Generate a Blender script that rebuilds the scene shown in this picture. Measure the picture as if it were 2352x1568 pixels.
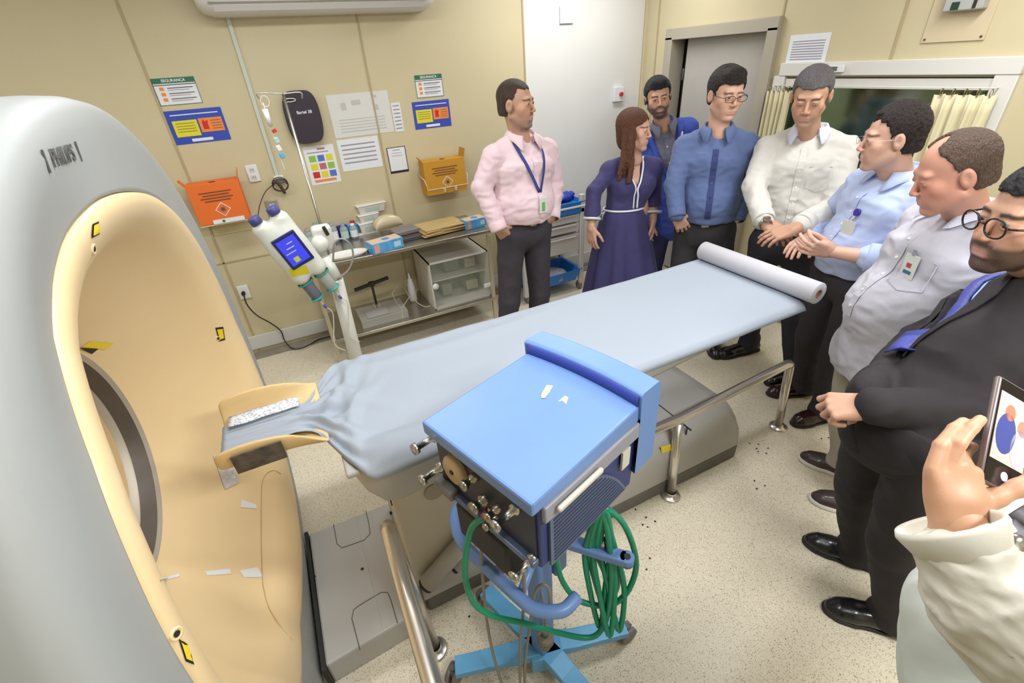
import bpy, bmesh, math, random
import numpy as np
from mathutils import Vector, Matrix, Euler, noise

for o in list(bpy.data.objects):
    bpy.data.objects.remove(o)
SC = bpy.context.scene
COL = SC.collection
rad = math.radians

# ------------------------------------------------------------------ camera
CAMF, CX, CY = 1060.0, 1176.0, 784.0
YAW, PITCH, ROLL, CAMH = rad(24.5), rad(31.3), rad(-4.1), 1.8
_f = np.array([math.sin(YAW)*math.cos(PITCH), math.cos(YAW)*math.cos(PITCH), -math.sin(PITCH)])
_r = np.array([math.cos(YAW), -math.sin(YAW), 0.0])
_u = np.cross(_r, _f)
_r2 = math.cos(ROLL)*_r + math.sin(ROLL)*_u
_u2 = -math.sin(ROLL)*_r + math.cos(ROLL)*_u
CAMM = np.array([_r2, _u2, -_f]).T
camd = bpy.data.cameras.new('camera')
cam = bpy.data.objects.new('camera', camd)
COL.objects.link(cam)
camd.sensor_width = 36.0
camd.lens = CAMF/2352.0*36.0
camd.clip_start = 0.02
mw = Matrix([list(CAMM[i])+[0] for i in range(3)]+[[0, 0, 0, 1]])
mw.translation = (0, 0, CAMH)
cam.matrix_world = mw
SC.camera = cam

# ------------------------------------------------------------------ light
SC.view_settings.view_transform = 'Standard'
SC.view_settings.look = 'None'
SC.view_settings.gamma = 1.0
SC.view_settings.use_curve_mapping = False
SC.view_settings.exposure = -0.38
wld = bpy.data.worlds.new('world')
SC.world = wld
wld.use_nodes = True
wld.node_tree.nodes['Background'].inputs[0].default_value = (0.9, 0.95, 1, 1)
wld.node_tree.nodes['Background'].inputs[1].default_value = 0.3

def area_light(loc, sx, sy, power, col=(1, 1, 1), rot=(0, 0, 0), spread=180):
    d = bpy.data.lights.new('ceiling_light_lamp', 'AREA')
    d.shape = 'RECTANGLE'
    d.size, d.size_y, d.energy, d.color = sx, sy, power, col
    d.spread = rad(spread)
    o = bpy.data.objects.new('ceiling_light_lamp', d)
    COL.objects.link(o)
    o.location = loc
    o.rotation_euler = rot
    return o

CEIL = 2.55
LAMPS = [(0.3, 0.9, 30), (2.1, 0.9, 38), (0.2, 2.4, 24), (2.15, 3.0, 27), (-1.4, 2.3, 26), (1.1, -0.6, 76)]
for lx, ly, lp in LAMPS:
    area_light((lx, ly, CEIL-0.075), 1.15, 0.24, lp, (0.96, 0.98, 1.0))

# ------------------------------------------------------------------ helpers
def ray(px, py):
    return CAMM @ np.array([(px-CX)/CAMF, -(py-CY)/CAMF, -1.0])

def P(px, py, x=None, y=None, z=None, d=None):
    r = ray(px, py)
    if x is not None: t = x/r[0]
    elif y is not None: t = y/r[1]
    elif z is not None: t = (z-CAMH)/r[2]
    else: t = d
    return Vector((r[0]*t, r[1]*t, r[2]*t+CAMH))

def s2l(c):
    c = c/255.0
    return c/12.92 if c <= 0.04045 else ((c+0.055)/1.055)**2.4

def rgb(r, g, b):
    return (s2l(r), s2l(g), s2l(b), 1.0)

MATS = {}
def M(name, col=(200, 200, 200), rough=0.5, metal=0.0, bump=0.0, bscale=60.0, var=0.0, vscale=5.0,
      emit=None, estr=1.0, alpha=None, trans=0.0, spec=None, coat=0.0, sss=0.0, attr=None, stretch=None, sheen=0.0, ridge=False):
    if name in MATS:
        return MATS[name]
    m = bpy.data.materials.new(name)
    MATS[name] = m
    m.use_nodes = True
    nt = m.node_tree
    b = nt.nodes['Principled BSDF']
    c = rgb(*col)
    b.inputs['Base Color'].default_value = c
    b.inputs['Roughness'].default_value = rough
    b.inputs['Metallic'].default_value = metal
    if spec is not None: b.inputs['Specular IOR Level'].default_value = spec
    if coat: b.inputs['Coat Weight'].default_value = coat
    if trans:
        b.inputs['Transmission Weight'].default_value = trans
        b.inputs['IOR'].default_value = 1.15
    if alpha is not None: b.inputs['Alpha'].default_value = alpha
    if sheen: b.inputs['Sheen Weight'].default_value = sheen
    if sss:
        b.inputs['Subsurface Weight'].default_value = sss
        b.inputs['Subsurface Radius'].default_value = (0.012, 0.005, 0.003)
        b.inputs['Subsurface Scale'].default_value = 1.0
    if emit:
        b.inputs['Emission Color'].default_value = rgb(*emit)
        b.inputs['Emission Strength'].default_value = estr
    tc = nt.nodes.new('ShaderNodeTexCoord')
    src = tc.outputs['Object']
    if stretch:
        mp = nt.nodes.new('ShaderNodeMapping')
        mp.inputs['Scale'].default_value = stretch
        nt.links.new(src, mp.inputs['Vector'])
        src = mp.outputs['Vector']
    colsrc = None
    if attr:
        a = nt.nodes.new('ShaderNodeAttribute')
        a.attribute_name = attr
        colsrc = a.outputs['Color']
    if var:
        n = nt.nodes.new('ShaderNodeTexNoise')
        n.inputs['Scale'].default_value = vscale
        n.inputs['Detail'].default_value = 4
        nt.links.new(src, n.inputs['Vector'])
        mr = nt.nodes.new('ShaderNodeMapRange')
        mr.inputs['From Min'].default_value = 0.3
        mr.inputs['From Max'].default_value = 0.7
        mr.inputs['To Min'].default_value = 1-var
        mr.inputs['To Max'].default_value = 1+var
        nt.links.new(n.outputs['Fac'], mr.inputs['Value'])
        mx = nt.nodes.new('ShaderNodeVectorMath')
        mx.operation = 'SCALE'
        mx.inputs[0].default_value = c[:3]
        if colsrc: nt.links.new(colsrc, mx.inputs[0])
        nt.links.new(mr.outputs['Result'], mx.inputs['Scale'])
        colsrc = mx.outputs[0]
    if colsrc:
        nt.links.new(colsrc, b.inputs['Base Color'])
    if bump:
        n = nt.nodes.new('ShaderNodeTexNoise')
        n.inputs['Scale'].default_value = bscale
        n.inputs['Detail'].default_value = 5
        if ridge:
            n.noise_type = 'RIDGED_MULTIFRACTAL'
            n.inputs['Detail'].default_value = 2.5
            n.inputs['Distortion'].default_value = 0.6
        nt.links.new(src, n.inputs['Vector'])
        bp = nt.nodes.new('ShaderNodeBump')
        bp.inputs['Strength'].default_value = bump
        bp.inputs['Distance'].default_value = 0.02
        nt.links.new(n.outputs['Fac'], bp.inputs['Height'])
        nt.links.new(bp.outputs['Normal'], b.inputs['Normal'])
    return m

def tag(o, label=None, cat=None, group=None, kind=None):
    if label: o['label'] = label
    if cat: o['category'] = cat
    if group: o['group'] = group
    if kind: o['kind'] = kind
    return o

def thing(name, label, cat, loc=(0, 0, 0), rotz=0.0, group=None, rot=None):
    o = bpy.data.objects.new(name, None)
    COL.objects.link(o)
    o.empty_display_size = 0.05
    o.location = loc
    o.rotation_euler = rot if rot else (0, 0, rotz)
    tag(o, label, cat, group)
    return o

def link_mesh(name, me, mat=None, parent=None, world=False, smooth=False, mats=None):
    """link a mesh as one object. world=True: the vertices are world coordinates."""
    o = bpy.data.objects.new(name, me)
    COL.objects.link(o)
    if mats:
        for m in mats: me.materials.append(m)
    elif mat:
        me.materials.append(mat)
    if smooth:
        me.polygons.foreach_set('use_smooth', [True]*len(me.polygons))
    if parent:
        o.parent = parent
        if world:
            pm = Matrix.Identity(4)
            q = parent
            chain = []
            while q:
                chain.append(q)
                q = q.parent
            for q in reversed(chain):
                pm = pm @ q.matrix_parent_inverse @ Matrix.LocRotScale(q.location, q.rotation_euler, q.scale)
            me.transform(pm.inverted())
    me.update()
    return o

class MB:
    """collects shapes into one bmesh"""
    def __init__(s):
        s.bm = bmesh.new()
        s.mi = 0
    def _tag(s, faces, smooth=False):
        for f in faces:
            f.material_index = s.mi
            f.smooth = smooth
    def box(s, c, d, rot=None, bev=0.0, seg=2, M4=None):
        m = Matrix.LocRotScale(Vector(c), Euler(rot) if rot else None, Vector(d))
        if M4: m = M4 @ m
        r = bmesh.ops.create_cube(s.bm, size=1.0, matrix=m)
        fs = set(f for v in r['verts'] for f in v.link_faces)
        s._tag(fs)
        if bev > 0:
            es = set(e for v in r['verts'] for e in v.link_edges)
            rr = bmesh.ops.bevel(s.bm, geom=list(es), offset=bev, segments=seg, profile=0.5, affect='EDGES', clamp_overlap=True)
            s._tag(rr['faces'], True)
        return s
    def cyl(s, a, b, r, r2=None, seg=20, cap=True, smooth=True):
        a, b = Vector(a), Vector(b)
        r2 = r if r2 is None else r2
        q = (b-a).to_track_quat('Z', 'Y').to_matrix()
        va, vb = [], []
        for i in range(seg):
            t = 2*math.pi*i/seg
            dv = q @ Vector((math.cos(t), math.sin(t), 0))
            va.append(s.bm.verts.new(a+dv*r))
            vb.append(s.bm.verts.new(b+dv*r2))
        fs = [s.bm.faces.new((va[i], va[(i+1) % seg], vb[(i+1) % seg], vb[i])) for i in range(seg)]
        s._tag(fs, smooth)
        if cap:
            s._tag([s.bm.faces.new(va[::-1]), s.bm.faces.new(vb)])
        return s
    def tube(s, pts, r, seg=10, closed=False, cap=True, sub=0, flat=None):
        pts = [Vector(p) for p in pts]
        if sub: pts = spline(pts, sub, closed)
        n = len(pts)
        rs = r if isinstance(r, (list, tuple)) else None
        rings = []
        prev = None
        for i, p in enumerate(pts):
            if closed: t = pts[(i+1) % n]-pts[i-1]
            else: t = pts[min(i+1, n-1)]-pts[max(i-1, 0)]
            if t.length < 1e-9: t = Vector((0, 0, 1))
            t.normalize()
            if prev is None:
                up = Vector((0, 0, 1)) if abs(t.z) < 0.9 else Vector((1, 0, 0))
                u = t.cross(up).normalized()
            else:
                u = (prev-t*prev.dot(t))
                u = u.normalized() if u.length > 1e-6 else t.orthogonal().normalized()
            prev = u
            w = t.cross(u)
            rr = (rs[int(i*(len(rs)-1)/(n-1)+0.5)] if rs else r)
            k = flat if flat else 1.0
            rings.append([s.bm.verts.new(p+u*math.cos(2*math.pi*j/seg)*rr+w*math.sin(2*math.pi*j/seg)*rr*k) for j in range(seg)])
        fs = []
        for i in range(n if closed else n-1):
            A, B = rings[i], rings[(i+1) % n]
            for j in range(seg):
                fs.append(s.bm.faces.new((A[j], A[(j+1) % seg], B[(j+1) % seg], B[j])))
        s._tag(fs, True)
        if cap and not closed:
            s._tag([s.bm.faces.new(rings[0][::-1]), s.bm.faces.new(rings[-1])])
        return s
    def lathe(s, prof, a=(0, 0, 0), axis=(0, 0, 1), seg=28):
        q = Vector(axis).to_track_quat('Z', 'Y').to_matrix()
        rings = []
        for r, h in prof:
            rings.append([s.bm.verts.new(Vector(a)+q @ Vector((math.cos(2*math.pi*j/seg)*max(r, 1e-4), math.sin(2*math.pi*j/seg)*max(r, 1e-4), h))) for j in range(seg)])
        fs = []
        for A, B in zip(rings[:-1], rings[1:]):
            for j in range(seg):
                fs.append(s.bm.faces.new((A[j], A[(j+1) % seg], B[(j+1) % seg], B[j])))
        s._tag(fs, True)
        return s
    def prism(s, pts, vec, smooth=False):
        """extrude a closed outline (list of 3D points) along vec"""
        vec = Vector(vec)
        A = [s.bm.verts.new(Vector(p)) for p in pts]
        B = [s.bm.verts.new(Vector(p)+vec) for p in pts]
        n = len(A)
        fs = [s.bm.faces.new((A[i], A[(i+1) % n], B[(i+1) % n], B[i])) for i in range(n)]
        s._tag(fs, smooth)
        s._tag([s.bm.faces.new(A[::-1]), s.bm.faces.new(B)])
        return s
    def grid(s, rows, smooth=True, closed=False):
        R = [[s.bm.verts.new(Vector(p)) for p in row] for row in rows]
        fs = []
        for A, B in zip(R[:-1], R[1:]):
            m = len(A)
            for j in range(m if closed else m-1):
                fs.append(s.bm.faces.new((A[j], A[(j+1) % m], B[(j+1) % m], B[j])))
        s._tag(fs, smooth)
        return s
    def ball(s, c, r, rot=None, seg=16):
        rr = r if isinstance(r, (tuple, list)) else (r, r, r)
        m = Matrix.LocRotScale(Vector(c), Euler(rot) if rot else None, Vector(rr))
        x = bmesh.ops.create_uvsphere(s.bm, u_segments=seg, v_segments=max(6, seg//2), radius=1.0, matrix=m)
        s._tag(set(f for v in x['verts'] for f in v.link_faces), True)
        return s
    def quad(s, a, b, c, d):
        s._tag([s.bm.faces.new([s.bm.verts.new(Vector(p)) for p in (a, b, c, d)])])
        return s
    def build(s, name, mat=None, parent=None, world=False, mats=None, solid=0.0, subd=0, bevel=0.0):
        bmesh.ops.recalc_face_normals(s.bm, faces=s.bm.faces)
        me = bpy.data.meshes.new(name)
        s.bm.to_mesh(me)
        s.bm.free()
        o = link_mesh(name, me, mat, parent, world, False, mats)
        if solid:
            m = o.modifiers.new('solid', 'SOLIDIFY')
            m.thickness = solid
            m.offset = 0
        if bevel:
            m = o.modifiers.new('bevel', 'BEVEL')
            m.width = bevel
            m.segments = 2
            m.limit_method = 'ANGLE'
        if subd:
            m = o.modifiers.new('sub', 'SUBSURF')
            m.levels = m.render_levels = subd
        return o

def spline(pts, sub=6, closed=False):
    pts = [Vector(p) for p in pts]
    n = len(pts)
    out = []
    for i in range(n if closed else n-1):
        p1, p2 = pts[i], pts[(i+1) % n]
        p0 = pts[i-1] if (closed or i > 0) else p1*2-p2
        p3 = pts[(i+2) % n] if (closed or i+2 < n) else p2*2-p1
        for k in range(sub):
            t = k/sub
            out.append(0.5*((2*p1)+(p2-p0)*t+(2*p0-5*p1+4*p2-p3)*t*t+(3*p1-p0-3*p2+p3)*t*t*t))
    if not closed: out.append(pts[-1])
    return out

_dg = None
def text_mesh(body, size, font_bold=False, depth=0.0004, align='CENTER'):
    c = bpy.data.curves.new('lettering', 'FONT')
    c.body = body
    c.size = size
    c.extrude = depth
    c.align_x = align
    c.align_y = 'CENTER'
    if font_bold: c.offset = size*0.02
    o = bpy.data.objects.new('lettering', c)
    COL.objects.link(o)
    bpy.context.view_layer.update()
    me = bpy.data.meshes.new_from_object(o.evaluated_get(bpy.context.evaluated_depsgraph_get()))
    bpy.data.objects.remove(o)
    return me

def text_on(name, body, size, frame, mat, parent, world=True, bold=True, sx=1.0, align='CENTER'):
    """frame: 4x4 matrix, x = reading direction, y = up, z = out of the surface"""
    me = text_mesh(body, size, bold, align=align)
    me.transform(frame @ Matrix.Diagonal((sx, 1, 1, 1)))
    return link_mesh(name, me, mat, parent, world)

def frame(o, x, y, out=0.001):
    x = Vector(x).normalized()
    y = Vector(y)
    z = x.cross(y).normalized()
    y = z.cross(x)
    m = Matrix((x, y, z)).transposed().to_4x4()
    m.translation = Vector(o)+z*out
    return m

def az(a): return Vector((math.cos(rad(a)), math.sin(rad(a)), 0))
UP = Vector((0, 0, 1))

# ------------------------------------------------------------------ SDF bodies
class SDF:
    """smooth union of tapered capsules and ellipsoids, meshed by surface nets"""
    def __init__(s, h=0.008, k=0.03):
        s.h, s.k, s.pr = h, k, []
    def cap(s, a, b, ra, rb=None, k=None, wide=None, wf=1.0, op='+'):
        s.pr.append((op, 'c', np.array(a, float), np.array(b, float), ra, ra if rb is None else rb, s.k if k is None else k,
                     None if wide is None else np.array(wide, float)/np.linalg.norm(wide), wf))
        return s
    def ell(s, c, r, R=None, k=None, op='+'):
        s.pr.append((op, 'e', np.array(c, float), np.array(r, float), np.eye(3) if R is None else np.array(R, float), 0, s.k if k is None else k, None, 1.0))
        return s
    def cut(s, pt, n, k=0.002):
        """keep the side where (p-pt).n < 0"""
        n = np.array(n, float)
        s.pr.append(('cut', 'p', np.array(pt, float), n/np.linalg.norm(n), 0, 0, k, None, 1.0))
        return s
    def fn(s, f, k=0.002):
        """intersect with f(X,Y,Z) < 0"""
        s.pr.append(('cut', 'f', f, None, 0, 0, k, None, 1.0))
        return s
    def mesh(s):
        lo, hi = np.full(3, 1e9), np.full(3, -1e9)
        boxes = []
        for q in s.pr:
            if q[1] == 'c':
                rr = max(q[4], q[5])*max(1, q[8])
                l, u = np.minimum(q[2], q[3])-rr, np.maximum(q[2], q[3])+rr
            elif q[1] == 'e':
                ext = np.sqrt(((q[4].T*q[3][:, None])**2).sum(0))
                l, u = q[2]-ext, q[2]+ext
            else:
                boxes.append(None); continue
            boxes.append((l-q[6]-2*s.h, u+q[6]+2*s.h))
            if q[0] == '+':
                lo, hi = np.minimum(lo, l), np.maximum(hi, u)
        h = s.h
        lo = lo-3*h
        n = np.ceil((hi+3*h-lo)/h).astype(int)+1
        D = np.full(n, 0.08, np.float32)
        for q, bx in zip(s.pr, boxes):
            if bx is None:
                i0, i1 = np.zeros(3, int), n
            else:
                i0 = np.clip(np.floor((bx[0]-lo)/h).astype(int), 0, n)
                i1 = np.clip(np.ceil((bx[1]-lo)/h).astype(int)+1, 0, n)
                if (i1 <= i0).any(): continue
            X = (lo[0]+h*np.arange(i0[0], i1[0]))[:, None, None].astype(np.float32)
            Y = (lo[1]+h*np.arange(i0[1], i1[1]))[None, :, None].astype(np.float32)
            Z = (lo[2]+h*np.arange(i0[2], i1[2]))[None, None, :].astype(np.float32)
            k = q[6]
            if q[1] == 'c':
                a, b, ra, rb, w, wf = q[2], q[3], q[4], q[5], q[7], q[8]
                x, y, z = X-a[0], Y-a[1], Z-a[2]
                ab = b-a
                if w is not None:
                    dd = (x*w[0]+y*w[1]+z*w[2])*(1-1/wf)
                    x, y, z = x-dd*w[0], y-dd*w[1], z-dd*w[2]
                    ab = ab-w*(ab@w)*(1-1/wf)
                L = max(float(ab@ab), 1e-12)
                t = np.clip((x*ab[0]+y*ab[1]+z*ab[2])/L, 0, 1)
                d = np.sqrt((x-t*ab[0])**2+(y-t*ab[1])**2+(z-t*ab[2])**2)-(ra+t*(rb-ra))
            elif q[1] == 'e':
                c, r, R = q[2], q[3], q[4]
                x, y, z = X-c[0], Y-c[1], Z-c[2]
                u = [(x*R[0, i]+y*R[1, i]+z*R[2, i])/r[i] for i in range(3)]
                k0 = np.sqrt(u[0]**2+u[1]**2+u[2]**2)
                k1 = np.sqrt((u[0]/r[0])**2+(u[1]/r[1])**2+(u[2]/r[2])**2)+1e-9
                d = k0*(k0-1)/k1
                d = np.where(k0 < 1e-3, -r.min(), d)
            elif q[1] == 'p':
                c, nn = q[2], q[3]
                d = (X-c[0])*nn[0]+(Y-c[1])*nn[1]+(Z-c[2])*nn[2]
            else:
                d = q[2](X, Y, Z)
            sl = tuple(slice(i0[i], i1[i]) for i in range(3))
            A = D[sl]
            if q[0] == '+':
                hh = np.clip(0.5+0.5*(A-d)/k, 0, 1)
                D[sl] = A*(1-hh)+d*hh-k*hh*(1-hh)
            else:
                if q[0] == '-': d = -d
                hh = np.clip(0.5-0.5*(A-d)/k, 0, 1)
                D[sl] = A*(1-hh)+d*hh+k*hh*(1-hh)
        return surf_nets(D, lo, h)

def surf_nets(D, lo, h):
    S = D < 0
    nx, ny, nz = D.shape
    c = np.zeros((nx-1, ny-1, nz-1), np.uint8)
    for dx in (0, 1):
        for dy in (0, 1):
            for dz in (0, 1):
                c += S[dx:nx-1+dx, dy:ny-1+dy, dz:nz-1+dz]
    act = (c > 0) & (c < 8)
    idx = np.argwhere(act)
    vid = np.full(act.shape, -1, np.int64)
    vid[act] = np.arange(len(idx))
    acc = np.zeros((len(idx), 3))
    cnt = np.zeros(len(idx))
    corners = [(a, b, e) for a in (0, 1) for b in (0, 1) for e in (0, 1)]
    I, J, K = idx.T
    for p in corners:
        for ax in range(3):
            if p[ax]: continue
            q = list(p); q[ax] = 1
            da = D[I+p[0], J+p[1], K+p[2]]
            db = D[I+q[0], J+q[1], K+q[2]]
            m = (da < 0) != (db < 0)
            t = da/(da-db+1e-12)
            pos = np.tile(np.array(p, float), (len(idx), 1))
            pos[:, ax] = t
            acc[m] += pos[m]
            cnt[m] += 1
    V = (idx+acc/np.maximum(cnt, 1)[:, None])*h+lo
    F = []
    for ax in range(3):
        sl0 = [slice(1, -1)]*3; sl1 = [slice(1, -1)]*3
        sl0[ax] = slice(0, -1); sl1[ax] = slice(1, None)
        a = S[tuple(sl0)]; b = S[tuple(sl1)]
        for flip, m in ((False, a & ~b), (True, ~a & b)):
            g = np.argwhere(m)
            if not len(g): continue
            off = np.ones(3, int); off[ax] = 0
            g = g+off
            o1, o2 = [(1, 2), (2, 0), (0, 1)][ax]
            e1 = np.zeros(3, int); e1[o1] = 1
            e2 = np.zeros(3, int); e2[o2] = 1
            q = [g-e1-e2, g-e2, g, g-e1]
            ids = np.stack([vid[w[:, 0], w[:, 1], w[:, 2]] for w in q], 1)
            if flip: ids = ids[:, ::-1]
            F.append(ids)
    F = np.concatenate(F) if F else np.zeros((0, 4), int)
    F = F[(F >= 0).all(1)]
    return V, F

def np_mesh(name, V, F, col=None):
    me = bpy.data.meshes.new(name)
    me.vertices.add(len(V))
    me.vertices.foreach_set('co', np.asarray(V, np.float32).ravel())
    me.loops.add(len(F)*4)
    me.loops.foreach_set('vertex_index', np.asarray(F, np.int32).ravel())
    me.polygons.add(len(F))
    me.polygons.foreach_set('loop_start', np.arange(len(F), dtype=np.int32)*4)
    me.polygons.foreach_set('loop_total', np.full(len(F), 4, np.int32))
    me.update(calc_edges=True)
    me.polygons.foreach_set('use_smooth', np.ones(len(F), bool))
    if col is not None:
        a = me.color_attributes.new('tint', 'FLOAT_COLOR', 'POINT')
        a.data.foreach_set('color', np.c_[col, np.ones(len(col))].astype(np.float32).ravel())
    return me

def joinVF(parts):
    V, F, C, n = [], [], [], 0
    for p in parts:
        V.append(p[0]); F.append(p[1]+n); n += len(p[0])
        if len(p) > 2: C.append(p[2])
    return (np.concatenate(V), np.concatenate(F)) + ((np.concatenate(C),) if C else ())

def sdf_obj(name, sdf, mat, parent, smooth_it=0, disp=None):
    V, F = sdf.mesh()
    me = np_mesh(name, V, F)
    if disp: wrinkle(me, *disp)
    o = link_mesh(name, me, mat, parent, True)
    if smooth_it:
        m = o.modifiers.new('smooth', 'SMOOTH')
        m.factor = 0.5
        m.iterations = smooth_it
    return o

def wrinkle(me, amp, freq, axis=None, seed=0.0):
    """folds: ridged noise along the normal"""
    n = len(me.vertices)
    co = np.empty(n*3, np.float32)
    me.vertices.foreach_get('co', co)
    co = co.reshape(-1, 3)
    no = np.empty(n*3, np.float32)
    me.vertex_normals.foreach_get('vector', no)
    no = no.reshape(-1, 3)
    fr = np.array(axis if axis is not None else (1, 1, 1), float)*freq
    q = co*fr+seed
    d = np.empty(n)
    nz = noise.noise
    for i in range(n):
        p = q[i]
        d[i] = nz((p[0], p[1], p[2]))+0.5*nz((p[0]*2.3+7, p[1]*2.3, p[2]*2.3))
    d = 1-2*np.abs(d)
    co = co+no*(d*amp)[:, None]
    me.vertices.foreach_set('co', co.astype(np.float32).ravel())
    me.update()
# ------------------------------------------------------------------ the room
D, RX, LX, FY = 3.594, 3.05, -2.7, -1.7

def floor_mat():
    m = bpy.data.materials.new('terrazzo')
    m.use_nodes = True
    nt = m.node_tree
    b = nt.nodes['Principled BSDF']
    tc = nt.nodes.new('ShaderNodeTexCoord')
    def vor(scale, lo, hi):
        v = nt.nodes.new('ShaderNodeTexVoronoi')
        v.inputs['Scale'].default_value = scale
        v.inputs['Randomness'].default_value = 1
        nt.links.new(tc.outputs['Object'], v.inputs['Vector'])
        n = nt.nodes.new('ShaderNodeTexWhiteNoise')
        nt.links.new(v.outputs['Position'], n.inputs['Vector'])
        g = nt.nodes.new('ShaderNodeMath'); g.operation = 'GREATER_THAN'
        g.inputs[1].default_value = hi
        nt.links.new(n.outputs['Value'], g.inputs[0])
        l = nt.nodes.new('ShaderNodeMath'); l.operation = 'LESS_THAN'
        l.inputs[1].default_value = lo
        nt.links.new(v.outputs['Distance'], l.inputs[0])
        q = nt.nodes.new('ShaderNodeMath'); q.operation = 'MULTIPLY'
        nt.links.new(g.outputs[0], q.inputs[0]); nt.links.new(l.outputs[0], q.inputs[1])
        return q.outputs[0]
    cur = None
    def mix(fac, a, c):
        x = nt.nodes.new('ShaderNodeMix'); x.data_type = 'RGBA'
        if isinstance(fac, float): x.inputs[0].default_value = fac
        else: nt.links.new(fac, x.inputs[0])
        if isinstance(a, tuple): x.inputs[6].default_value = a
        else: nt.links.new(a, x.inputs[6])
        x.inputs[7].default_value = c
        return x.outputs[2]
    n = nt.nodes.new('ShaderNodeTexNoise'); n.inputs['Scale'].default_value = 1.2; n.inputs['Detail'].default_value = 3
    nt.links.new(tc.outputs['Object'], n.inputs['Vector'])
    base = mix(n.outputs['Fac'], rgb(214, 204, 182), rgb(222, 213, 192))
    base = mix(vor(210, 0.4, 0.55), base, rgb(230, 222, 202))
    base = mix(vor(260, 0.42, 0.72), base, rgb(168, 146, 110))
    base = mix(vor(170, 0.30, 0.90), base, rgb(150, 132, 106))
    base = mix(vor(120, 0.22, 0.955), base, rgb(104, 90, 74))
    nt.links.new(base, b.inputs['Base Color'])
    b.inputs['Roughness'].default_value = 0.38
    return m

wall_m = M('wall_panel_cream', (202, 190, 155), 0.42, var=0.03, vscale=2.0, bump=0.02, bscale=40)
grey_wall_m = M('wall_panel_pale', (222, 221, 217), 0.30, var=0.02, vscale=2.0)
seam_m = M('panel_seam', (176, 160, 124), 0.6)
white_pl = M('white_plastic', (225, 226, 226), 0.35)
trim_m = M('skirting_white', (205, 204, 200), 0.45)
cove_m = M('grey_cove', (140, 132, 118), 0.6, var=0.12, vscale=14)

def struct(o):
    o['kind'] = 'structure'
    return o

b = MB(); b.box(((LX+RX)/2, (FY+D)/2, -0.05), (RX-LX+0.6, D-FY+0.6, 0.1))
struct(b.build('floor', floor_mat()))
b = MB(); b.box(((LX+RX)/2, (FY+D)/2, CEIL+0.05), (RX-LX+0.6, D-FY+0.6, 0.1))
struct(b.build('ceiling', M('ceiling_white', (225, 222, 212), 0.7)))
b = MB()
XS = P(1200, 60, y=D).x
b.box(((LX+XS)/2, D+0.05, CEIL/2), (XS-LX, 0.1, CEIL))
b.mi = 1
b.box(((RX+XS)/2, D+0.05, CEIL/2), (RX-XS, 0.1, CEIL))
struct(b.build('wall_back', mats=[wall_m, grey_wall_m]))
b = MB(); b.box((LX-0.05, (FY+D)/2, CEIL/2), (0.1, D-FY, CEIL)); struct(b.build('wall_left', wall_m))
b = MB(); b.box(((LX+RX)/2, FY-0.05, CEIL/2), (RX-LX, 0.1, CEIL)); struct(b.build('wall_front', wall_m))
# right wall with a door opening and an observation window
dy1, dy0 = P(1548, 90, x=RX).y, P(1780, 60, x=RX).y
dz = P(1660, 74, x=RX).z
wy1, wy0 = P(1800, 175, x=RX).y-0.03, P(2325, 175, x=RX).y+0.05
wz1, wz0 = 1.60, 0.92
b = MB()
def wr(y0, y1, z0, z1): b.box((RX+0.06, (y0+y1)/2, (z0+z1)/2), (0.12, y1-y0, z1-z0))
wr(dy1, D, 0, CEIL); wr(dy0, dy1, dz, CEIL); wr(wy1, dy0, 0, CEIL)
wr(wy0, wy1, wz1, CEIL); wr(wy0, wy1, 0, wz0); wr(FY, wy0, 0, CEIL)
struct(b.build('wall_right', wall_m))

# seams of the panels
k = 0
b = MB()
for (x0, y0, x1, y1) in ((265, 5, 345, 185), (820, 45, 905, 480), (1200, 5, 1206, 190), (1481, 5, 1474, 180)):
    xx = (P(x0, y0, y=D).x+P(x1, y1, y=D).x)/2
    b.box((xx, D-0.002, CEIL/2), (0.012, 0.006, CEIL))
zz = P(560, 595, y=D).z
b.box(((LX+0.5)/2, D-0.002, zz), (0.5-LX, 0.006, 0.008))
struct(b.build('trim_1', seam_m))
b = MB()
for px, py in ((1512, 60), (1800, 30), (2065, 75)):
    yy = P(px, py, x=RX).y
    b.box((RX-0.002, yy, (CEIL+wz1)/2 if px > 1900 else CEIL/2), (0.006, 0.012, (CEIL-wz1-0.06) if px > 1900 else CEIL))
struct(b.build('trim_2', seam_m))
# corner cover strip
b = MB(); b.box((RX-0.012, D-0.012, CEIL/2), (0.024, 0.024, CEIL)); struct(b.build('trim_3', wall_m))
bz = P(670, 759, y=D-0.01).z
b = MB(); b.box(((LX+RX)/2, D-0.008, 0.075+0.02), (RX-LX, 0.016, 0.11), bev=0.004)
struct(b.build('baseboard_back', trim_m))
b = MB(); b.box(((LX+RX)/2, D-0.05, 0.004), (RX-LX-0.05, 0.10, 0.012))
struct(b.build('trim_4', cove_m))
b = MB(); b.box((RX-0.008, (FY+dy0-0.1)/2, 0.09), (0.016, dy0-0.1-FY, 0.11), bev=0.004)
struct(b.build('baseboard_right', trim_m))

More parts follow.
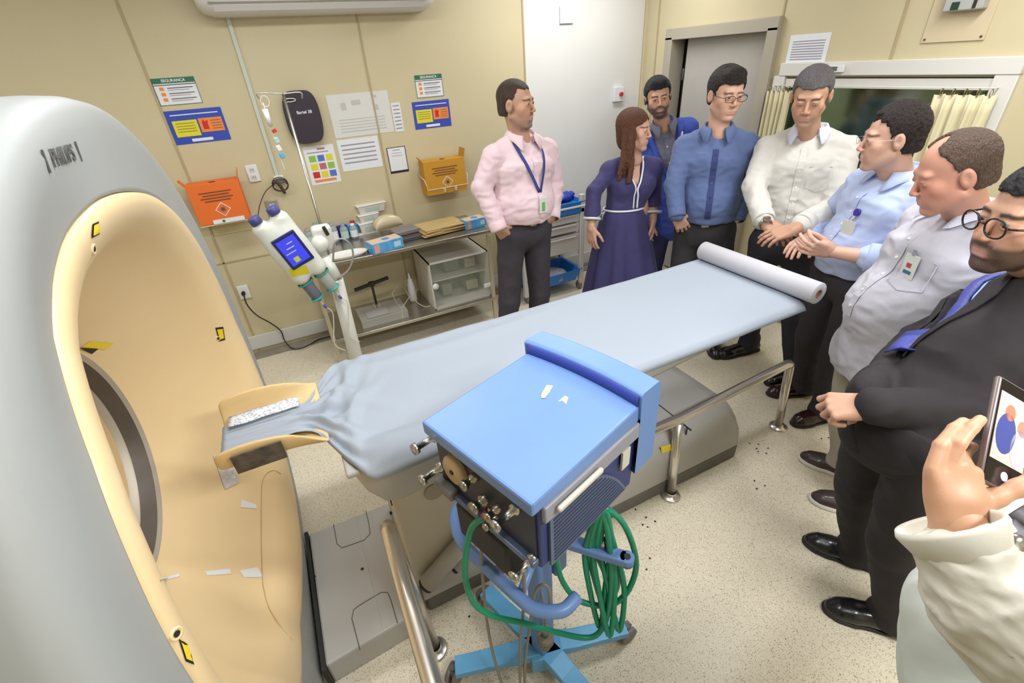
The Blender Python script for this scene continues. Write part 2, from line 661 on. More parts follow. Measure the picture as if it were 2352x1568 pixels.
# door: grey metal frame, leaf standing a little open
fr_m = M('door_frame_grey', (168, 160, 144), 0.45)
b = MB()
fw = 0.075
b.box((RX+0.03, dy1+fw/2-0.02, dz/2), (0.14, fw, dz), bev=0.004)
b.box((RX+0.03, dy0-fw/2+0.02, dz/2), (0.14, fw, dz), bev=0.004)
b.box((RX+0.03, (dy0+dy1)/2, dz+fw/2-0.02), (0.14, dy1-dy0+2*fw-0.04, fw), bev=0.004)
d1 = struct(b.build('door_1', fr_m))
b = MB()
b.box((RX+0.075, (dy0+dy1)/2-0.03, dz/2), (0.04, dy1-dy0-0.13, dz-0.04), bev=0.003)
b.build('door_leaf', M('door_leaf_grey', (176, 171, 163), 0.5, var=0.04, vscale=3), d1, True)
b = MB()
b.box((RX+0.07, dy1-0.075, 1.62), (0.03, 0.012, 0.08), bev=0.002)
b.box((RX+0.05, dy1-0.085, 1.0), (0.02, 0.035, 0.2), bev=0.004)
b.build('door_latch', M('latch_steel', (150, 150, 150), 0.3, 0.9), d1, True)
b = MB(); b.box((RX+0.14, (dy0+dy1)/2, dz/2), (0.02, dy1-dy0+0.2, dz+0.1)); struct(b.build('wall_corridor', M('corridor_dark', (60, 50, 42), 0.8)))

# window onto the control room
b = MB()
b.box((RX-0.012, (wy0+wy1)/2-0.02, wz1+0.045), (0.04, wy1-wy0+0.13, 0.07), bev=0.004)
b.box((RX+0.01, (wy0+wy1)/2, wz1-0.03), (0.05, wy1-wy0, 0.05), bev=0.004)
b.box((RX-0.010, wy0-0.04, (wz0+wz1)/2), (0.036, 0.086, wz1-wz0+0.02), bev=0.004)
b.box((RX-0.010, wy1+0.04, (wz0+wz1)/2), (0.036, 0.076, wz1-wz0+0.02), bev=0.004)
b.box((RX-0.012, (wy0+wy1)/2, wz0-0.03), (0.05, wy1-wy0+0.13, 0.07), bev=0.004)
w1 = struct(b.build('window_1', M('window_frame_white', (214, 212, 206), 0.4)))
b = MB(); b.box((RX+0.045, (wy0+wy1)/2, (wz0+wz1)/2), (0.008, wy1-wy0, wz1-wz0))
gm = bpy.data.materials.new('tinted_pane'); gm.use_nodes = True
nt = gm.node_tree; pb = nt.nodes['Principled BSDF']
pb.inputs['Base Color'].default_value = rgb(120, 140, 120); pb.inputs['Metallic'].default_value = 0.9; pb.inputs['Roughness'].default_value = 0.10
b.build('pane', gm, w1, True)

def curtain(y0, y1, z0, z1, label):
    b = MB()
    rows = []
    n = 60
    for i in range(9):
        t = i/8
        z = z1+(z0-z1)*t
        row = []
        for j in range(n+1):
            u = j/n
            y = y0+(y1-y0)*(u*(1-0.10*t)+0.05*t)
            a = 0.012+0.012*t
            row.append((RX-0.065+a*math.sin(u*30+0.8*math.sin(3*t))+0.006*math.sin(u*71), y, z-0.006*abs(math.sin(u*15))*(1-t)))
        rows.append(row)
    b.grid(rows)
    t = thing('curtain', label, 'curtain', (RX-0.065, (y0+y1)/2, z0))
    c = b.build('cloth', M('curtain_cream', (214, 205, 170), 0.8, trans=0.0, bump=0.1, bscale=300), t, True, solid=0.002)
    for j in range(5):
        y = y0+(y1-y0)*(j+0.5)/5
        b = MB(); b.tube([(RX-0.065+0.012*math.cos(a), y, z1+0.006+0.016*math.sin(a)) for a in np.linspace(0, 2*math.pi, 13)[:-1]], 0.0018, 6, closed=True)
        b.build('curtain_ring', M('ring_brass', (150, 140, 100), 0.3, 0.8), t, True)
    return t
curtain(P(2315, 200, x=RX).y, P(2170, 200, x=RX).y, 0.95, 1.535, 'gathered cream curtain at the right end of the observation window')
curtain(P(1835, 200, x=RX).y, P(1775, 200, x=RX).y-0.02, 0.95, 1.535, 'cream curtain at the left end of the observation window beside the door')
b = MB()
b.cyl((RX-0.065, wy0-0.03, 1.56), (RX-0.065, wy1+0.03, 1.56), 0.003, seg=8)
b.cyl((RX-0.065, wy0-0.03, 1.56), (RX, wy0-0.03, 1.56), 0.003, seg=8)
b.cyl((RX-0.065, wy1+0.03, 1.56), (RX, wy1+0.03, 1.56), 0.003, seg=8)
tag(b.build('curtain_wire', M('wire_white', (220, 218, 205), 0.4)), 'thin pale curtain wire stretched across the top of the observation window', 'curtain wire')

# ceiling lights
for i, (lx, ly, lp) in enumerate(LAMPS):
    where = ['above the scanner couch', 'above the standing group', 'above the steel shelf unit', 'near the door', 'behind the scanner ring', 'behind the camera'][i]
    t = thing('ceiling_light', 'long white fluorescent ceiling light '+where, 'ceiling light', (lx, ly, CEIL), group='fluorescent ceiling lights')
    b = MB(); b.box((lx, ly, CEIL-0.03), (1.25, 0.34, 0.06), bev=0.01); b.build('housing', white_pl, t, True)
    b = MB(); b.cyl((lx-0.56, ly-0.07, CEIL-0.068), (lx+0.56, ly-0.07, CEIL-0.068), 0.013); b.cyl((lx-0.56, ly+0.07, CEIL-0.068), (lx+0.56, ly+0.07, CEIL-0.068), 0.013)
    b.build('fluorescent_tubes', M('tube_glow', (255, 255, 255), 0.5, emit=(255, 252, 245), estr=3.0), t, True)
# ------------------------------------------------------------------ scanner ring (gantry)
from mathutils.bvhtree import BVHTree
GC = (1.20, 0.96)
grey_cov = M('scanner_grey', (160, 163, 162), 0.5, var=0.02, vscale=3)
cream_cov = M('scanner_cream', (232, 206, 160), 0.36, var=0.02, vscale=4)
steel_dark = M('bore_dark', (88, 78, 70), 0.45, 0.2, var=0.15, vscale=12)
steel_ring = M('bore_silver', (186, 178, 164), 0.5, 0.5)
ggt = thing('scanner_gantry', 'huge grey ring-shaped medical scanner with a cream funnel opening', 'medical scanner', (-0.75, GC[0], 0))

def g_outer(th, s):
    c, q = math.cos(th), math.sin(th)
    if q >= 0:
        n, a, h = 2.25, 0.875, 1.80-GC[1]
        r = 1/((abs(c)/a)**n+(abs(q)/h)**n)**(1/n)
    else:
        n, a, h = 7.0, 0.875+0.14*q, GC[1]-0.005
        r = 1/((abs(c)/a)**n+(abs(q)/h)**n)**(1/n)
    return (GC[0]+c*r*s, GC[1]+q*r*s)

LIPX = [(-102, -.345), (-75, -.311), (-61, -.300), (-32, -.290), (-18, -.296), (3, -.304), (36, -.296), (60, -.298), (90, -.302), (102, -.312), (111, -.326), (119, -.333), (127, -.335), (134, -.328), (143, -.319), (154, -.314), (172, -.311), (215, -.325), (258, -.345)]
def g_lip(th):
    d = math.degrees(th) % 360
    if d > 258: d -= 360
    r = 0.70-0.045*math.exp(-((d-80)/26)**2)
    x = float(np.interp(d, [a for a, _ in LIPX], [c for _, c in LIPX]))
    return r, x

NTH = 144
ths = [2*math.pi*i/NTH for i in range(NTH)]
def g_ring(kind, a, b=0.0):
    row = []
    for th in ths:
        if kind == 'out':
            y, z = g_outer(th, a)
            row.append((b-(0.040*min(1, max(0, (0.55-z)/0.5)) if b > -0.4 else 0), y, z))
        else:
            r, x = g_lip(th)
            t = (r-a)/0.04 if a > 0.66 else 1
            row.append((b, GC[0]+math.cos(th)*a*(r/0.70), GC[1]+math.sin(th)*a*(r/0.70)))
    return row
rows = [g_ring('out', 0.94, -1.22), g_ring('out', 1.0, -1.14), g_ring('out', 1.0, -0.37), g_ring('out', 0.996, -0.335), g_ring('out', 0.985, -0.312), g_ring('out', 0.965, -0.302), g_ring('out', 0.93, -0.298)]
def lipring(f, dx, sc=1.0):
    row = []
    for th in ths:
        r, x = g_lip(th)
        yo, zo = g_outer(th, 0.93)
        ly, lz = GC[0]+math.cos(th)*r*sc, GC[1]+math.sin(th)*r*sc
        row.append(((-0.298-0.040*min(1, max(0, (0.55-zo)/0.5)))*f+(x+dx)*(1-f), yo*f+ly*(1-f), zo*f+lz*(1-f)))
    return row
rows += [lipring(0.66, 0), lipring(0.33, 0), lipring(0.08, 0), lipring(0.02, 0), lipring(0.0, -0.006)]
b = MB(); b.grid(rows, closed=True)
ocv = b.build('outer_cover', grey_cov, ggt, True)
def cring(r, x, blend=0.0):
    row = []
    for th in ths:
        R, X = g_lip(th)
        s = R/0.70
        w = min(1, max(0, (r-0.32)/0.34))
        sc = 1+(s-1)*w
        row.append((x+(X+0.312)*w, GC[0]+0.035*(1-w)+math.cos(th)*r*sc, GC[1]+0.018*(1-w)+math.sin(th)*r*sc))
    return row
prof = [(0.700, -0.322), (0.698, -0.311), (0.69, -0.305), (0.67, -0.304), (0.645, -0.311), (0.62, -0.325), (0.60, -0.342), (0.585, -0.365), (0.565, -0.395), (0.54, -0.425), (0.50, -0.462), (0.46, -0.495), (0.41, -0.533), (0.37, -0.565), (0.335, -0.592), (0.322, -0.604)]
b = MB(); b.grid([cring(r, x) for r, x in prof], closed=True)
fun = b.build('funnel', cream_cov, ggt, True)
b = MB(); b.grid([cring(0.322, -0.604), cring(0.311, -0.613)], closed=True)
ring = b.build('front_bore_rim', steel_ring, ggt, True)
b = MB(); b.grid([cring(0.311, -0.613), cring(0.309, -0.616), cring(0.290, -0.648)], closed=True)
b.build('detector_window', steel_dark, ggt, True)
b = MB(); b.grid([cring(0.290, -0.648), cring(0.288, -0.650), cring(0.281, -0.668)], closed=True)
b.build('rear_bore_rim', steel_ring, ggt, True)
b = MB(); b.grid([cring(0.281, -0.668), cring(0.283, -0.70), cring(0.30, -0.77), cring(0.36, -0.87), cring(0.45, -0.99), cring(0.58, -1.10), cring(0.66, -1.20), g_ring('out', 0.94, -1.22)], closed=True)
b.build('rear_funnel', cream_cov, ggt, True)
b = MB(); b.box((-0.78, GC[0], 0.04), (0.82, 1.5, 0.08), bev=0.01)
b.build('foot_plinth', M('plinth_black', (40, 38, 36), 0.6), ggt, True)

def bvh_of(o):
    bpy.context.view_layer.update()
    bm = bmesh.new(); bm.from_mesh(o.data); bm.transform(o.matrix_world)
    t = BVHTree.FromBMesh(bm); bm.free()
    return t
bvF = bvh_of(fun)
def hit(bv, px, py, lift=0.0015):
    r = Vector(ray(px, py)).normalized()
    loc, n, i, d = bv.ray_cast(Vector((0, 0, CAMH)), r)
    if loc is None: return None
    if n.dot(r) > 0: n = -n
    return loc+n*lift, n
def decal(bv, corners, name, mat, parent, sub=5, lift=0.0015):
    """thin sticker lying on a curved surface, corner order tl, tr, br, bl"""
    b = MB(); rows = []
    for i in range(sub+1):
        row = []
        for j in range(sub+1):
            u, v = j/sub, i/sub
            p = [(1-v)*((1-u)*corners[0][k]+u*corners[1][k])+v*((1-u)*corners[3][k]+u*corners[2][k]) for k in (0, 1)]
            h = hit(bv, p[0], p[1], lift)
            if h is None: return None
            row.append(h[0])
        rows.append(row)
    b.grid(rows)
    return b.build(name, mat, parent, True)
yel = M('sticker_yellow', (232, 205, 40), 0.45)
blk = M('sticker_black', (35, 32, 26), 0.5)
tape = M('tape_white', (228, 230, 232), 0.5)
for cs in ([(210, 515), (225, 508), (227, 537), (208, 547)], [(494, 752), (512, 750), (517, 780), (503, 784)], [(408, 1465), (428, 1480), (445, 1526), (425, 1518)]):
    decal(bvF, cs, 'warning_sticker', blk, ggt)
    c0 = (sum(c[0] for c in cs)/4, sum(c[1] for c in cs)/4)
    decal(bvF, [(c0[0]+(c[0]-c0[0])*0.72, c0[1]+(c[1]-c0[1])*0.72) for c in cs], 'warning_sticker_face', yel, ggt, lift=0.0028)
decal(bvF, [(205, 783), (262, 788), (240, 802), (186, 797)], 'warning_sticker', yel, ggt)
decal(bvF, [(186, 797), (225, 800), (210, 812), (180, 799)], 'warning_sticker', blk, ggt, lift=0.002)
for px, py in ((215, 572), (501, 777), (405, 1455)):
    h = hit(bvF, px, py, 0.0)
    if h:
        b = MB(); b.lathe([(0.010, 0.0), (0.009, 0.002), (0.006, 0.002), (0.005, -0.003), (0.0, -0.003)], h[0], h[1], 18)
        b.mi = 1; b.cyl(h[0]+h[1]*0.001, h[0]+h[1]*0.002, 0.0045, seg=12)
        b.build('laser_port', None, ggt, True, mats=[cream_cov, blk])
for cs in ([(555, 1147), (588, 1158), (590, 1168), (552, 1165)], [(470, 1312), (528, 1306), (530, 1318), (474, 1322)], [(550, 1310), (590, 1303), (605, 1325), (560, 1326)], [(365, 1330), (410, 1318), (412, 1324), (368, 1335)]):
    decal(bvF, cs, 'tape_piece', tape, ggt)
decal(bvF, [(488, 1044), (533, 1066), (549, 1108), (516, 1124)], 'torn_film', M('film_white', (206, 204, 206), 0.3, bump=0.8, bscale=30), ggt, lift=0.003)
# panel seam on the funnel
pts = [(603, 1340), (600, 1250), (600, 1160), (602, 1110), (612, 1088), (628, 1080), (645, 1088)]
q = [hit(bvF, *p, 0.0) for p in pts]
q = [h[0] for h in q if h]
if len(q) > 2: b = MB(); b.tube(q, 0.0016, 6, sub=5); b.build('panel_seam', M('seam_tan', (190, 160, 110), 0.6), ggt, True)
q = [hit(bvF, *p, 0.0) for p in [(603, 1340), (615, 1390), (645, 1440), (672, 1470)]]
q = [h[0] for h in q if h]
if len(q) > 2: b = MB(); b.tube(q, 0.0016, 6, sub=5); b.build('panel_seam', M('seam_tan'), ggt, True)
# lettering on the grey face
tm = M('letter_grey', (92, 92, 90), 0.5)
bvO = bvh_of(ocv)
ho_ = hit(bvO, 143, 358, 0.0)
fr = frame(ho_[0], Vector((0, 1, -0.03))-ho_[1]*ho_[1].dot(Vector((0, 1, -0.03))), UP-ho_[1]*ho_[1].z, 0.002)
text_on('brand_lettering', 'PHILIPS', 0.036, fr, tm, ggt, sx=0.98)
for xx in (-0.082, 0.082):
    b = MB(); b.box((xx, 0, 0), (0.004, 0.032, 0.002), M4=fr); b.build('lettering_bar', tm, ggt, True)

# ------------------------------------------------------------------ couch
ct = thing('scanner_couch', 'long grey patient couch of the scanner running away from the ring', 'patient table', (0.8, 1.3, 0))
cov2 = M('couch_grey', (178, 176, 172), 0.42, var=0.02, vscale=3)
cov3 = M('couch_beige', (205, 198, 182), 0.45, var=0.03, vscale=5)
kick = M('kick_grey', (104, 101, 95), 0.6, var=0.1, vscale=20)
slot = M('slot_dark', (40, 38, 36), 0.7)
seamg = M('seam_grey', (110, 106, 100), 0.6)
# base cover: outline in x,z extruded across y, with rounded shoulders
def base_rows():
    rows = []
    prof = []
    Y0, Y1 = 1.085, 1.545
    secs = [(0.05, 0.10, 0.015), (0.07, 0.135, 0.03), (0.16, 0.165, 0.05), (0.36, 0.20, 0.06), (0.50, 0.24, 0.06), (0.75, 0.30, 0.06), (1.0, 0.355, 0.06), (1.3, 0.362, 0.06), (1.55, 0.36, 0.07), (1.63, 0.34, 0.08), (1.67, 0.28, 0.08), (1.685, 0.2, 0.07), (1.69, 0.10, 0.03)]
    for x, zt, r in secs:
        row = []
        for j in range(6): row.append((x, Y0+r*(1-math.cos(j/5*math.pi/2))*1.0, 0.0))
        row = [(x, Y0-0.015, 0.080), (x, Y0-0.015, 0.10 if zt > 0.12 else zt*0.8)]
        for j in range(6):
            a = j/5*math.pi/2
            row.append((x, Y0-0.015+0.015*min(1, j)+r*(1-math.cos(a)), zt-r+r*math.sin(a)))
        for j in range(6):
            a = (1-j/5)*math.pi/2
            row.append((x, Y1-r*(1-math.cos(a)), zt-r+r*math.sin(a)))
        row += [(x, Y1, 0.09), (x, Y1, 0.080)]
        rows.append(row)
    return rows
R = base_rows()
b = MB(); b.grid(R)
for rr in (R[0], R[-1]):
    b.bm.faces.new([b.bm.verts.new(Vector(p)) for p in rr])
b.build('base_cover', cov2, ct, True)
b = MB(); b.box((0.875, 1.313, 0.043), (1.64, 0.492, 0.086), bev=0.012)
b.build('kick_strip', kick, ct, True)
b = MB(); b.box((1.316, 1.20, 0.3605), (0.006, 0.29, 0.004)); b.box((1.32, 1.082, 0.33), (0.006, 0.004, 0.05))
b.build('seam', slot, ct, True)
cs = [P(1518, 1026, y=1.068), P(1540, 1020, y=1.068), P(1541, 1034, y=1.068), P(1519, 1041, y=1.068)]
b = MB(); b.prism(cs, (0, -0.001, 0)); st = b.build('warning_label', yel, ct, True)
# low floor plate between ring and couch
b = MB()
pl = [(-0.312, 0.995), (-0.05, 1.015), (0.02, 1.02), (0.045, 1.56), (-0.308, 1.565)]
b.prism([(x, y, 0.0) for x, y in pl], (0, 0, 0.118))
fp = b.build('floor_plate', cov2, ct, True, bevel=0.008)
def seam_path(pix, z=0.1185, r=0.0018):
    b = MB(); b.tube([P(px, py, z=z) for px, py in pix], r, 6)
    b.build('hatch_seam', seamg, ct, True)
seam_path([(766, 1203), (774, 1248), (785, 1258), (836, 1240), (850, 1226), (847, 1200), (840, 1172)])
seam_path([(827, 1492), (808, 1420), (812, 1400), (825, 1390), (875, 1360), (890, 1360), (897, 1375), (913, 1430)])
b = MB(); b.tube([P(817, 1186, z=0.1188), P(881, 1450, z=0.1188)], 0.001, 6); b.build('laser_line_mark', M('line_pale', (190, 205, 185), 0.5), ct, True)
for px, py, r in ((832, 1306, 0.006), (724, 1323, 0.003)):
    b = MB(); p = P(px, py, z=0.119); b.cyl(p, p+Vector((0, 0, 0.001)), r, seg=12); b.build('screw_hole', slot, ct, True)
b = MB(); b.box((-0.318, 1.28, 0.062), (0.014, 0.60, 0.122)); b.build('gap_strip', slot, ct, True)
# lift housing: beige plate beside the scissor arms
b = MB()
pr = [(0.04, 0.66), (0.035, 0.13), (0.07, 0.13), (0.21, 0.30), (0.30, 0.42), (0.95, 0.42), (0.95, 0.72), (0.20, 0.72)]
b.prism([(x, 1.10, z) for x, z in pr], (0, 0.43, 0))
b.build('lift_housing', cov3, ct, True, bevel=0.006)
b = MB(); p = P(997, 1128, y=1.098); b.cyl(p, p-Vector((0, 0.004, 0)), 0.034, seg=32); b.build('round_cover', M('cap_greige', (168, 158, 142), 0.6), ct, True)
for px, py, w, h in ((899, 1155, 0.004, 0.022), (898, 1178, 0.008, 0.012)):
    b = MB(); p = P(px, py, y=1.098); b.box(p, (w, 0.003, h)); b.build('slot', slot, ct, True)
for (a, c, r) in ((P(982, 1340, y=1.06), P(1085, 1222, y=1.06), 0.034), (P(1046, 1300, y=1.05), P(1120, 1235, y=1.05), 0.026)):
    b = MB(); b.cyl(a, c, r, seg=24); d = (Vector(c)-Vector(a)).normalized(); b.mi = 1; b.cyl(Vector(a)-d*0.012, Vector(a)-d*0.0005, r*0.9, seg=20)
    b.build('scissor_arm', None, ct, True, mats=[cov2, slot])
b = MB()
b.prism([(0.30, 1.095, 0.42), (0.30, 1.095, 0.24), (0.52, 1.095, 0.27), (0.62, 1.095, 0.42)], (0, -0.003, 0)); b.build('bellows_gap', slot, ct, True)
# cradle housing under the tray: rounded nose at the ring end
b = MB(); rows = []
for x, zb, y0, y1 in ((-0.045, 0.845, 1.12, 1.46), (-0.04, 0.80, 1.06, 1.52), (-0.02, 0.755, 1.03, 1.55), (0.02, 0.70, 1.02, 1.56), (0.07, 0.682, 1.02, 1.56), (0.30, 0.705, 1.02, 1.56), (0.6, 0.735, 1.02, 1.56), (0.95, 0.765, 1.02, 1.56), (1.3, 0.80, 1.02, 1.56), (1.30, 0.84, 1.02, 1.56)):
    rows.append([(x, y0, 0.865), (x, y0, zb+0.02), (x, y0+0.006, zb+0.006), (x, y0+0.02, zb), (x, y1-0.02, zb), (x, y1-0.006, zb+0.006), (x, y1, zb+0.02), (x, y1, 0.865)])
b.grid(rows); b.bm.faces.new([b.bm.verts.new(Vector(p)) for p in rows[0]]); b.build('cradle_housing', cov2, ct, True)
b = MB(); b.box((0.86, 1.285, 0.860), (1.84, 0.55, 0.020), bev=0.008, seg=3); b.build('cradle_tray', cov2, ct, True)
b = MB(); b.box((1.815, 1.285, 0.845), (0.03, 0.5, 0.03), bev=0.008); b.build('tray_end', cov3, ct, True)

# head holder at the ring end of the couch
hh = thing('head_holder', 'cream head holder with upright sides at the ring end of the couch', 'head holder', (-0.22, 1.3, 0.88))
foam = M('holder_cream', (216, 186, 132), 0.5, var=0.03, vscale=8)
z0, z1 = 0.895, 0.975
outl = []
NB = 14
for x in (0,): pass
rows = []
for i, (x, hw, zt) in enumerate(((-0.36, 0.115, 0.955), (-0.345, 0.12, 0.975), (-0.25, 0.122, 0.98), (-0.16, 0.125, 0.965), (-0.11, 0.14, 0.93), (-0.075, 0.15, 0.905))):
    cy = 1.285
    rows.append([(x, cy-hw-0.012, zt), (x, cy-hw-0.010, 0.92), (x, cy-hw+0.015, 0.888), (x, cy-0.05, 0.878), (x, cy+0.05, 0.878), (x, cy+hw-0.015, 0.888), (x, cy+hw+0.010, 0.92), (x, cy+hw+0.012, zt)])
b = MB(); b.grid(rows); b.build('shell', foam, hh, True, solid=0.009, subd=1)
b = MB(); b.box((-0.255, 1.285-0.145, 0.925), (0.125, 0.004, 0.062), rot=(0.05, 0, 0)); b.build('dark_pad', M('pad_mottled', (82, 74, 66), 0.8, var=0.5, vscale=30), hh, True)
# ------------------------------------------------------------------ paper sheet and roll
def pap(u, v):
    """u along the couch 0 (ring end) .. 1 (roll), v across -1 (near) .. 1 (far)"""
    x = -0.36+u*(1.775+0.36)
    # half width shrinks at the head end
    w = 0.30
    t = min(1, max(0, (x+0.13)/0.14))
    t = t*t*(3-2*t)
    w = 0.075+(0.30-0.075)*t
    cy = 1.283+0.012*(1-t)
    y = cy+v*w
    nz_ = noise.noise
    z = 0.892+0.006*nz_((x*2, y*3, 0))+0.003*nz_((x*7, y*5, 3))
    e = max(0, abs(v)-0.90)/0.10
    z -= (0.022 if v < 0 else 0.012)*e*e*t
    e2 = max(0, -v-0.55)/0.45
    z -= 0.016*e2*e2*t*min(1, max(0, (x-0.4)/0.5))
    # raised fold on the near side towards the head
    fx = math.exp(-((x-0.10)/0.16)**2)
    if v < -0.6:
        q = (-v-0.6)/0.4
        z += 0.030*fx*math.sin(q*math.pi)*math.cos((x-0.1)*11)
        z -= 0.012*fx*q**3
        y -= 0.022*fx*q
    # pleats gathered to the head holder
    g = math.exp(-((x+0.07)/0.10)**2)
    z += g*(0.012*math.sin(v*9+x*16)+0.007*math.sin(v*23+x*40))
    # sharp creases fanning from the gathered end
    cr = math.exp(-((x+0.02)/0.13)**2)
    for sl, of, am in ((5.5, 0.15, 0.016), (3.2, -0.25, 0.013), (-4.0, 0.45, 0.010), (7.5, -0.6, 0.012)):
        q = v-of-(x+0.05)*sl
        z += cr*am*max(0, 1-abs(q)/0.16)
    # long soft rolls along the far edge
    z += 0.007*math.exp(-((v-0.72+0.1*math.sin(x*4))/0.10)**2)*min(1, max(0, (1.1-x)/0.5))*t
    z += 0.004*math.exp(-((x+0.2)/0.15)**2)*math.sin(v*14+x*8)
    # ridge where the sheet turns over the couch end
    z += 0.010*math.exp(-((x-0.005-0.03*v)/0.012)**2)
    if x < -0.10: z += (0.012-0.022*abs(v)**2*0)*min(1, (-0.10-x)/0.06)
    return (x, y, z)
b = MB()
b.grid([[pap(i/150, -1+2*j/60) for j in range(61)] for i in range(151)])
paper_m = M('paper_sheet', (156, 165, 177), 0.62, bump=0.25, bscale=3, ridge=True)
sh = b.build('paper_sheet', paper_m, None, solid=0.0012)
tag(sh, 'white paper sheet covering the whole scanner couch, crumpled at the ring end', 'paper sheet')
b = MB()
b.grid([[tuple(Vector(pap((x+0.36)/2.135, 0))*0+Vector((x, y, 0.918+0.004*noise.noise((x*20, y*20, 5))))) for y in np.linspace(1.335, 1.39, 6)] for x in np.linspace(-0.34, -0.14, 14)])
pm = bpy.data.materials.new('dotted_cloth'); pm.use_nodes = True; nt = pm.node_tree
vt = nt.nodes.new('ShaderNodeTexVoronoi'); vt.inputs['Scale'].default_value = 110
tc = nt.nodes.new('ShaderNodeTexCoord'); nt.links.new(tc.outputs['Object'], vt.inputs['Vector'])
lt = nt.nodes.new('ShaderNodeMath'); lt.operation = 'LESS_THAN'; lt.inputs[1].default_value = 0.42
nt.links.new(vt.outputs['Distance'], lt.inputs[0])
mx = nt.nodes.new('ShaderNodeMix'); mx.data_type = 'RGBA'; nt.links.new(lt.outputs[0], mx.inputs[0])
mx.inputs[6].default_value = rgb(215, 218, 222); mx.inputs[7].default_value = rgb(168, 178, 194)
nt.links.new(mx.outputs[2], nt.nodes['Principled BSDF'].inputs['Base Color'])
tag(b.build('patterned_cloth', pm, None, solid=0.003), 'strip of grey speckled cloth lying in the cream head holder', 'cloth')

def paper_roll():
    t = thing('paper_roll', 'rolled white paper lying across the far end of the couch', 'paper roll', (1.79, 1.26, 0.9))
    a, c = P(1611, 572, z=0.945), P(1880, 670, z=0.945)
    a = Vector((1.79, a.y, 0.935)); c = Vector((1.79, c.y, 0.935))
    d = (c-a)
    b = MB(); b.lathe([(0.019, 0), (0.043, 0), (0.0445, 0.002), (0.0445, d.length-0.002), (0.043, d.length), (0.019, d.length)], a, d, 40)
    b.build('roll', M('paper_roll_white', (186, 185, 192), 0.65), t, True)
    b = MB(); b.lathe([(0.014, -0.001), (0.019, -0.001), (0.019, d.length+0.001), (0.014, d.length+0.001), (0.014, -0.001)], a, d, 28)
    b.build('core', M('card_core', (150, 110, 92), 0.7), t, True)
paper_roll()

# ------------------------------------------------------------------ steel guard rails
chrome = M('rail_steel', (222, 216, 208), 0.27, 0.9)
def rail(label, pts, feet, r=0.021):
    t = thing('guard_rail', label, 'guard rail', (feet[0][0], feet[0][1], 0))
    b = MB(); b.tube(pts, r, 20, sub=1); b.build('top_bar', chrome, t, True)
    for f, top in zip(feet, [p for p in feet_tops.pop(0)]):
        b = MB(); b.cyl((f[0], f[1], 0.0), top, r*0.95, seg=20); b.build('post', chrome, t, True)
        b = MB(); b.lathe([(0.0, 0.0), (0.046, 0.0), (0.046, 0.006), (0.040, 0.011), (0.024, 0.013), (0.022, 0.03)], (f[0], f[1], 0), (0, 0, 1), 28); b.build('floor_flange', chrome, t, True)
f1, f2 = P(1787, 980, z=0), P(1540, 1138, z=0)
t1 = P(1816, 832, y=1.085); t2 = P(1560, 962, y=1.065); t3 = P(1490, 992, y=1.062)
e1 = t1+(t1-t2).normalized()*0.0
feet_tops = [[t1-Vector((0, 0, 0.012)), t2-Vector((0, 0, 0.018))]]
rail('polished steel guard rail on the floor beside the couch, behind the blue cart', [t3-(t1-t3)*0.25, t3, t2, t1-(t1-t2).normalized()*0.04, t1-(t1-t2).normalized()*0.012-Vector((0, 0, 0.003)), t1-Vector((0, 0, 0.016))], [f1, f2])
zr = 0.60
a0 = P(889, 1207, z=zr); a1 = P(940, 1385, z=zr); a2 = P(993, 1568, z=zr)
dd = (a2-a1).normalized()
fz = P(1000, 1492, z=0)
feet_tops = [[Vector((a0.x, a0.y, zr-0.01)), a2+dd*0.42-Vector((0, 0, 0.01))]]
f4 = a2+dd*0.42; f4.z = 0
rail('thick polished steel guard rail in the foreground beside the ring', [a0-dd*0.006-Vector((0, 0, 0.03)), a0-Vector((0, 0, 0.008)), a0+dd*0.03, a1, a2, a2+dd*0.40, a2+dd*0.43-Vector((0, 0, 0.02))], [fz, f4], r=0.0235)
# ------------------------------------------------------------------ blue ventilator on a wheeled stand
VC = Vector((0.3575, 0.7095, 0)); VA = rad(18)
VM = Matrix.Translation(VC) @ Matrix.Rotation(VA, 4, 'Z')
vt = thing('ventilator', 'sky-blue boxy medical ventilator on a wheeled blue stand in front of the couch', 'ventilator', VC, VA)
def vp(x, y, z): return VM @ Vector((x, y, z))
bl = M('vent_sky_blue', (110, 144, 200), 0.38, var=0.03, vscale=6)
bl2 = M('vent_royal_blue', (58, 76, 168), 0.4)
bl3 = M('vent_navy', (44, 58, 112), 0.45)
steel = M('steel', (190, 188, 184), 0.25, 1.0)
dkp = M('vent_face_dark', (40, 40, 58), 0.4)
def vbox(name, c, d, mat, par=vt, bev=0.004, rot=None):
    b = MB(); b.box(c, d, rot=rot, bev=bev, M4=VM)
    return b.build(name, mat, par, True)
hx, hy = 0.1675, 0.17
b = MB()
b.prism([vp(-hx-0.012, -hy, 1.118), vp(-hx-0.012, -hy, 1.088), vp(hx+0.02, -hy, 1.088), vp(hx+0.02, -hy, 1.137), vp(-hx-0.012, -hy, 1.124)], VM.to_3x3() @ Vector((0, 2*hy, 0)))
b.build('lid', bl, vt, True, bevel=0.006)
b = MB(); rows = []
for j in range(21):
    y = -hy-0.006+(2*hy+0.012)*j/20
    bow = 0.012*(1-(y/hy)**2)
    rows.append([vp(hx+0.0+bow, y, 1.10), vp(hx-0.004+bow, y, 1.166), vp(hx+0.004+bow, y, 1.172), vp(hx+0.065+bow, y, 1.170), vp(hx+0.078+bow, y, 1.160), vp(hx+0.080+bow, y, 0.93), vp(hx+bow, y, 0.93)])
b.grid(rows, smooth=False)
for rr in (rows[0], rows[-1]): b.bm.faces.new([b.bm.verts.new(p) for p in rr])
b.mi = 0
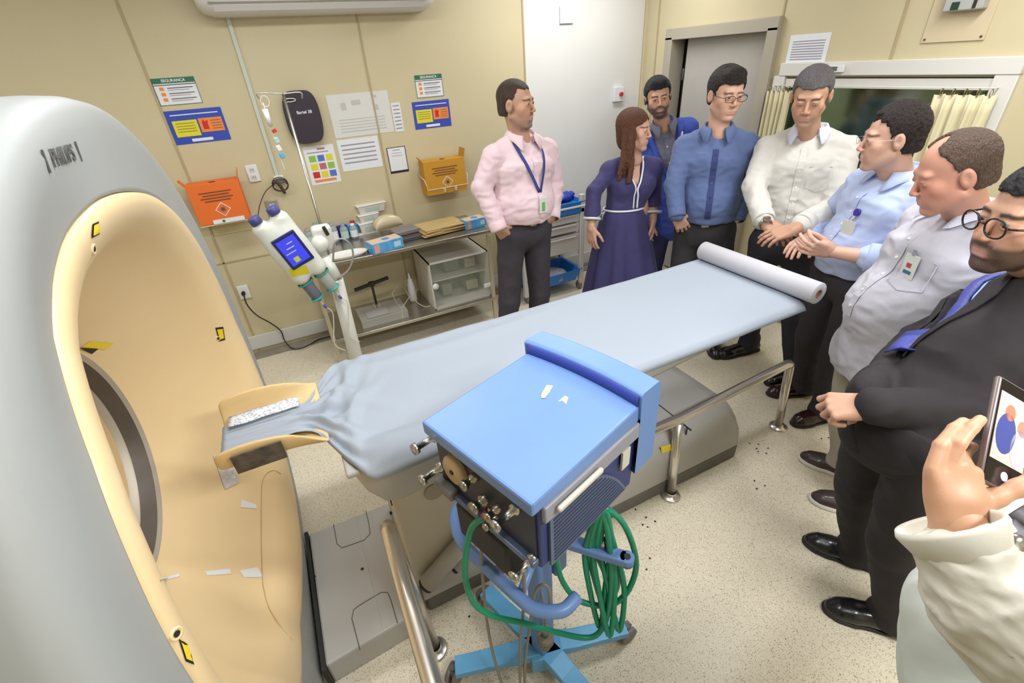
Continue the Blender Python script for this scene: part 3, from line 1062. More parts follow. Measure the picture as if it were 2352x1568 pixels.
rd = b.build('rear_hood', bl, vt, True, bevel=0.003)
b = MB(); b.grid([[vp(hx-0.006+0.012*(1-(y/hy)**2), y, 1.132), vp(hx-0.0065+0.012*(1-(y/hy)**2), y, 1.165)] for y in np.linspace(-hy+0.002, hy-0.002, 17)])
b.build('blue_band', bl2, rd, True, solid=0.002)
# body
b = MB()
b.prism([vp(-hx+0.012, -hy+0.006, 0.90), vp(hx+0.005, -hy+0.006, 0.88), vp(hx+0.02, -hy+0.006, 1.09), vp(-hx+0.012, -hy+0.006, 1.09)], VM.to_3x3() @ Vector((0, 2*hy-0.012, 0)))
body = b.build('cabinet', bl3, vt, True, bevel=0.005)
greyp = M('vent_trim_grey', (150, 150, 160), 0.4)
vbox('side_trim', (0.01, -hy+0.001, 1.068), (0.32, 0.014, 0.044), greyp)
vbox('side_handle', (-0.055, -hy-0.014, 1.072), (0.14, 0.012, 0.014), M('handle_cream', (200, 192, 176), 0.3), bev=0.005)
vbox('side_label', (0.125, -hy-0.001, 1.01), (0.03, 0.006, 0.055), M('label_pale', (206, 204, 190), 0.5), bev=0.0005)
# louvred side panel: flat plate, dark strips painted for the shade between slats
b = MB()
def arc_top(t): return 0.895+0.16*math.sqrt(max(0.0, 1-t*t))
pg = [vp(-hx+0.035, -hy-0.001, 0.893)]+[vp(-hx+0.035+0.275*u, -hy-0.001, 0.895+0.15*(1-max(0, (u-0.35)/0.65)**2.2)) for u in np.linspace(0, 1, 20)]
b.prism(pg, VM.to_3x3() @ Vector((0, 0.006, 0)))
b.build('side_grille', M('grille_slate', (92, 106, 132), 0.5), vt, True)
for i in range(12):
    zz = 0.905+i*0.0115
    uu = 0.35+0.65*max(0.0, 1-(zz-0.895)/0.15)**(1/2.2)
    w1 = -hx+0.035+0.275*uu-0.008
    b = MB(); b.box(((-hx+0.045+w1)/2, -hy-0.0018, zz), (w1+hx-0.045, 0.002, 0.0035), M4=VM); b.build('slat_shade_strip', M('slot_shade_navy', (50, 58, 84), 0.6), vt, True)
# connection face towards the ring
fx = -hx+0.012
vbox('face_plate', (fx-0.002, 0, 0.995), (0.006, 2*hy-0.03, 0.17), dkp, bev=0.001)
b = MB(); p = vp(fx-0.004, 0.085, 1.02); n_ = VM.to_3x3() @ Vector((-1, 0, 0))
b.lathe([(0.0, 0.016), (0.034, 0.016), (0.038, 0.010), (0.038, 0.0)], p, n_, 36); b.mi = 1
b.lathe([(0.0, 0.0165), (0.006, 0.0165), (0.006, 0.019), (0, 0.019)], p, n_, 12)
b.build('gauge', None, vt, True, mats=[M('gauge_tan', (196, 170, 130), 0.4), M('sticker_black')])
for (y, z) in ((0.155, 1.075), (0.155, 0.975), (-0.105, 1.045), (-0.145, 0.925)):
    b = MB(); p = vp(fx-0.003, y, z)
    b.lathe([(0.013, 0), (0.013, 0.010), (0.0075, 0.012), (0.0075, 0.050), (0.0135, 0.052), (0.0135, 0.062), (0.0, 0.063)], p, n_, 20)
    b.build('screw_knob', steel, vt, True)
for (y, z, r) in ((0.02, 1.04, 0.011), (-0.005, 0.99, 0.014), (-0.05, 1.0, 0.010), (-0.04, 0.96, 0.008)):
    b = MB(); p = vp(fx-0.003, y, z)
    b.lathe([(r, 0), (r, 0.012), (r*0.7, 0.014), (r*0.7, 0.026), (r*1.1, 0.028), (r*1.1, 0.038), (0.0, 0.04)], p, n_, 16)
    b.build('port', M('port_nickel', (170, 165, 150), 0.3, 1.0), vt, True)
vbox('lower_rail', (fx-0.010, -0.01, 0.925), (0.020, 0.30, 0.016), M('rail_blue_grey', (96, 112, 140), 0.3, 0.5), bev=0.003)
vbox('filter_block', (fx-0.016, 0.13, 0.93), (0.028, 0.07, 0.028), M('filter_grey', (120, 116, 116), 0.5), bev=0.006)
# connector with the green hose
pc = vp(fx, -0.005, 0.985)
c0, c1 = P(1150, 1145, z=0.985), P(1122, 1178, z=0.955)
b = MB(); b.lathe([(0.010, 0), (0.013, 0.004), (0.013, 0.02), (0.009, 0.022), (0.009, (c1-c0).length)], c0, c1-c0, 18); b.build('hose_connector', M('brass_pale', (190, 180, 140), 0.3, 1.0), vt, True)
b = MB(); dv = (c1-c0).normalized(); b.cyl(c1-dv*0.004, c1+dv*0.014, 0.0115, seg=16); b.build('connector_ring', M('ring_magenta', (190, 60, 150), 0.4), vt, True)
# column, cross foot, casters
b = MB(); b.box((0.0, 0, 0.50), (0.062, 0.055, 0.80), bev=0.010, M4=VM); b.build('column', bl, vt, True)
vbox('column_head', (0, 0, 0.865), (0.12, 0.14, 0.04), bl, bev=0.01)
vbox('mount_plate', (0.06, 0.0, 0.60), (0.05, 0.07, 0.20), bl, bev=0.006)
ft = M('vent_foot_blue', (98, 166, 212), 0.4, var=0.06, vscale=14)
for i, a in enumerate((161, -13, 107, -73)):
    d = az(a); s_ = UP.cross(d)
    L = 0.30
    b = MB(); rows = []
    for (x, z, w, h) in ((0.0, 0.125, 0.034, 0.04), (0.06, 0.125, 0.034, 0.04), (0.11, 0.108, 0.032, 0.032), (0.20, 0.098, 0.030, 0.028), (0.235, 0.094, 0.030, 0.030), (L, 0.088, 0.030, 0.030)):
        c = VC+d*x
        rows.append([c+s_*w+UP*(z-h), c+s_*w+UP*z, c-s_*w+UP*z, c-s_*w+UP*(z-h)])
    b.grid(rows, smooth=False, closed=True)
    b.bm.faces.new([b.bm.verts.new(p) for p in rows[-1]])
    b.build('foot_arm', ft, vt, True, bevel=0.004)
    b = MB()
    c = VC+d*(L+0.008)+UP*0.033
    sw = az(a+[60, 20, 80, -40][i])
    b.cyl(c-sw.cross(UP)*0.020, c-sw.cross(UP)*0.006, 0.033, seg=28); b.cyl(c+sw.cross(UP)*0.006, c+sw.cross(UP)*0.020, 0.033, seg=28)
    b.mi = 1; b.box(c+UP*0.016, (0.03, 0.03, 0.03), bev=0.006); b.cyl(c+UP*0.02, c+UP*0.045, 0.010, seg=12)
    b.build('caster', None, vt, True, mats=[M('caster_grey', (120, 118, 116), 0.5), M('caster_fork', (90, 88, 86), 0.4)])
b = MB(); b.box((0, 0, 0.085), (0.095, 0.095, 0.078), rot=(0, 0, rad(-17-18)), bev=0.004, M4=VM); b.build('foot_hub', ft, vt, True)
# curved push handle
hp = [P(1085, 1145, z=0.66), P(1052, 1165, z=0.66), P(1046, 1200, z=0.66), P(1062, 1245, z=0.66), P(1105, 1290, z=0.655), P(1190, 1370, z=0.655), P(1230, 1398, z=0.655), P(1290, 1402, z=0.655), P(1326, 1370, z=0.655)]
hb = [VC+Vector((-0.02, 0.10, 0.66))]+hp
b = MB(); b.tube(hb, 0.0165, 16, sub=6); b.build('push_handle', bl, vt, True)
b = MB(); b.tube([P(1195, 1368, z=0.655), VC+UP*0.655], 0.012, 12); b.build('handle_bracket', bl, vt, True)
b = MB(); p0, p1 = VC+Vector((0.03, -0.02, 0.70)), P(1440, 1285, z=0.70); d = (p1-p0); d.z = 0
L = d.length; q = math.atan2(d.y, d.x)
Mb = Matrix.Translation(p0) @ Matrix.Rotation(q, 4, 'Z')
b.box((L/2, 0, 0), (L, 0.036, 0.026), bev=0.005, M4=Mb); b.cyl(Mb @ Vector((L, 0, -0.013)), Mb @ Vector((L, 0, 0.013)), 0.018, seg=24); b.mi = 1
b.cyl(Mb @ Vector((L, 0, 0.0135)), Mb @ Vector((L, 0, 0.0150)), 0.0085, seg=18)
b.build('side_arm', None, vt, True, mats=[bl, M('sticker_black')])
vbox('yellow_mark', (0.045, 0.035, 1.1305), (0.030, 0.006, 0.001), M('sticker_old', (226, 222, 160), 0.6), bev=0)
b = MB()
for p in (((1244, 904), (1256, 884), (1270, 886), (1262, 900), (1252, 914), (1243, 914)),):
    b.prism([P(px, py, z=1.1335) for px, py in p], (0, 0, 0.0006))
b.build('worn_sticker', M('sticker_old', (226, 222, 160), 0.6), vt, True)
b = MB(); b.prism([P(px, py, z=1.133) for px, py in ((1282, 922), (1303, 904), (1307, 908), (1300, 928), (1292, 920))], (0, 0, 0.0006)); b.build('worn_sticker', M('sticker_old'), vt, True)
vbox('lower_box', (-0.07, 0.04, 0.80), (0.17, 0.19, 0.12), M('vent_box_black', (26, 24, 30), 0.5), bev=0.01)

# hoses and cables
grn = M('hose_green', (14, 140, 104), 0.35)
def Yp(px, py, y): return P(px, py, y=y)
path = [c1+dv*0.012, P(1085, 1210, z=0.90), P(1070, 1270, z=0.82), P(1070, 1335, z=0.72), P(1092, 1388, z=0.62), P(1135, 1415, z=0.56), P(1200, 1430, z=0.50), P(1280, 1452, z=0.44), P(1345, 1464, z=0.40), P(1378, 1450, z=0.42), P(1398, 1400, z=0.50), P(1404, 1320, z=0.62), P(1398, 1240, z=0.76), P(1385, 1180, z=0.86)]
coil = []
for i in range(5):
    cxp = 1352+i*11
    lo = [1440, 1395, 1460, 1360, 1448][i]
    coil += [P(1378+i*3, 1172, z=0.875), P(cxp-8-i*2, 1260, z=0.70), P(cxp+2, (1260+lo)/2, z=0.56), P(cxp+26, lo, z=0.42), P(cxp+38, (1260+lo)/2, z=0.56), P(1402+i*2, 1250, z=0.72)]
coil += [P(1388, 1170, z=0.875), P(1430, 1200, z=0.80), P(1456, 1260, z=0.70), P(1460, 1310, z=0.62), P(1440, 1360, z=0.55), P(1405, 1388, z=0.50), P(1360, 1388, z=0.50), P(1320, 1372, z=0.52), P(1290, 1330, z=0.58), P(1277, 1280, z=0.66), P(1290, 1230, z=0.78)]
b = MB(); b.tube(path+coil[:-1], 0.0078, 12, sub=7)
ho = tag(b.build('green_hose', grn), 'green oxygen hose looped from the blue ventilator and hanging in coils', 'hose')
b = MB(); b.lathe([(0.008, 0), (0.011, 0.004), (0.011, 0.03), (0.008, 0.034), (0.010, 0.05), (0, 0.05)], P(1383, 1235, z=0.74), P(1388, 1270, z=0.69)-P(1383, 1235, z=0.74), 16)
b.build('hose_coupling', steel, ho, True)
gc = M('cable_grey', (142, 136, 124), 0.5)
for nm, pts, lab in (('grey_cable', [P(1104, 1190, z=0.84), P(1106, 1280, z=0.70), P(1115, 1400, z=0.42), P(1130, 1490, z=0.25), P(1152, 1568, z=0.10), P(1165, 1620, z=0.012)], 'thin grey cable hanging at the left of the ventilator stand'),
                     ('grey_cable', [P(1205, 1300, z=0.80), P(1202, 1400, z=0.55), P(1195, 1480, z=0.32), P(1195, 1568, z=0.12), P(1200, 1630, z=0.012)], 'grey cable hanging straight down in front of the ventilator column'),
                     ('grey_cable', [P(1262, 1400, z=0.50), P(1262, 1356, z=0.58), P(1248, 1342, z=0.60), P(1228, 1362, z=0.55), P(1218, 1430, z=0.40), P(1206, 1520, z=0.22), P(1206, 1600, z=0.05)], 'grey cable looped over in front of the ventilator column')):
    b = MB(); b.tube(pts, 0.0045, 8, sub=6); tag(b.build(nm, gc), lab, 'cable')
b = MB(); p = P(1252, 1440, z=0.34); b.cyl(p, p-UP*0.045, 0.010, seg=12); b.cyl(p-UP*0.045, p-UP*0.07, 0.024, 0.026, seg=16); b.cyl(p-UP*0.07, p-UP*0.12, 0.020, 0.013, seg=16); b.tube([p, p+UP*0.10, p+UP*0.16+Vector((0.004, 0.02, 0))], 0.003, 8)
tag(b.build('hanging_valve', M('valve_grey', (134, 128, 116), 0.6)), 'dusty grey valve hanging on the ventilator column', 'valve')
# ------------------------------------------------------------------ people
skinmat = M('skin', (200, 150, 120), 0.48, attr='tint', bump=0.04, bscale=260, sss=0.08)
eyemat = M('eye', (230, 230, 230), 0.15, attr='tint')

def hair_m(name, col, st=(60, 60, 12)):
    return M(name, col, 0.6, bump=1.0, bscale=7, var=0.55, vscale=7, stretch=st)

def head_sdf(h=0.003, st=None, eye_open=0.006, neck=None, wide=1.0, jaw=1.0):
    s = SDF(h, 0.014)
    w = wide
    s.ell((0, -0.018, 0.034), (0.076*w, 0.094, 0.084))
    s.ell((0, 0.022, -0.030), (0.060*w*jaw, 0.062, 0.082), k=0.02)
    s.cap((-0.052*w*jaw, 0.0, -0.055), (-0.018*w, 0.064, -0.098), 0.018, 0.016, k=0.02)
    s.cap((0.052*w*jaw, 0.0, -0.055), (0.018*w, 0.064, -0.098), 0.018, 0.016, k=0.02)
    s.ell((0, 0.072, -0.098), (0.022, 0.018, 0.016), k=0.014)
    for q in (-1, 1):
        s.ell((q*0.040*w, 0.055, -0.018), (0.024, 0.020, 0.024), k=0.02)
        s.ell((q*0.022, 0.062, -0.055), (0.026, 0.023, 0.032), k=0.02)
    s.cap((-0.034*w, 0.070, 0.028), (0.034*w, 0.070, 0.028), 0.0125, k=0.014)
    for q in (-1, 1):
        s.ell((q*0.031, 0.099, 0.008), (0.017, 0.015, 0.013), k=0.012, op='-')
    s.cap((0, 0.080, 0.016), (0, 0.100, -0.022), 0.0070, 0.0095, k=0.007)
    s.ell((0, 0.1015, -0.026), (0.0088, 0.0092, 0.0078), k=0.005)
    for q in (-1, 1):
        s.ell((q*0.0115, 0.094, -0.029), (0.0075, 0.010, 0.0065), k=0.004)
    # eyelids around the eyeballs
    for q in (-1, 1):
        s.ell((q*0.031, 0.0740, 0.007), (0.0160, 0.0148, 0.0130), k=0.008)
        s.ell((q*0.031, 0.092, 0.0052 if eye_open > 0.004 else 0.001), (0.0135, 0.012, eye_open*0.82), k=0.0015, op='-')
    # mouth
    s.cap((-0.021, 0.080, -0.0595), (0.021, 0.080, -0.0595), 0.0065, k=0.006)
    s.cap((-0.014, 0.086, -0.0585), (0.014, 0.086, -0.0585), 0.0055, k=0.005)
    s.cap((-0.015, 0.083, -0.071), (0.015, 0.083, -0.071), 0.0070, k=0.006)
    s.cap((-0.022, 0.093, -0.0645), (0.022, 0.093, -0.0645), 0.0022, k=0.002, op='-')
    for q in (-1, 1):
        t = rad(12)*q
        R = np.array([[math.cos(t), -math.sin(t), 0], [math.sin(t), math.cos(t), 0], [0, 0, 1]])
        s.ell((q*0.079*w, -0.008, -0.002), (0.009, 0.019, 0.032), R, k=0.005)
        s.ell((q*0.087*w, -0.003, 0.002), (0.006, 0.009, 0.017), R, k=0.004, op='-')
    if neck is not None:
        s.cap((0, -0.022, -0.05), neck, 0.047*w, 0.052*w, k=0.03)
        s.cap((0, 0.025, -0.085), (neck[0], neck[1]+0.03, neck[2]), 0.022, 0.03, k=0.03)
    return s

def sstep(a, b, x):
    t = np.clip((x-a)/(b-a), 0, 1)
    return t*t*(3-2*t)

def skin_tint(V, base, lips=(0.62, 0.30, 0.27), beard=None, beard_amt=0.0, brow=(0.06, 0.04, 0.03), brow_amt=0.8, style='full', rosy=0.0, make=False):
    x, y, z = V.T
    C = np.tile(np.array(base), (len(V), 1))
    def mixc(C, c, a): return C*(1-a[:, None])+np.array(c)*a[:, None]
    ax = np.abs(x)
    ch = np.exp(-((ax-0.045)/0.02)**2-((z+0.02)/0.025)**2)*(y > 0)
    C = mixc(C, np.array(base)*np.array((1.06, 0.80, 0.76)), ch*(0.35+rosy))
    ns = np.exp(-(ax/0.016)**2-((z+0.024)/0.016)**2)*(y > 0.08)
    C = mixc(C, np.array(base)*np.array((1.02, 0.76, 0.72)), ns*0.5)
    front = sstep(0.0, 0.03, y)
    if beard is not None and beard_amt > 0:
        nse = 0.5+0.5*np.sin(x*900)*np.sin(z*1100+y*700)
        line = -0.045+0.55*np.clip(0.05-y, 0, 0.05)*2-0.0*ax
        low = sstep(0.010, -0.008, z-line)
        side = ((y < 0.045) & (y > -0.02) & (z < 0.0) & (z > -0.12)).astype(float)*sstep(0.055, 0.066, ax)
        must = np.exp(-((z+0.047)/0.0075)**2)*sstep(0.034, 0.026, ax)*(y > 0.06)
        mouthclear = 1-np.exp(-((z+0.064)/0.0085)**2-(ax/0.021)**2)*(y > 0.06)
        if style == 'full': a = np.maximum(low*mouthclear, np.maximum(must, side*0.8))
        elif style == 'goatee':
            chin = sstep(0.040, 0.026, ax)*sstep(-0.06, -0.078, z)*(y > 0.03)
            a = np.maximum(np.maximum(chin*mouthclear, must), low*0.35*mouthclear)
        else: a = low*0.6
        a = a*sstep(-0.145, -0.120, z)*sstep(-0.03, 0.0, y)
        C = mixc(C, beard, np.clip(a*beard_amt*(0.80+0.25*nse), 0, 1))
    lp = np.exp(-(ax/0.020)**4-((z+0.0650)/0.0085)**4)*(y > 0.070)
    C = mixc(C, lips, lp*0.9)
    br = np.exp(-((z-(0.0285-0.16*np.abs(ax-0.032)))/0.0050)**4)*sstep(0.009, 0.014, ax)*sstep(0.056, 0.048, ax)*(y > 0.035)
    C = mixc(C, brow, np.clip(br*brow_amt, 0, 1))
    if make or True:
        ll = np.exp(-((z-0.0115)/0.0022)**2-((ax-0.031)/0.013)**4)*(y > 0.06)
        C = mixc(C, (0.05, 0.03, 0.025), ll*0.75)
    return C

def hand_sdf(side=1, pose='relax', h=0.0032):
    """wrist at origin, fingers along +y, back of the hand +z, thumb towards side*x"""
    s = SDF(h, 0.008)
    cur = {'relax': 20, 'flat': 6, 'curl': 40, 'fist': 68, 'pinch': 34, 'hold': 46}[pose]
    s.cap((0, -0.012, 0), (0, 0.012, 0), 0.023, 0.023, wide=(1, 0, 0), wf=1.25)
    bx = [side*0.031, side*0.011, -side*0.010, -side*0.030]
    by = [0.088, 0.092, 0.088, 0.078]
    ln = [0.072, 0.080, 0.074, 0.058]
    for i in range(4):
        s.cap((bx[i]*0.55, 0.010, 0), (bx[i], by[i], 0), 0.0145, 0.0105, k=0.012)
    s.ell((side*0.022, 0.035, -0.010), (0.018, 0.030, 0.013), k=0.012)
    s.ell((-side*0.022, 0.040, -0.008), (0.014, 0.032, 0.012), k=0.012)
    for i in range(4):
        p = np.array((bx[i], by[i], 0.0)); a = rad(cur*(0.55+0.12*i)); spread = (bx[i]/0.031)*0.10
        if pose == 'pinch': a = rad([44, 30, 22, 14][i])
        if pose == 'flat': spread *= 1.8
        for j, f in enumerate((0.46, 0.30, 0.24)):
            d = np.array((math.sin(spread), math.cos(a)*math.cos(spread), -math.sin(a)))
            q = p+d*ln[i]*f
            s.cap(p, q, 0.0093-0.0008*j, 0.0085-0.0008*j, k=0.003)
            p = q
            a += rad(cur*(1.0 if j == 0 else 0.7))
    t = {'relax': (0.62, 0.72, -0.32), 'flat': (0.75, 0.65, -0.1), 'curl': (0.45, 0.7, -0.55), 'fist': (0.2, 0.75, -0.6), 'pinch': (0.35, 0.85, -0.42), 'hold': (0.35, 0.75, -0.55)}[pose]
    d = np.array((side*t[0], t[1], t[2])); d /= np.linalg.norm(d)
    p = np.array((side*0.020, 0.018, -0.006))
    for j, f in enumerate((0.042, 0.034, 0.027)):
        q = p+d*f
        s.cap(p, q, 0.0140-0.0022*j, 0.0120-0.0020*j, k=0.008 if j == 0 else 0.003)
        p = q
        d = d+np.array((-side*0.16, 0.20, -0.06)); d /= np.linalg.norm(d)
    return s

def xf(V, R, o, sc=1.0):
    return V*sc @ np.array(R).T+np.array(o)

def basis(f, up, right=None):
    """columns: right, forward, up"""
    f = Vector(f).normalized()
    r = f.cross(Vector(up)).normalized()
    u = r.cross(f).normalized()
    return np.array([[r[i], f[i], u[i]] for i in range(3)])

def head_basis(a, pitch=0, roll=0):
    m = Matrix.Rotation(rad(a-90), 3, 'Z') @ Matrix.Rotation(rad(-pitch), 3, 'X') @ Matrix.Rotation(rad(roll), 3, 'Y')
    return np.array(m)

def hand_mesh(w, d, n, side, pose, base, sc=1.0, h=0.0032):
    """w wrist, d finger direction, n back-of-hand direction"""
    V, F = hand_sdf(side, pose, h).mesh()
    R = basis(d, n)
    C = np.tile(np.array(base), (len(V), 1))
    tip = sstep(0.10, 0.17, V[:, 1])[:, None]
    C = C*(1-0.25*tip)+C*np.array((1.03, 0.82, 0.78))*0.25*tip
    return xf(V, R, w, sc), F, C

def slice_ring(pts, r): pass

def person(label, sp):
    f, fh = az(sp['az']), az(sp.get('haz', sp['az']))
    R, Rh = f.cross(UP), fh.cross(UP)
    pel, nk, hd = Vector(sp['pel']), Vector(sp['nk']), Vector(sp['hd'])
    spine = (nk-pel)
    su = spine.normalized()
    f = (f-su*f.dot(su)).normalized()
    R = f.cross(su)
    W = sp.get('w', 1.0)
    sh = sp.get('sh', 0.175)
    feet = sp['feet']
    cx = sum(q[0] for q in feet)/2; cy = sum(q[1] for q in feet)/2
    t = thing('person', label, 'person', (cx, cy, 0))
    base = sp['skin']
    beltz = pel.z+sp.get('belt', 0.10)
    # joints
    S = {'L': nk-R*sh-su*0.072, 'R': nk+R*sh-su*0.072}
    wc = pel+spine*0.36+f*sp.get('wf', 0.0)
    cc = pel+spine*0.72+f*0.012
    hip = {'L': pel-Rh*0.088, 'R': pel+Rh*0.088}
    legs = {}
    for q, ft in zip('LR', feet):
        d = az(ft[2])
        an = Vector((ft[0], ft[1], 0.085))-d*0.0
        kn = (hip[q]*0.46+an*0.54)+d*0.035
        legs[q] = (kn, an, d)
    def torso(s, o, belly=0.0, arms=True, flare=0.0):
        dh, dw, dc = 0.112*W+o, 0.105*W+o+belly*0.4, 0.108*W+o
        s.cap(pel+Vector((0, 0, 0.0)), wc, dh+flare, dw, k=0.04, wide=R, wf=1.42)
        s.cap(wc, cc, dw, dc, k=0.04, wide=R, wf=1.46)
        s.cap(cc, nk-su*0.095, dc, 0.062+o, k=0.045, wide=R, wf=1.50)
        s.cap(S['L'], S['R'], 0.047+o, k=0.035)
        s.cap(nk+su*0.012, (nk*0.35+S['L']*0.65)+su*0.014, 0.040+o, 0.036+o, k=0.03)
        s.cap(nk+su*0.012, (nk*0.35+S['R']*0.65)+su*0.014, 0.040+o, 0.036+o, k=0.03)
        if belly: s.ell(pel+spine*0.30+f*(0.045+belly*0.5), (0.125*W+o, 0.125*W+o, 0.15), k=0.06)
        if sp.get('bust'):
            for q in (-1, 1): s.ell(pel+spine*0.70+f*0.075+R*(q*0.065), (0.058+o, 0.052+o, 0.062+o), k=0.04)
    def arm(s, q, o, r=(0.050, 0.041, 0.033), to=1.0, k=0.02):
        e, w = Vector(sp['arm'][q][0]), Vector(sp['arm'][q][1])
        s.cap(S[q], e, r[0]+o, r[1]+o, k=k)
        s.cap(e, e.lerp(w, to), r[1]+o, r[1]*(1-to)+r[2]*to+o, k=0.012)
    # ---- body: one mesh (coarse below the clothes, fine head and hands)
    bs = SDF(0.012, 0.03)
    torso(bs, -0.012)
    for q in 'LR':
        arm(bs, q, -0.010)
        kn, an, d = legs[q]
        bs.cap(hip[q], kn, 0.072, 0.048, k=0.03); bs.cap(kn, an, 0.046, 0.032, k=0.02)
    V, F = bs.mesh()
    parts = [(V, F, np.tile(np.array(base), (len(V), 1)))]
    hb = head_basis(*sp['head'])
    hs = sp.get('hs', 1.0)
    nl = (np.array(nk-su*0.01)-np.array(hd)) @ hb/hs
    V, F = head_sdf(sp.get('hh', 0.003), None, sp.get('eye', 0.006), nl, sp.get('hw', 1.0), sp.get('jaw', 1.0)).mesh()
    C = skin_tint(V, base, **sp.get('face', {}))
    parts.append((xf(V, hb, hd, hs), F, C))
    for q in 'LR':
        e, w, hdv, hn, pose = sp['arm'][q]
        ds = 1 if q == 'L' else -1
        ds = sp.get('flip', {}).get(q, ds)
        parts.append(hand_mesh(w, hdv, hn, ds, pose, base, sp.get('hand', 1.0)))
        fs = SDF(0.006, 0.01)
        fs.cap(Vector(w)+Vector(hdv).normalized()*0.006, Vector(e).lerp(Vector(w), sp.get('fore', 0.6)), 0.024, 0.028 if sp.get('fore', 0.6) > 0.5 else 0.033)
        V, F = fs.mesh(); parts.append((V, F, np.tile(np.array(base), (len(V), 1))))
    V, F, C = joinVF(parts)
    link_mesh('body', np_mesh('body', V, F, C), skinmat, t, True)
    # ---- eyes
    for q in (-1, 1):
        b = MB(); b.ball((0, 0, 0), 0.0116, seg=24)
        me = bpy.data.meshes.new('eye'); b.bm.to_mesh(me); b.bm.free()
        co = np.array([v.co for v in me.vertices])
        g = np.array(sp.get('gaze', (0, 1, -0.08))); g = g/np.linalg.norm(g)
        dt = (co/0.0116) @ g
        c = np.where((dt > 0.965)[:, None], (0.01, 0.01, 0.01), np.where((dt > 0.84)[:, None], (0.07, 0.035, 0.02), (0.72, 0.70, 0.68)))
        a = me.color_attributes.new('tint', 'FLOAT_COLOR', 'POINT'); a.data.foreach_set('color', np.c_[c, np.ones(len(c))].astype(np.float32).ravel())
        co = xf(co+np.array((q*0.031, 0.0738, 0.0062)), hb, hd, hs)
        me.vertices.foreach_set('co', co.astype(np.float32).ravel())
        link_mesh('eye', me, eyemat, t, True, smooth=True)
    # ---- hair
    hr = sp.get('hair')
    if hr:
        s = SDF(0.0032, 0.012)
        st = hr.get('style', 'short')
        tk = hr.get('th', 0.0)
        w = sp.get('hw', 1.0)
        s.ell((0, -0.020, 0.040+tk*0.5), (0.0795*w+tk*0.5, 0.098+tk*0.4, 0.085+tk))
        s.ell((0, -0.050, -0.02), (0.066*w, 0.060, 0.07), k=0.02)
        if hr.get('quiff'): s.ell((hr.get('qx', 0), 0.045, 0.105), (0.055, 0.038, 0.024+tk), k=0.02)
        zf, yf, zn, yt = hr.get('zf', 0.066), hr.get('yf', 0.20), hr.get('zn', -0.055), hr.get('yt', 0.018)
        def hl(X, Y, Z):
            nz1 = 0.003*np.sin(X*160)+0.002*np.sin(Z*230+Y*90)
            top = np.maximum(zf+0.35*np.abs(X)*0-Z+nz1, Y-yf)
            if hr.get('recede'): top = np.maximum(top, (Y-hr['recede'])-1.1*np.maximum(0, 0.032-np.abs(X))*0-np.maximum(0, 0.03-np.abs(X))*hr.get('peak', 0.6)+nz1)
            back = np.maximum(Y-yt-0.35*np.maximum(Z-0.02, 0)+nz1, (zn+np.clip((Y+0.03)*0.9, 0, 0.045))-Z)
            ear = 0.026-np.sqrt(((Y+0.006)/1.0)**2+((Z+0.006)/1.35)**2)
            back = np.maximum(back, np.where(np.abs(X) > 0.05, ear, -1))
            g = np.minimum(top, back)
            if hr.get('bald'): g = np.maximum(g, hr['bald']-np.sqrt((X/0.055)**2+((Y-0.03)/0.075)**2)*0.06)
            return g
        s.fn(hl, 0.003)
        if st == 'long':
            sd = hr.get('side', 1)
            s = SDF(0.004, 0.02)
            s.ell((0, -0.022, 0.040), (0.084, 0.102, 0.088))
            s.ell((0, -0.040, -0.03), (0.075, 0.070, 0.10), k=0.03)
            def hl2(X, Y, Z): return np.minimum(np.maximum(0.074-0.55*np.abs(X)-Z, Y-0.2), np.maximum(Y-0.026+0.35*np.maximum(-Z, 0)*0, -0.16-Z))
            s.fn(hl2, 0.004)
            for i, (dx, dy) in enumerate(((0.0, 0.0), (0.016, 0.018), (-0.012, 0.022), (0.010, -0.020))):
                p = np.array((sd*(0.070+dx*0.4), -0.012+dy, 0.0))
                for j in range(7):
                    a = j*0.9+i*1.7
                    q2 = p+np.array((sd*0.006+0.010*math.sin(a)*(j > 2), 0.007*math.cos(a)*(j > 2)+0.004, -0.040))
                    s.cap(p, q2, 0.021-0.0012*j, 0.020-0.0012*j, k=0.007)
                    p = q2
            for q in (-1,):
                s.cap((-sd*0.068, -0.01, 0.0), (-sd*0.066, -0.03, -0.14), 0.020, 0.014)
        V, F = s.mesh()
        me = np_mesh('hair', xf(V, hb, hd, hs), F)
        wrinkle(me, 0.0022*hr.get('rough', 1), 60)
        link_mesh('hair', me, hair_m(hr.get('mat', 'hair_dark'), hr['col']), t, True)
    # ---- glasses
    gl = sp.get('glasses')
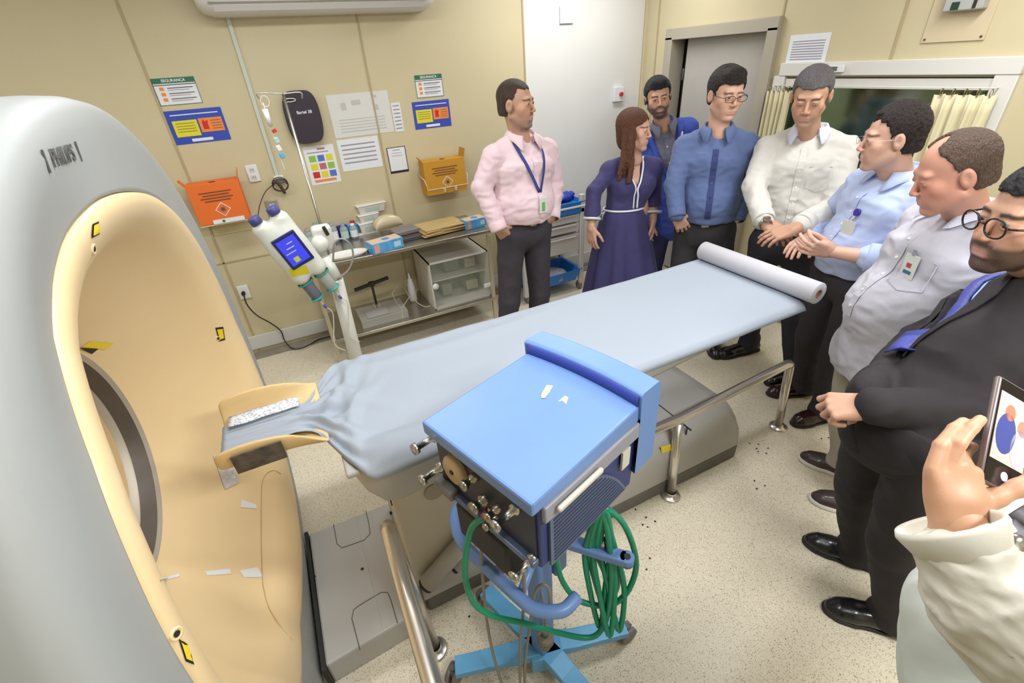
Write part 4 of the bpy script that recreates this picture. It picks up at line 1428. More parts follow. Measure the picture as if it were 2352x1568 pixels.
    if gl:
        gm_ = M(gl['mat'], gl['col'], 0.3, gl.get('metal', 0.0))
        b = MB()
        gy = 0.108
        for q in (-1, 1):
            ring = []
            n = 28
            for i in range(n):
                a = 2*math.pi*i/n
                ex = gl.get('sq', 2.6)
                cx_, sx_ = math.cos(a), math.sin(a)
                rr = 1/((abs(cx_)**ex+abs(sx_)**ex)**(1/ex))
                X = q*0.034+rr*cx_*gl.get('rw', 0.026); Z = 0.004+rr*sx_*gl.get('rh', 0.018)
                ring.append((X, gy-0.10*max(0, abs(X)-0.03)-0.004, Z))
            if not gl.get('half'): b.tube([Vector(xf(np.array([p]), hb, hd, hs)[0]) for p in ring], gl.get('r', 0.0014)*hs, 8, closed=True)
            else: b.tube([Vector(xf(np.array([p]), hb, hd, hs)[0]) for p in ring[:n//2+1]], gl.get('r', 0.0014)*hs, 8)
            tp = [(q*0.059, gy-0.010, 0.010), (q*0.074, gy-0.028, 0.010), (q*0.083, 0.0, 0.006), (q*0.083, -0.02, -0.006)]
            b.tube([Vector(xf(np.array([p]), hb, hd, hs)[0]) for p in tp], gl.get('r', 0.0014)*1.1*hs, 8, sub=4)
        tp = [(-0.009, gy-0.003, 0.007), (0, gy, 0.010), (0.009, gy-0.003, 0.007)]
        b.tube([Vector(xf(np.array([p]), hb, hd, hs)[0]) for p in tp], gl.get('r', 0.0014)*hs, 8, sub=4)
        b.build('glasses', gm_, t, True)
    # ---- trousers
    tr = sp.get('trousers')
    if tr:
        s = SDF(0.008, 0.03)
        s.cap(pel-Rh*0.045*W, pel+Rh*0.045*W, 0.112*W, k=0.04)
        s.cap(pel+Vector((0, 0, 0.02)), Vector((wc.x, wc.y, beltz+0.02)), 0.112*W, 0.108*W, k=0.04, wide=Rh, wf=1.42)
        for q in 'LR':
            kn, an, d = legs[q]
            kz = tr.get('loose', 0.0)
            s.cap(hip[q], kn, 0.088*W, 0.066+kz, k=0.03)
            s.cap(kn, an+Vector((0, 0, -0.03)), 0.066+kz, 0.056+kz, k=0.015)
            s.cap(an+Vector((0, 0, 0.02)), an+Vector((0, 0, -0.03))+d*0.02, 0.058+kz, 0.060+kz, k=0.02)
        s.cut((0, 0, beltz), (0, 0, 1))
        s.cut((0, 0, tr.get('hem', 0.035)), (0, 0, -1))
        V, F = s.mesh()
        me = np_mesh('trousers', V, F)
        wrinkle(me, tr.get('wr', 0.005), 6, (1, 1, 0.7), sp.get('seed', 1))
        link_mesh('trousers', me, M(tr['mat'], tr['col'], 0.85, bump=0.4, bscale=4, ridge=True, var=0.08, vscale=30), t, True)
        # belt with buckle
        if sp.get('beltc'):
            s = SDF(0.006, 0.03)
            s.cap(pel+Vector((0, 0, 0.02)), Vector((wc.x, wc.y, beltz+0.02)), 0.112*W+0.004, 0.108*W+0.005, k=0.04, wide=Rh, wf=1.42)
            s.cut((0, 0, beltz+0.003), (0, 0, 1)); s.cut((0, 0, beltz-0.032), (0, 0, -1))
            bo = sdf_obj('belt', s, M('belt_dark', sp['beltc'], 0.4), t)
            p = Vector((pel.x*0.7+wc.x*0.3, pel.y*0.7+wc.y*0.3, beltz-0.014))+fh*0.118*W
            b = MB(); b.box((0, 0, 0), (0.045, 0.006, 0.032), bev=0.004, M4=Matrix.Translation(p) @ Matrix.Rotation(rad(sp.get('haz', sp['az'])+90), 4, 'Z'))
            b.build('belt_buckle', M('buckle_steel', (190, 190, 190), 0.25, 1.0), bo, True)
    # ---- shoes
    shp = sp.get('shoes')
    if shp:
        for q, ft in zip('LR', feet):
            kn, an, d = legs[q]
            r = d.cross(UP)
            o = Vector((ft[0], ft[1], 0))-d*0.045
            L = ft[3] if len(ft) > 3 else shp.get('len', 0.285)
            s = SDF(0.005, 0.02)
            s.cap(o+Vector((0, 0, 0.040)), o+d*0.08+Vector((0, 0, 0.042)), 0.036, 0.037)
            s.cap(o+d*0.07+UP*0.040, o+d*(L-0.085)+UP*0.026, 0.040, 0.034, wide=r, wf=1.18)
            s.cap(o+d*(L-0.12)+UP*0.026, o+d*(L-0.055)+UP*0.020, 0.033, 0.021, wide=r, wf=1.25)
            s.cap(o+d*0.03+UP*0.05, an+UP*0.03, 0.036, 0.038)
            s.cut((0, 0, 0.012), (0, 0, -1)); s.cut((0, 0, 0.10), (0, 0, 1))
            so = sdf_obj('shoe', s, M(shp['mat'], shp['col'], shp.get('rough', 0.28), coat=0.3, bump=0.05, bscale=60), t)
            s = SDF(0.005, 0.015)
            s.cap(o+UP*0.012, o+d*0.08+UP*0.012, 0.040, 0.040)
            s.cap(o+d*0.07+UP*0.012, o+d*(L-0.085)+UP*0.012, 0.040, 0.038, wide=r, wf=1.18)
            s.cap(o+d*(L-0.12)+UP*0.012, o+d*(L-0.053)+UP*0.012, 0.038, 0.024, wide=r, wf=1.25)
            s.cut((0, 0, shp.get('sole', 0.016)), (0, 0, 1)); s.cut((0, 0, 0.0), (0, 0, -1))
            sdf_obj('sole', s, M(shp.get('solemat', 'sole_dark'), shp.get('solecol', (30, 28, 27)), 0.6), so)
    # ---- shirt
    shirt_obj = None
    g = sp.get('shirt')
    if g:
        s = SDF(0.0075, 0.03)
        torso(s, 0.004+g.get('o', 0.0), g.get('belly', 0.0), flare=g.get('flare', 0.0))
        if g.get('low'):
            s.cap(pel-UP*0.06, wc, 0.118*W+g.get('o', 0)+0.02, 0.112*W, k=0.04, wide=R, wf=1.40)
        for q in ('LR' if not g.get('noarm') else ''):
            arm(s, q, 0.004+g.get('o', 0)*0.6, to=g.get('sleeve', {}).get(q, 0.97), r=(0.056, 0.048, 0.038))
        s.cut((0, 0, g.get('hem', beltz-0.004)), (0, 0, -1))
        for q in 'LR':
            e, w = Vector(sp['arm'][q][0]), Vector(sp['arm'][q][1])
        s.cut(nk+su*0.030+f*0.0, su+f*0.35)
        vd = g.get('vee', 0.075)
        s.cap(nk+su*0.04+f*0.075, nk-su*vd+f*0.14, 0.050, 0.014, k=0.004, op='-')
        V, F = s.mesh()
        me = np_mesh('shirt', V, F)
        wrinkle(me, g.get('wr', 0.0052), 9, g.get('wax', (1.0, 1.0, 1.7)), sp.get('seed', 1)*3.1)
        sm = M(g['mat'], g['col'], 0.8, bump=g.get('crease', 0.5), bscale=4.5, ridge=True, var=0.03, vscale=200 if not g.get('stripe') else 60, sheen=0.15)
        shirt_obj = link_mesh('shirt', me, sm, t, True)
        bv = bvh_of(shirt_obj)
        # cuffs
        for q in ('LR' if not g.get('noarm') else ''):
            e, w = Vector(sp['arm'][q][0]), Vector(sp['arm'][q][1])
            to = g.get('sleeve', {}).get(q, 0.97)
            p = e.lerp(w, to); dv = (w-e).normalized()
            rr = (0.048*(1-to)+0.038*to)+0.0065+g.get('o', 0)*0.6
            b = MB(); b.lathe([(rr-0.006, 0.030), (rr+0.001, 0.032), (rr+0.003, 0.02), (rr+0.003, -0.022), (rr-0.001, -0.026)], p-dv*0.012, dv, 28)
            b.build('cuff', sm, shirt_obj, True)
        # collar
        if g.get('collar', True):
            a0 = rad(g.get('ca', 24))
            rows = [[], [], [], [], []]
            n = 40
            nc = nk+su*0.014
            hgt = g.get('ch', 0.036)
            cs_ = g.get('cs', 1.0)
            for i in range(n+1):
                ph = a0+(2*math.pi-2*a0)*i/n
                dr = f*math.cos(ph)+R*math.sin(ph)*1.02
                fr_ = max(0, math.cos(ph))
                tipw = math.exp(-(min(ph-a0, 2*math.pi-a0-ph)/0.35)**2)
                bk = (1-math.cos(ph))/2
                rn = (0.069+0.012*fr_)*cs_
                c0 = nc-su*(0.020*fr_)
                rows[0].append(c0+dr*(rn+0.004)-su*0.008)
                rows[1].append(c0+dr*(rn-0.002)+su*(hgt*(0.65+0.5*bk)))
                rows[2].append(c0+dr*(rn+0.004)+su*(hgt*(0.66+0.5*bk)+0.003))
                rows[3].append(c0+dr*(rn+0.013)+su*(hgt*(0.35+0.4*bk)-0.012*tipw))
                rows[4].append(c0+dr*(rn+0.030+0.022*tipw)+su*(-0.004+0.010*bk-0.044*tipw))
            b = MB(); b.grid(rows)
            b.build('collar', M(g.get('cmat', g['mat']), g.get('ccol', g['col']), 0.8, bump=0.1, bscale=30), shirt_obj, True, solid=0.0025)
        # placket and buttons
        if g.get('placket', True):
            line = []
            for i in range(26):
                q = nk-su*(vd+0.01)-su*((spine.length-vd-0.12)*i/25)
                h_ = bv.ray_cast(q+f*0.6+R*0.0, -f)
                if h_[0] is not None: line.append((h_[0], h_[1]))
            if len(line) > 3:
                b = MB()
                b.grid([[p+n_*0.0022-R*0.016, p+n_*0.0035-R*0.015, p+n_*0.0035+R*0.015, p+n_*0.0022+R*0.016] for p, n_ in line], smooth=False)
                pk = b.build('placket', M(g.get('pmat', g['mat']), g.get('pcol', g['col']), 0.8), shirt_obj, True)
                for i in range(2, len(line), 5):
                    p, n_ = line[i]
                    b = MB(); b.cyl(p+n_*0.003, p+n_*0.0058, 0.0055, seg=12)
                    b.build('button', M(g.get('bmat', 'button_pale'), g.get('bcol', (225, 222, 215)), 0.3), pk, True)
        if g.get('pocket'):
            pts = []
            for du, dv in ((-0.05, 0.0), (0.05, 0.0), (0.05, -0.10), (0.0, -0.118), (-0.05, -0.10)):
                q = nk-su*0.155-R*0.088+R*du+su*dv
                h_ = bv.ray_cast(q+f*0.6, -f)
                if h_[0] is not None: pts.append(h_[0]+h_[1]*0.003)
            if len(pts) == 5:
                b = MB(); b.tube(pts+[pts[0]], 0.0014, 6); b.build('chest_pocket', M(g['mat']), shirt_obj, True)
    return t, dict(f=f, R=R, su=su, nk=nk, pel=pel, S=S, shirt=shirt_obj, hb=hb, hd=hd, hs=hs, W=W, wc=wc, cc=cc, legs=legs, beltz=beltz)

def on_front(bv, J, a, bdown, out=0.003):
    """point on the chest: a to the wearer's right, bdown below the neck"""
    q = J['nk']+J['R']*a-J['su']*bdown
    h_ = bv.ray_cast(q+J['f']*0.7, -J['f'])
    return (h_[0]+h_[1]*out) if h_[0] is not None else q+J['f']*0.15

SK = {'tan': (0.53, 0.30, 0.20), 'brown': (0.40, 0.20, 0.12), 'fair': (0.62, 0.37, 0.27), 'rosy': (0.62, 0.31, 0.22), 'mid': (0.55, 0.31, 0.21)}
HD_ = Vector
def foot(tx, ty, hx_, hy_):
    """ankle point, toe direction and length of a shoe seen from toe to heel on the floor"""
    a, c = P(tx, ty, z=0.0), P(hx_, hy_, z=0.0)
    d = (a-c).normalized(); q = c+d*0.05
    return (q.x, q.y, math.degrees(math.atan2(d.y, d.x)), min(0.33, max(0.265, (a-c).length)))
# --- man in the pink shirt
t, J = person('man in a pale pink shirt with a blue lanyard, hands in his dark trouser pockets', dict(
    az=-84, haz=-88, pel=P(1203, 528, y=2.5), nk=P(1196, 320, y=2.52), hd=P(1187, 240, y=2.50), head=(-52, 3, 0), hw=1.03, jaw=1.06,
    feet=[(1.33, 2.50, -75), (1.10, 2.52, -105)], sh=0.18, w=1.05, seed=1, belt=0.085,
    arm={'R': (P(1106, 432, y=2.50), P(1146, 524, y=2.41), (0.62, 0.30, -0.8), (-0.5, -0.8, -0.1), 'relax'),
         'L': (P(1272, 425, y=2.52), P(1268, 498, y=2.42), (-0.62, 0.25, -0.8), (0.6, -0.8, 0), 'relax')},
    skin=SK['tan'], face=dict(beard=(0.16, 0.13, 0.12), beard_amt=0.75, style='goatee'),
    hair=dict(col=(84, 66, 56), mat='hair_cropped_brown', zf=0.076, yf=0.2, recede=0.058, peak=0.3, th=-0.001, rough=0.2, yt=0.008),
    shirt=dict(mat='shirt_pink', col=(226, 200, 206), belly=0.03, o=0.004), trousers=dict(mat='trousers_charcoal', col=(58, 54, 62)),
    shoes=dict(mat='shoe_black', col=(22, 20, 20)), beltc=(30, 28, 28)))
bv = bvh_of(J['shirt'])
b = MB()
n0 = J['nk']+J['su']*0.035
for q in (-1, 1):
    pts = [n0-J['f']*0.065+J['R']*0.0, n0+J['R']*q*0.070-J['f']*0.01, on_front(bv, J, q*0.075, 0.05, 0.012), on_front(bv, J, q*0.055, 0.13, 0.006), on_front(bv, J, q*0.004, 0.27, 0.008)]
    b.tube(pts, 0.0085, 8, sub=6, flat=0.18)
b.build('lanyard', M('lanyard_navy', (44, 56, 128), 0.7), t, True)
p = on_front(bv, J, 0.0, 0.335, 0.010)
fr = frame(p, -J['R']*-1, J['su'], 0.0)
Mx = Matrix((-J['R']*-1, J['f'], J['su'])).transposed().to_4x4(); Mx.translation = p
b = MB(); b.box((0, 0, 0), (0.052, 0.003, 0.085), M4=Mx, bev=0.001); b.mi = 1; b.box((0, 0.002, -0.008), (0.022, 0.001, 0.05), M4=Mx)
b.build('badge', None, t, True, mats=[M('badge_white', (215, 220, 212), 0.35), M('badge_green', (120, 170, 110), 0.5)])

# --- man in the blue shirt
t4, J4 = person('man in glasses and a medium blue shirt, hands in black trouser pockets', dict(
    az=-136, haz=-138, pel=P(1618, 530, y=2.02), nk=P(1648, 303, y=2.06), hd=P(1668, 218, y=2.04), head=(-108, 10, 0), hw=1.09, jaw=1.08, hs=1.02,
    feet=[(2.42, 1.90, -130), (2.20, 2.08, -150)], sh=0.17, w=1.0, seed=2, belt=0.085, eye=0.0045,
    arm={'R': (P(1548, 425, y=2.12), P(1556, 498, y=2.03), (0.60, 0.0, -0.8), (-0.5, -0.8, 0), 'relax'),
         'L': (P(1722, 425, y=1.98), P(1692, 502, y=1.90), (-0.45, 0.5, -0.8), (0.3, -0.9, 0), 'relax')},
    skin=SK['fair'], face=dict(), glasses=dict(mat='glasses_black', col=(22, 20, 20), r=0.0013, rh=0.015, rw=0.027),
    hair=dict(col=(52, 44, 42), mat='hair_dark_grey', zf=0.066, th=0.012, quiff=True, recede=0.09, peak=0.0),
    shirt=dict(mat='shirt_blue', col=(88, 106, 150), belly=0.01, o=0.002, sleeve={'R': 0.90, 'L': 0.92}, pmat='placket_navy', pcol=(50, 62, 112), bmat='button_navy', bcol=(40, 45, 80)),
    trousers=dict(mat='trousers_black', col=(44, 42, 46)), shoes=dict(mat='shoe_black', col=(22, 20, 20)), beltc=(25, 23, 22)))

# --- man in the white shirt
t5, J5 = person('grey-haired man in a white linen shirt looking down with his hands crossed', dict(
    az=-148, haz=-150, pel=P(1800, 560, y=1.60), nk=P(1858, 308, y=1.66), hd=P(1862, 222, y=1.60), head=(-150, 22, 0), hw=1.03, jaw=1.02,
    feet=[foot(1748, 886, 1838, 868), foot(1636, 824, 1732, 803)], sh=0.175, w=1.0, seed=3, belt=0.09, eye=0.0022, gaze=(0, 1, -0.6),
    arm={'R': (P(1732, 430, y=1.74), P(1756, 508, y=1.52), (0.25, -0.75, -0.45), (-0.45, 0.1, 0.85), 'relax'),
         'L': (P(1912, 478, y=1.42), P(1826, 524, y=1.36), (-0.75, 0.62, -0.40), (0.1, -0.5, 0.85), 'relax')},
    skin=SK['tan'], face=dict(brow_amt=0.85, beard=(0.2, 0.14, 0.11), beard_amt=0.15),
    hair=dict(col=(118, 114, 116), mat='hair_grey', zf=0.068, th=0.004, recede=0.085, peak=0.0, rough=0.8),
    shirt=dict(mat='shirt_white', col=(208, 205, 198), o=0.008, sleeve={'R': 0.93, 'L': 0.80}, ccol=(214, 218, 236), cmat='collar_pale', vee=0.06, wr=0.006, pocket=True, ca=30),
    trousers=dict(mat='trousers_navy', col=(38, 38, 48)), shoes=dict(mat='shoe_black', col=(22, 20, 20)), beltc=(25, 23, 22)))
e, w = P(1732, 430, y=1.74), P(1756, 508, y=1.52)
dv = (w-e).normalized()
b = MB(); b.lathe([(0.027, -0.008), (0.031, -0.009), (0.0325, 0), (0.031, 0.009), (0.027, 0.008)], w+dv*0.022, dv, 24)
nrm = (Vector((-0.45, -0.5, 0.65))-dv*Vector((-0.45, -0.5, 0.65)).dot(dv)).normalized()
b.cyl(w+dv*0.022+nrm*0.026, w+dv*0.022+nrm*0.038, 0.018, seg=24)
b.build('wrist_watch', M('watch_steel', (190, 190, 192), 0.25, 1.0), t5, True)

# --- woman in the navy dress
def strip(t, name, pts, r, mat, flat=0.4, sub=5):
    b = MB(); b.tube(pts, r, 8, sub=sub, flat=flat); return b.build(name, mat, t, True)

t2, J2 = person('long-haired woman in a navy dress with white trim at the waist and cuffs', dict(
    az=-112, haz=-112, pel=P(1442, 540, y=2.38), nk=P(1452, 364, y=2.40), hd=P(1458, 299, y=2.38), head=(-58, 4, 0), hw=0.93, jaw=0.86, hs=0.96,
    feet=[(2.12, 2.36, -100), (1.94, 2.40, -120)], sh=0.142, w=0.84, seed=4, bust=True,
    arm={'R': (P(1364, 440, y=2.42), P(1358, 522, y=2.36), (0.0, -0.1, -1), (-0.9, -0.3, 0), 'relax'),
         'L': (P(1502, 435, y=2.36), P(1500, 503, y=2.30), (0.0, 0.0, -1), (0.8, -0.4, 0), 'relax')}, hand=0.9,
    skin=SK['fair'], face=dict(lips=(0.6, 0.22, 0.24), brow=(0.12, 0.06, 0.04)),
    hair=dict(style='long', col=(122, 78, 58), mat='hair_auburn', side=1, rough=1.2),
    shoes=dict(mat='shoe_nude', col=(150, 110, 90), len=0.24)))
navy = M('dress_navy', (56, 52, 100), 0.8, bump=0.25, bscale=20, sheen=0.1)
trimw = M('trim_white', (222, 222, 230), 0.7)
f, R, su, nk, pel = J2['f'], J2['R'], J2['su'], J2['nk'], J2['pel']
waist = P(1432, 478, y=2.38)
s = SDF(0.0075, 0.03)
s.cap(waist-su*0.03, J2['cc'], 0.088, 0.100, k=0.04, wide=R, wf=1.38)
s.cap(J2['cc'], nk-su*0.095, 0.098, 0.056, k=0.045, wide=R, wf=1.45)
s.cap(J2['S']['L'], J2['S']['R'], 0.054, k=0.035)
for q in 'LR': s.cap(nk-su*0.002, (nk*0.35+J2['S'][q]*0.65)+su*0.016, 0.036, 0.040, k=0.03)
for q in (-1, 1): s.ell(pel+(nk-pel)*0.66+f*0.070+R*(q*0.062), (0.056, 0.050, 0.060), k=0.04)
for q in 'LR':
    e, w = [(P(1364, 440, y=2.42), P(1358, 522, y=2.36)), (P(1502, 435, y=2.36), P(1500, 503, y=2.30))]['RL'.index(q)]
    s.ell(J2['S'][q]+UP*0.014, (0.058, 0.058, 0.056), k=0.02)
    s.cap(J2['S'][q], e, 0.050, 0.044, k=0.02); s.cap(e, e.lerp(w, 0.72), 0.044, 0.052, k=0.012)
s.cut(waist, -UP)
s.cut(nk+su*0.018, su+f*0.2)
def vneck(X, Y, Z):
    a = (X-nk.x)*R.x+(Y-nk.y)*R.y+(Z-nk.z)*R.z
    bb = -((X-nk.x)*su.x+(Y-nk.y)*su.y+(Z-nk.z)*su.z)
    c = (X-nk.x)*f.x+(Y-nk.y)*f.y+(Z-nk.z)*f.z
    g = np.minimum(0.060*(1-bb/0.17)-np.abs(a), c-0.0)
    return np.where(bb > 0.17, -0.05, g)
s.fn(vneck, 0.002)
V, F = s.mesh(); me = np_mesh('bodice', V, F); wrinkle(me, 0.003, 9, (1, 1, 1.6), 5)
bod = link_mesh('bodice', me, navy, t2, True)
bv = bvh_of(bod)
for q in (-1, 1):
    pts = [nk+R*q*0.062+su*0.012+f*0.02]+[on_front(bv, J2, q*(0.064*(1-d/0.165)+0.004), d, 0.003) for d in (0.04, 0.08, 0.12, 0.16)]+[on_front(bv, J2, q*0.012, d, 0.003) for d in (0.20, 0.24, 0.28)]
    strip(bod, 'neck_trim', pts, 0.0055, trimw)
# skirt: flared with folds
b = MB(); rows = []
for i in range(26):
    tt = i/25
    z = waist.z-0.0-tt*(waist.z-0.34)
    row = []
    for j in range(97):
        a = 2*math.pi*j/96
        rx = 0.125+0.10*tt**0.7+0.03*tt; ry = 0.092+0.12*tt**0.8
        fold = 1+0.085*tt**0.6*math.sin(a*11+0.8*math.sin(a*2))+0.03*tt*math.sin(a*23+1)
        row.append(Vector((waist.x+0.01*tt, waist.y-0.01*tt, z))+R*math.cos(a)*rx*fold+f*math.sin(a)*ry*fold)
    rows.append(row)
b.grid(rows); b.build('skirt', navy, t2, True, solid=0.003)
ring = [Vector((waist.x, waist.y, waist.z+0.002))+R*math.cos(a)*0.128+f*math.sin(a)*0.098 for a in np.linspace(0, 2*math.pi, 49)[:-1]]
b = MB(); b.tube(ring, 0.0065, 8, closed=True); b.build('waist_trim', trimw, t2, True)
for q, (e, w) in {'R': (P(1364, 440, y=2.42), P(1358, 522, y=2.36)), 'L': (P(1502, 435, y=2.36), P(1500, 503, y=2.30))}.items():
    dv = (w-e).normalized(); p = e.lerp(w, 0.74)
    b = MB(); b.lathe([(0.040, 0.012), (0.056, 0.010), (0.057, -0.002), (0.040, -0.004)], p, dv, 28); b.build('cuff_trim', trimw, bod, True)
b = MB(); p = waist+R*0.118+f*0.02
b.tube([p, p+R*0.02-UP*0.02, p+R*0.028-UP*0.07], [0.006, 0.012, 0.007], 8, sub=4, flat=0.3); b.tube([p, p+R*0.022+UP*0.006, p+R*0.032-UP*0.02, p+UP*0.002], 0.006, 8, sub=4, flat=0.3)
b.build('sash_bow', trimw, t2, True)
b = MB(); pts = [nk+R*0.05+su*0.01-f*0.0, on_front(bv, J2, 0.03, 0.05, -0.003), on_front(bv, J2, 0.0, 0.085, -0.002), on_front(bv, J2, -0.03, 0.05, -0.003), nk-R*0.05+su*0.01]
b.tube(pts, 0.0011, 6, sub=5); b.build('necklace', M('gold', (210, 160, 70), 0.25, 1.0), t2, True)
e_ = xf(np.array([(0.084, 0.0, -0.045)]), J2['hb'], J2['hd'], J2['hs'])[0]
b = MB(); b.ball(e_, 0.004); b.build('earring', M('gold'), t2, True)

# --- man behind, in the blue jacket
def jacket(t, J, arms, mat, name='jacket', o=0.014, hem=0.72, vdepth=0.30, vw=0.055, W=1.0, seed=1.0):
    f, R, su, nk, pel, S = J['f'], J['R'], J['su'], J['nk'], J['pel'], J['S']
    s = SDF(0.008, 0.03)
    s.cap(pel-UP*0.05, J['wc'], 0.122*W+o, 0.112*W+o, k=0.04, wide=R, wf=1.36)
    s.cap(J['wc'], J['cc'], 0.110*W+o, 0.108*W+o, k=0.04, wide=R, wf=1.46)
    s.cap(J['cc'], nk-su*0.095, 0.108*W+o, 0.064+o, k=0.045, wide=R, wf=1.52)
    s.cap(S['L'], S['R'], 0.050+o, k=0.03)
    for q in 'LR':
        s.ell(S[q]+su*0.006, (0.058+o*0.6,)*3, k=0.02)
        s.cap(nk-su*0.006, (nk*0.35+S[q]*0.65)+su*0.010, 0.042+o, 0.038+o, k=0.03)
        e, w = arms[q]
        s.cap(S[q], e, 0.056+o*0.6, 0.054+o*0.4, k=0.02); s.cap(e, e.lerp(w, 0.97), 0.054+o*0.4, 0.042+o*0.3, k=0.012)
    s.cut((0, 0, hem), -UP)
    s.cut(nk+su*0.034, su+f*0.2)
    def vee(X, Y, Z):
        a = (X-nk.x)*R.x+(Y-nk.y)*R.y+(Z-nk.z)*R.z
        bb = -((X-nk.x)*su.x+(Y-nk.y)*su.y+(Z-nk.z)*su.z)
        c = (X-nk.x)*f.x+(Y-nk.y)*f.y+(Z-nk.z)*f.z
        wv = np.where(bb < vdepth, vw*(1-bb/vdepth)+0.012, 0.002)
        g = np.minimum(wv-np.abs(a), c-0.01)
        return g
    s.fn(vee, 0.002)
    V, F = s.mesh(); me = np_mesh(name, V, F); wrinkle(me, 0.0055, 7, (1, 1, 1.5), seed)
    jo = link_mesh(name, me, mat, t, True)
    bv = bvh_of(jo)
    for q in (-1, 1):
        rows = []
        for i in range(9):
            d = 0.02+(vdepth-0.02)*i/8
            wl = (vw*(1-d/vdepth)+0.016)
            lw = 0.052*math.sin(math.pi*min(1, (i+2.2)/10.5))*(1 if i != 3 else 0.75)
            rows.append([on_front(bv, J, q*(wl), d, 0.003), on_front(bv, J, q*(wl+lw*0.5), d-0.004, 0.008), on_front(bv, J, q*(wl+lw), d-0.01, 0.006)])
        b = MB(); b.grid(rows); b.build('lapel', mat, jo, True, solid=0.0035)
    return jo
arms3 = {'R': (P(1478, 420, y=2.95), P(1490, 510, y=2.88)), 'L': (P(1600, 400, y=2.80), P(1585, 500, y=2.75))}
t3, J3 = person('bearded man in a bright blue jacket over a grey shirt, standing behind the others', dict(
    az=-126, haz=-126, pel=P(1548, 500, y=2.88), nk=P(1524, 288, y=2.90), hd=P(1511, 225, y=2.88), head=(-122, 6, 8), hw=1.08, hs=1.02, jaw=1.04,
    feet=[(2.95, 2.75, -120), (2.78, 2.92, -140)], sh=0.17, w=1.0, seed=5,
    arm={'R': arms3['R']+((0, 0, -1), (-0.8, 0, 0), 'relax'), 'L': arms3['L']+((0, 0, -1), (0.3, -0.9, 0), 'relax')},
    skin=SK['mid'], face=dict(beard=(0.035, 0.025, 0.025), beard_amt=0.92, style='full', brow_amt=0.95),
    hair=dict(col=(48, 46, 52), mat='hair_black', zf=0.068, th=0.010, quiff=True, recede=0.09, peak=0.0),
    shirt=dict(mat='shirt_slate', col=(112, 112, 130), hem=0.95, ca=20, noarm=True, o=-0.006), trousers=dict(mat='trousers_navy_blue', col=(40, 44, 84)),
    shoes=dict(mat='shoe_black', col=(22, 20, 20))))
jk = jacket(t3, J3, arms3, M('jacket_blue', (52, 76, 168), 0.75, bump=0.3, bscale=4, ridge=True, sheen=0.1), vw=0.085, vdepth=0.36, hem=P(1530, 575, y=2.88).z)
b = MB(); p = on_front(bvh_of(jk), J3, -0.115, 0.07, 0.012); b.box(p, (0.012, 0.012, 0.03), rot=(0, 0.3, 0.5), bev=0.002); b.build('lapel_pin', M('badge_white'), jk, True)

# --- man in the light blue shirt, gesturing
t6, J6 = person('man in rimless glasses and a light blue shirt, gesturing with one open hand', dict(
    az=158, haz=164, pel=P(1948, 640, y=1.12), nk=P(2068, 406, y=1.08), hd=P(2046, 318, y=1.12), head=(133, 8, 0), hw=0.99,
    feet=[foot(1808, 980, 1906, 955), foot(1750, 908, 1862, 900)], sh=0.168, w=1.0, seed=6, belt=0.06, eye=0.005,
    arm={'R': (P(1905, 500, y=1.42), P(1850, 548, y=1.32), (-0.9, -0.2, -0.1), (0.1, 0.1, 1), 'relax'),
         'L': (P(2078, 604, y=0.87), P(1908, 577, y=1.10), (-0.86, 0.40, 0.24), (-0.15, -0.85, -0.45), 'pinch')},
    fore=0.5, skin=SK['fair'], face=dict(beard=(0.25, 0.17, 0.14), beard_amt=0.18, style='full'), glasses=dict(mat='glasses_wire', col=(150, 140, 150), metal=0.8, r=0.0008, rh=0.014, rw=0.024),
    hair=dict(col=(52, 40, 38), mat='hair_dark_brown', zf=0.075, th=0.008, recede=0.050, peak=0.5, rough=1.4),
    shirt=dict(mat='shirt_light_blue', col=(178, 192, 228), o=0.010, belly=0.01, sleeve={'L': 0.42, 'R': 0.80}, wr=0.006, vee=0.06),
    trousers=dict(mat='trousers_dark_grey', col=(52, 48, 54), loose=0.006), shoes=dict(mat='shoe_brown', col=(48, 26, 26), rough=0.2), beltc=(60, 36, 34)))
bv = bvh_of(J6['shirt'])
def on_px(bv, px, py, lift=0.004):
    h_ = hit(bv, px, py, lift)
    return h_
h_ = on_px(bv, 1972, 488)
if h_:
    p, n_ = h_
    b = MB(); b.cyl(p-n_*0.002, p+n_*0.008, 0.015, seg=20); ro = b.build('badge_reel', M('reel_blue', (62, 50, 150), 0.35), t6, True)
    h2 = on_px(bv, 1948, 530); n2 = n_
    if h2:
        M6 = frame(h2[0]+h2[1]*0.006, (UP.cross(h2[1])), UP, 0.0)
        b = MB(); b.box((0, 0, 0), (0.055, 0.085, 0.002), M4=M6, bev=0.0008); b.build('badge', M('badge_white'), ro, True)
        b = MB(); b.tube([p, p.lerp(h2[0]+Vector((0, 0, 0.04)), 0.5), h2[0]+h2[1]*0.006+Vector((0, 0, 0.04))], 0.003, 6); b.build('badge_strap', M('strap_clear', (220, 215, 220), 0.4), ro, True)

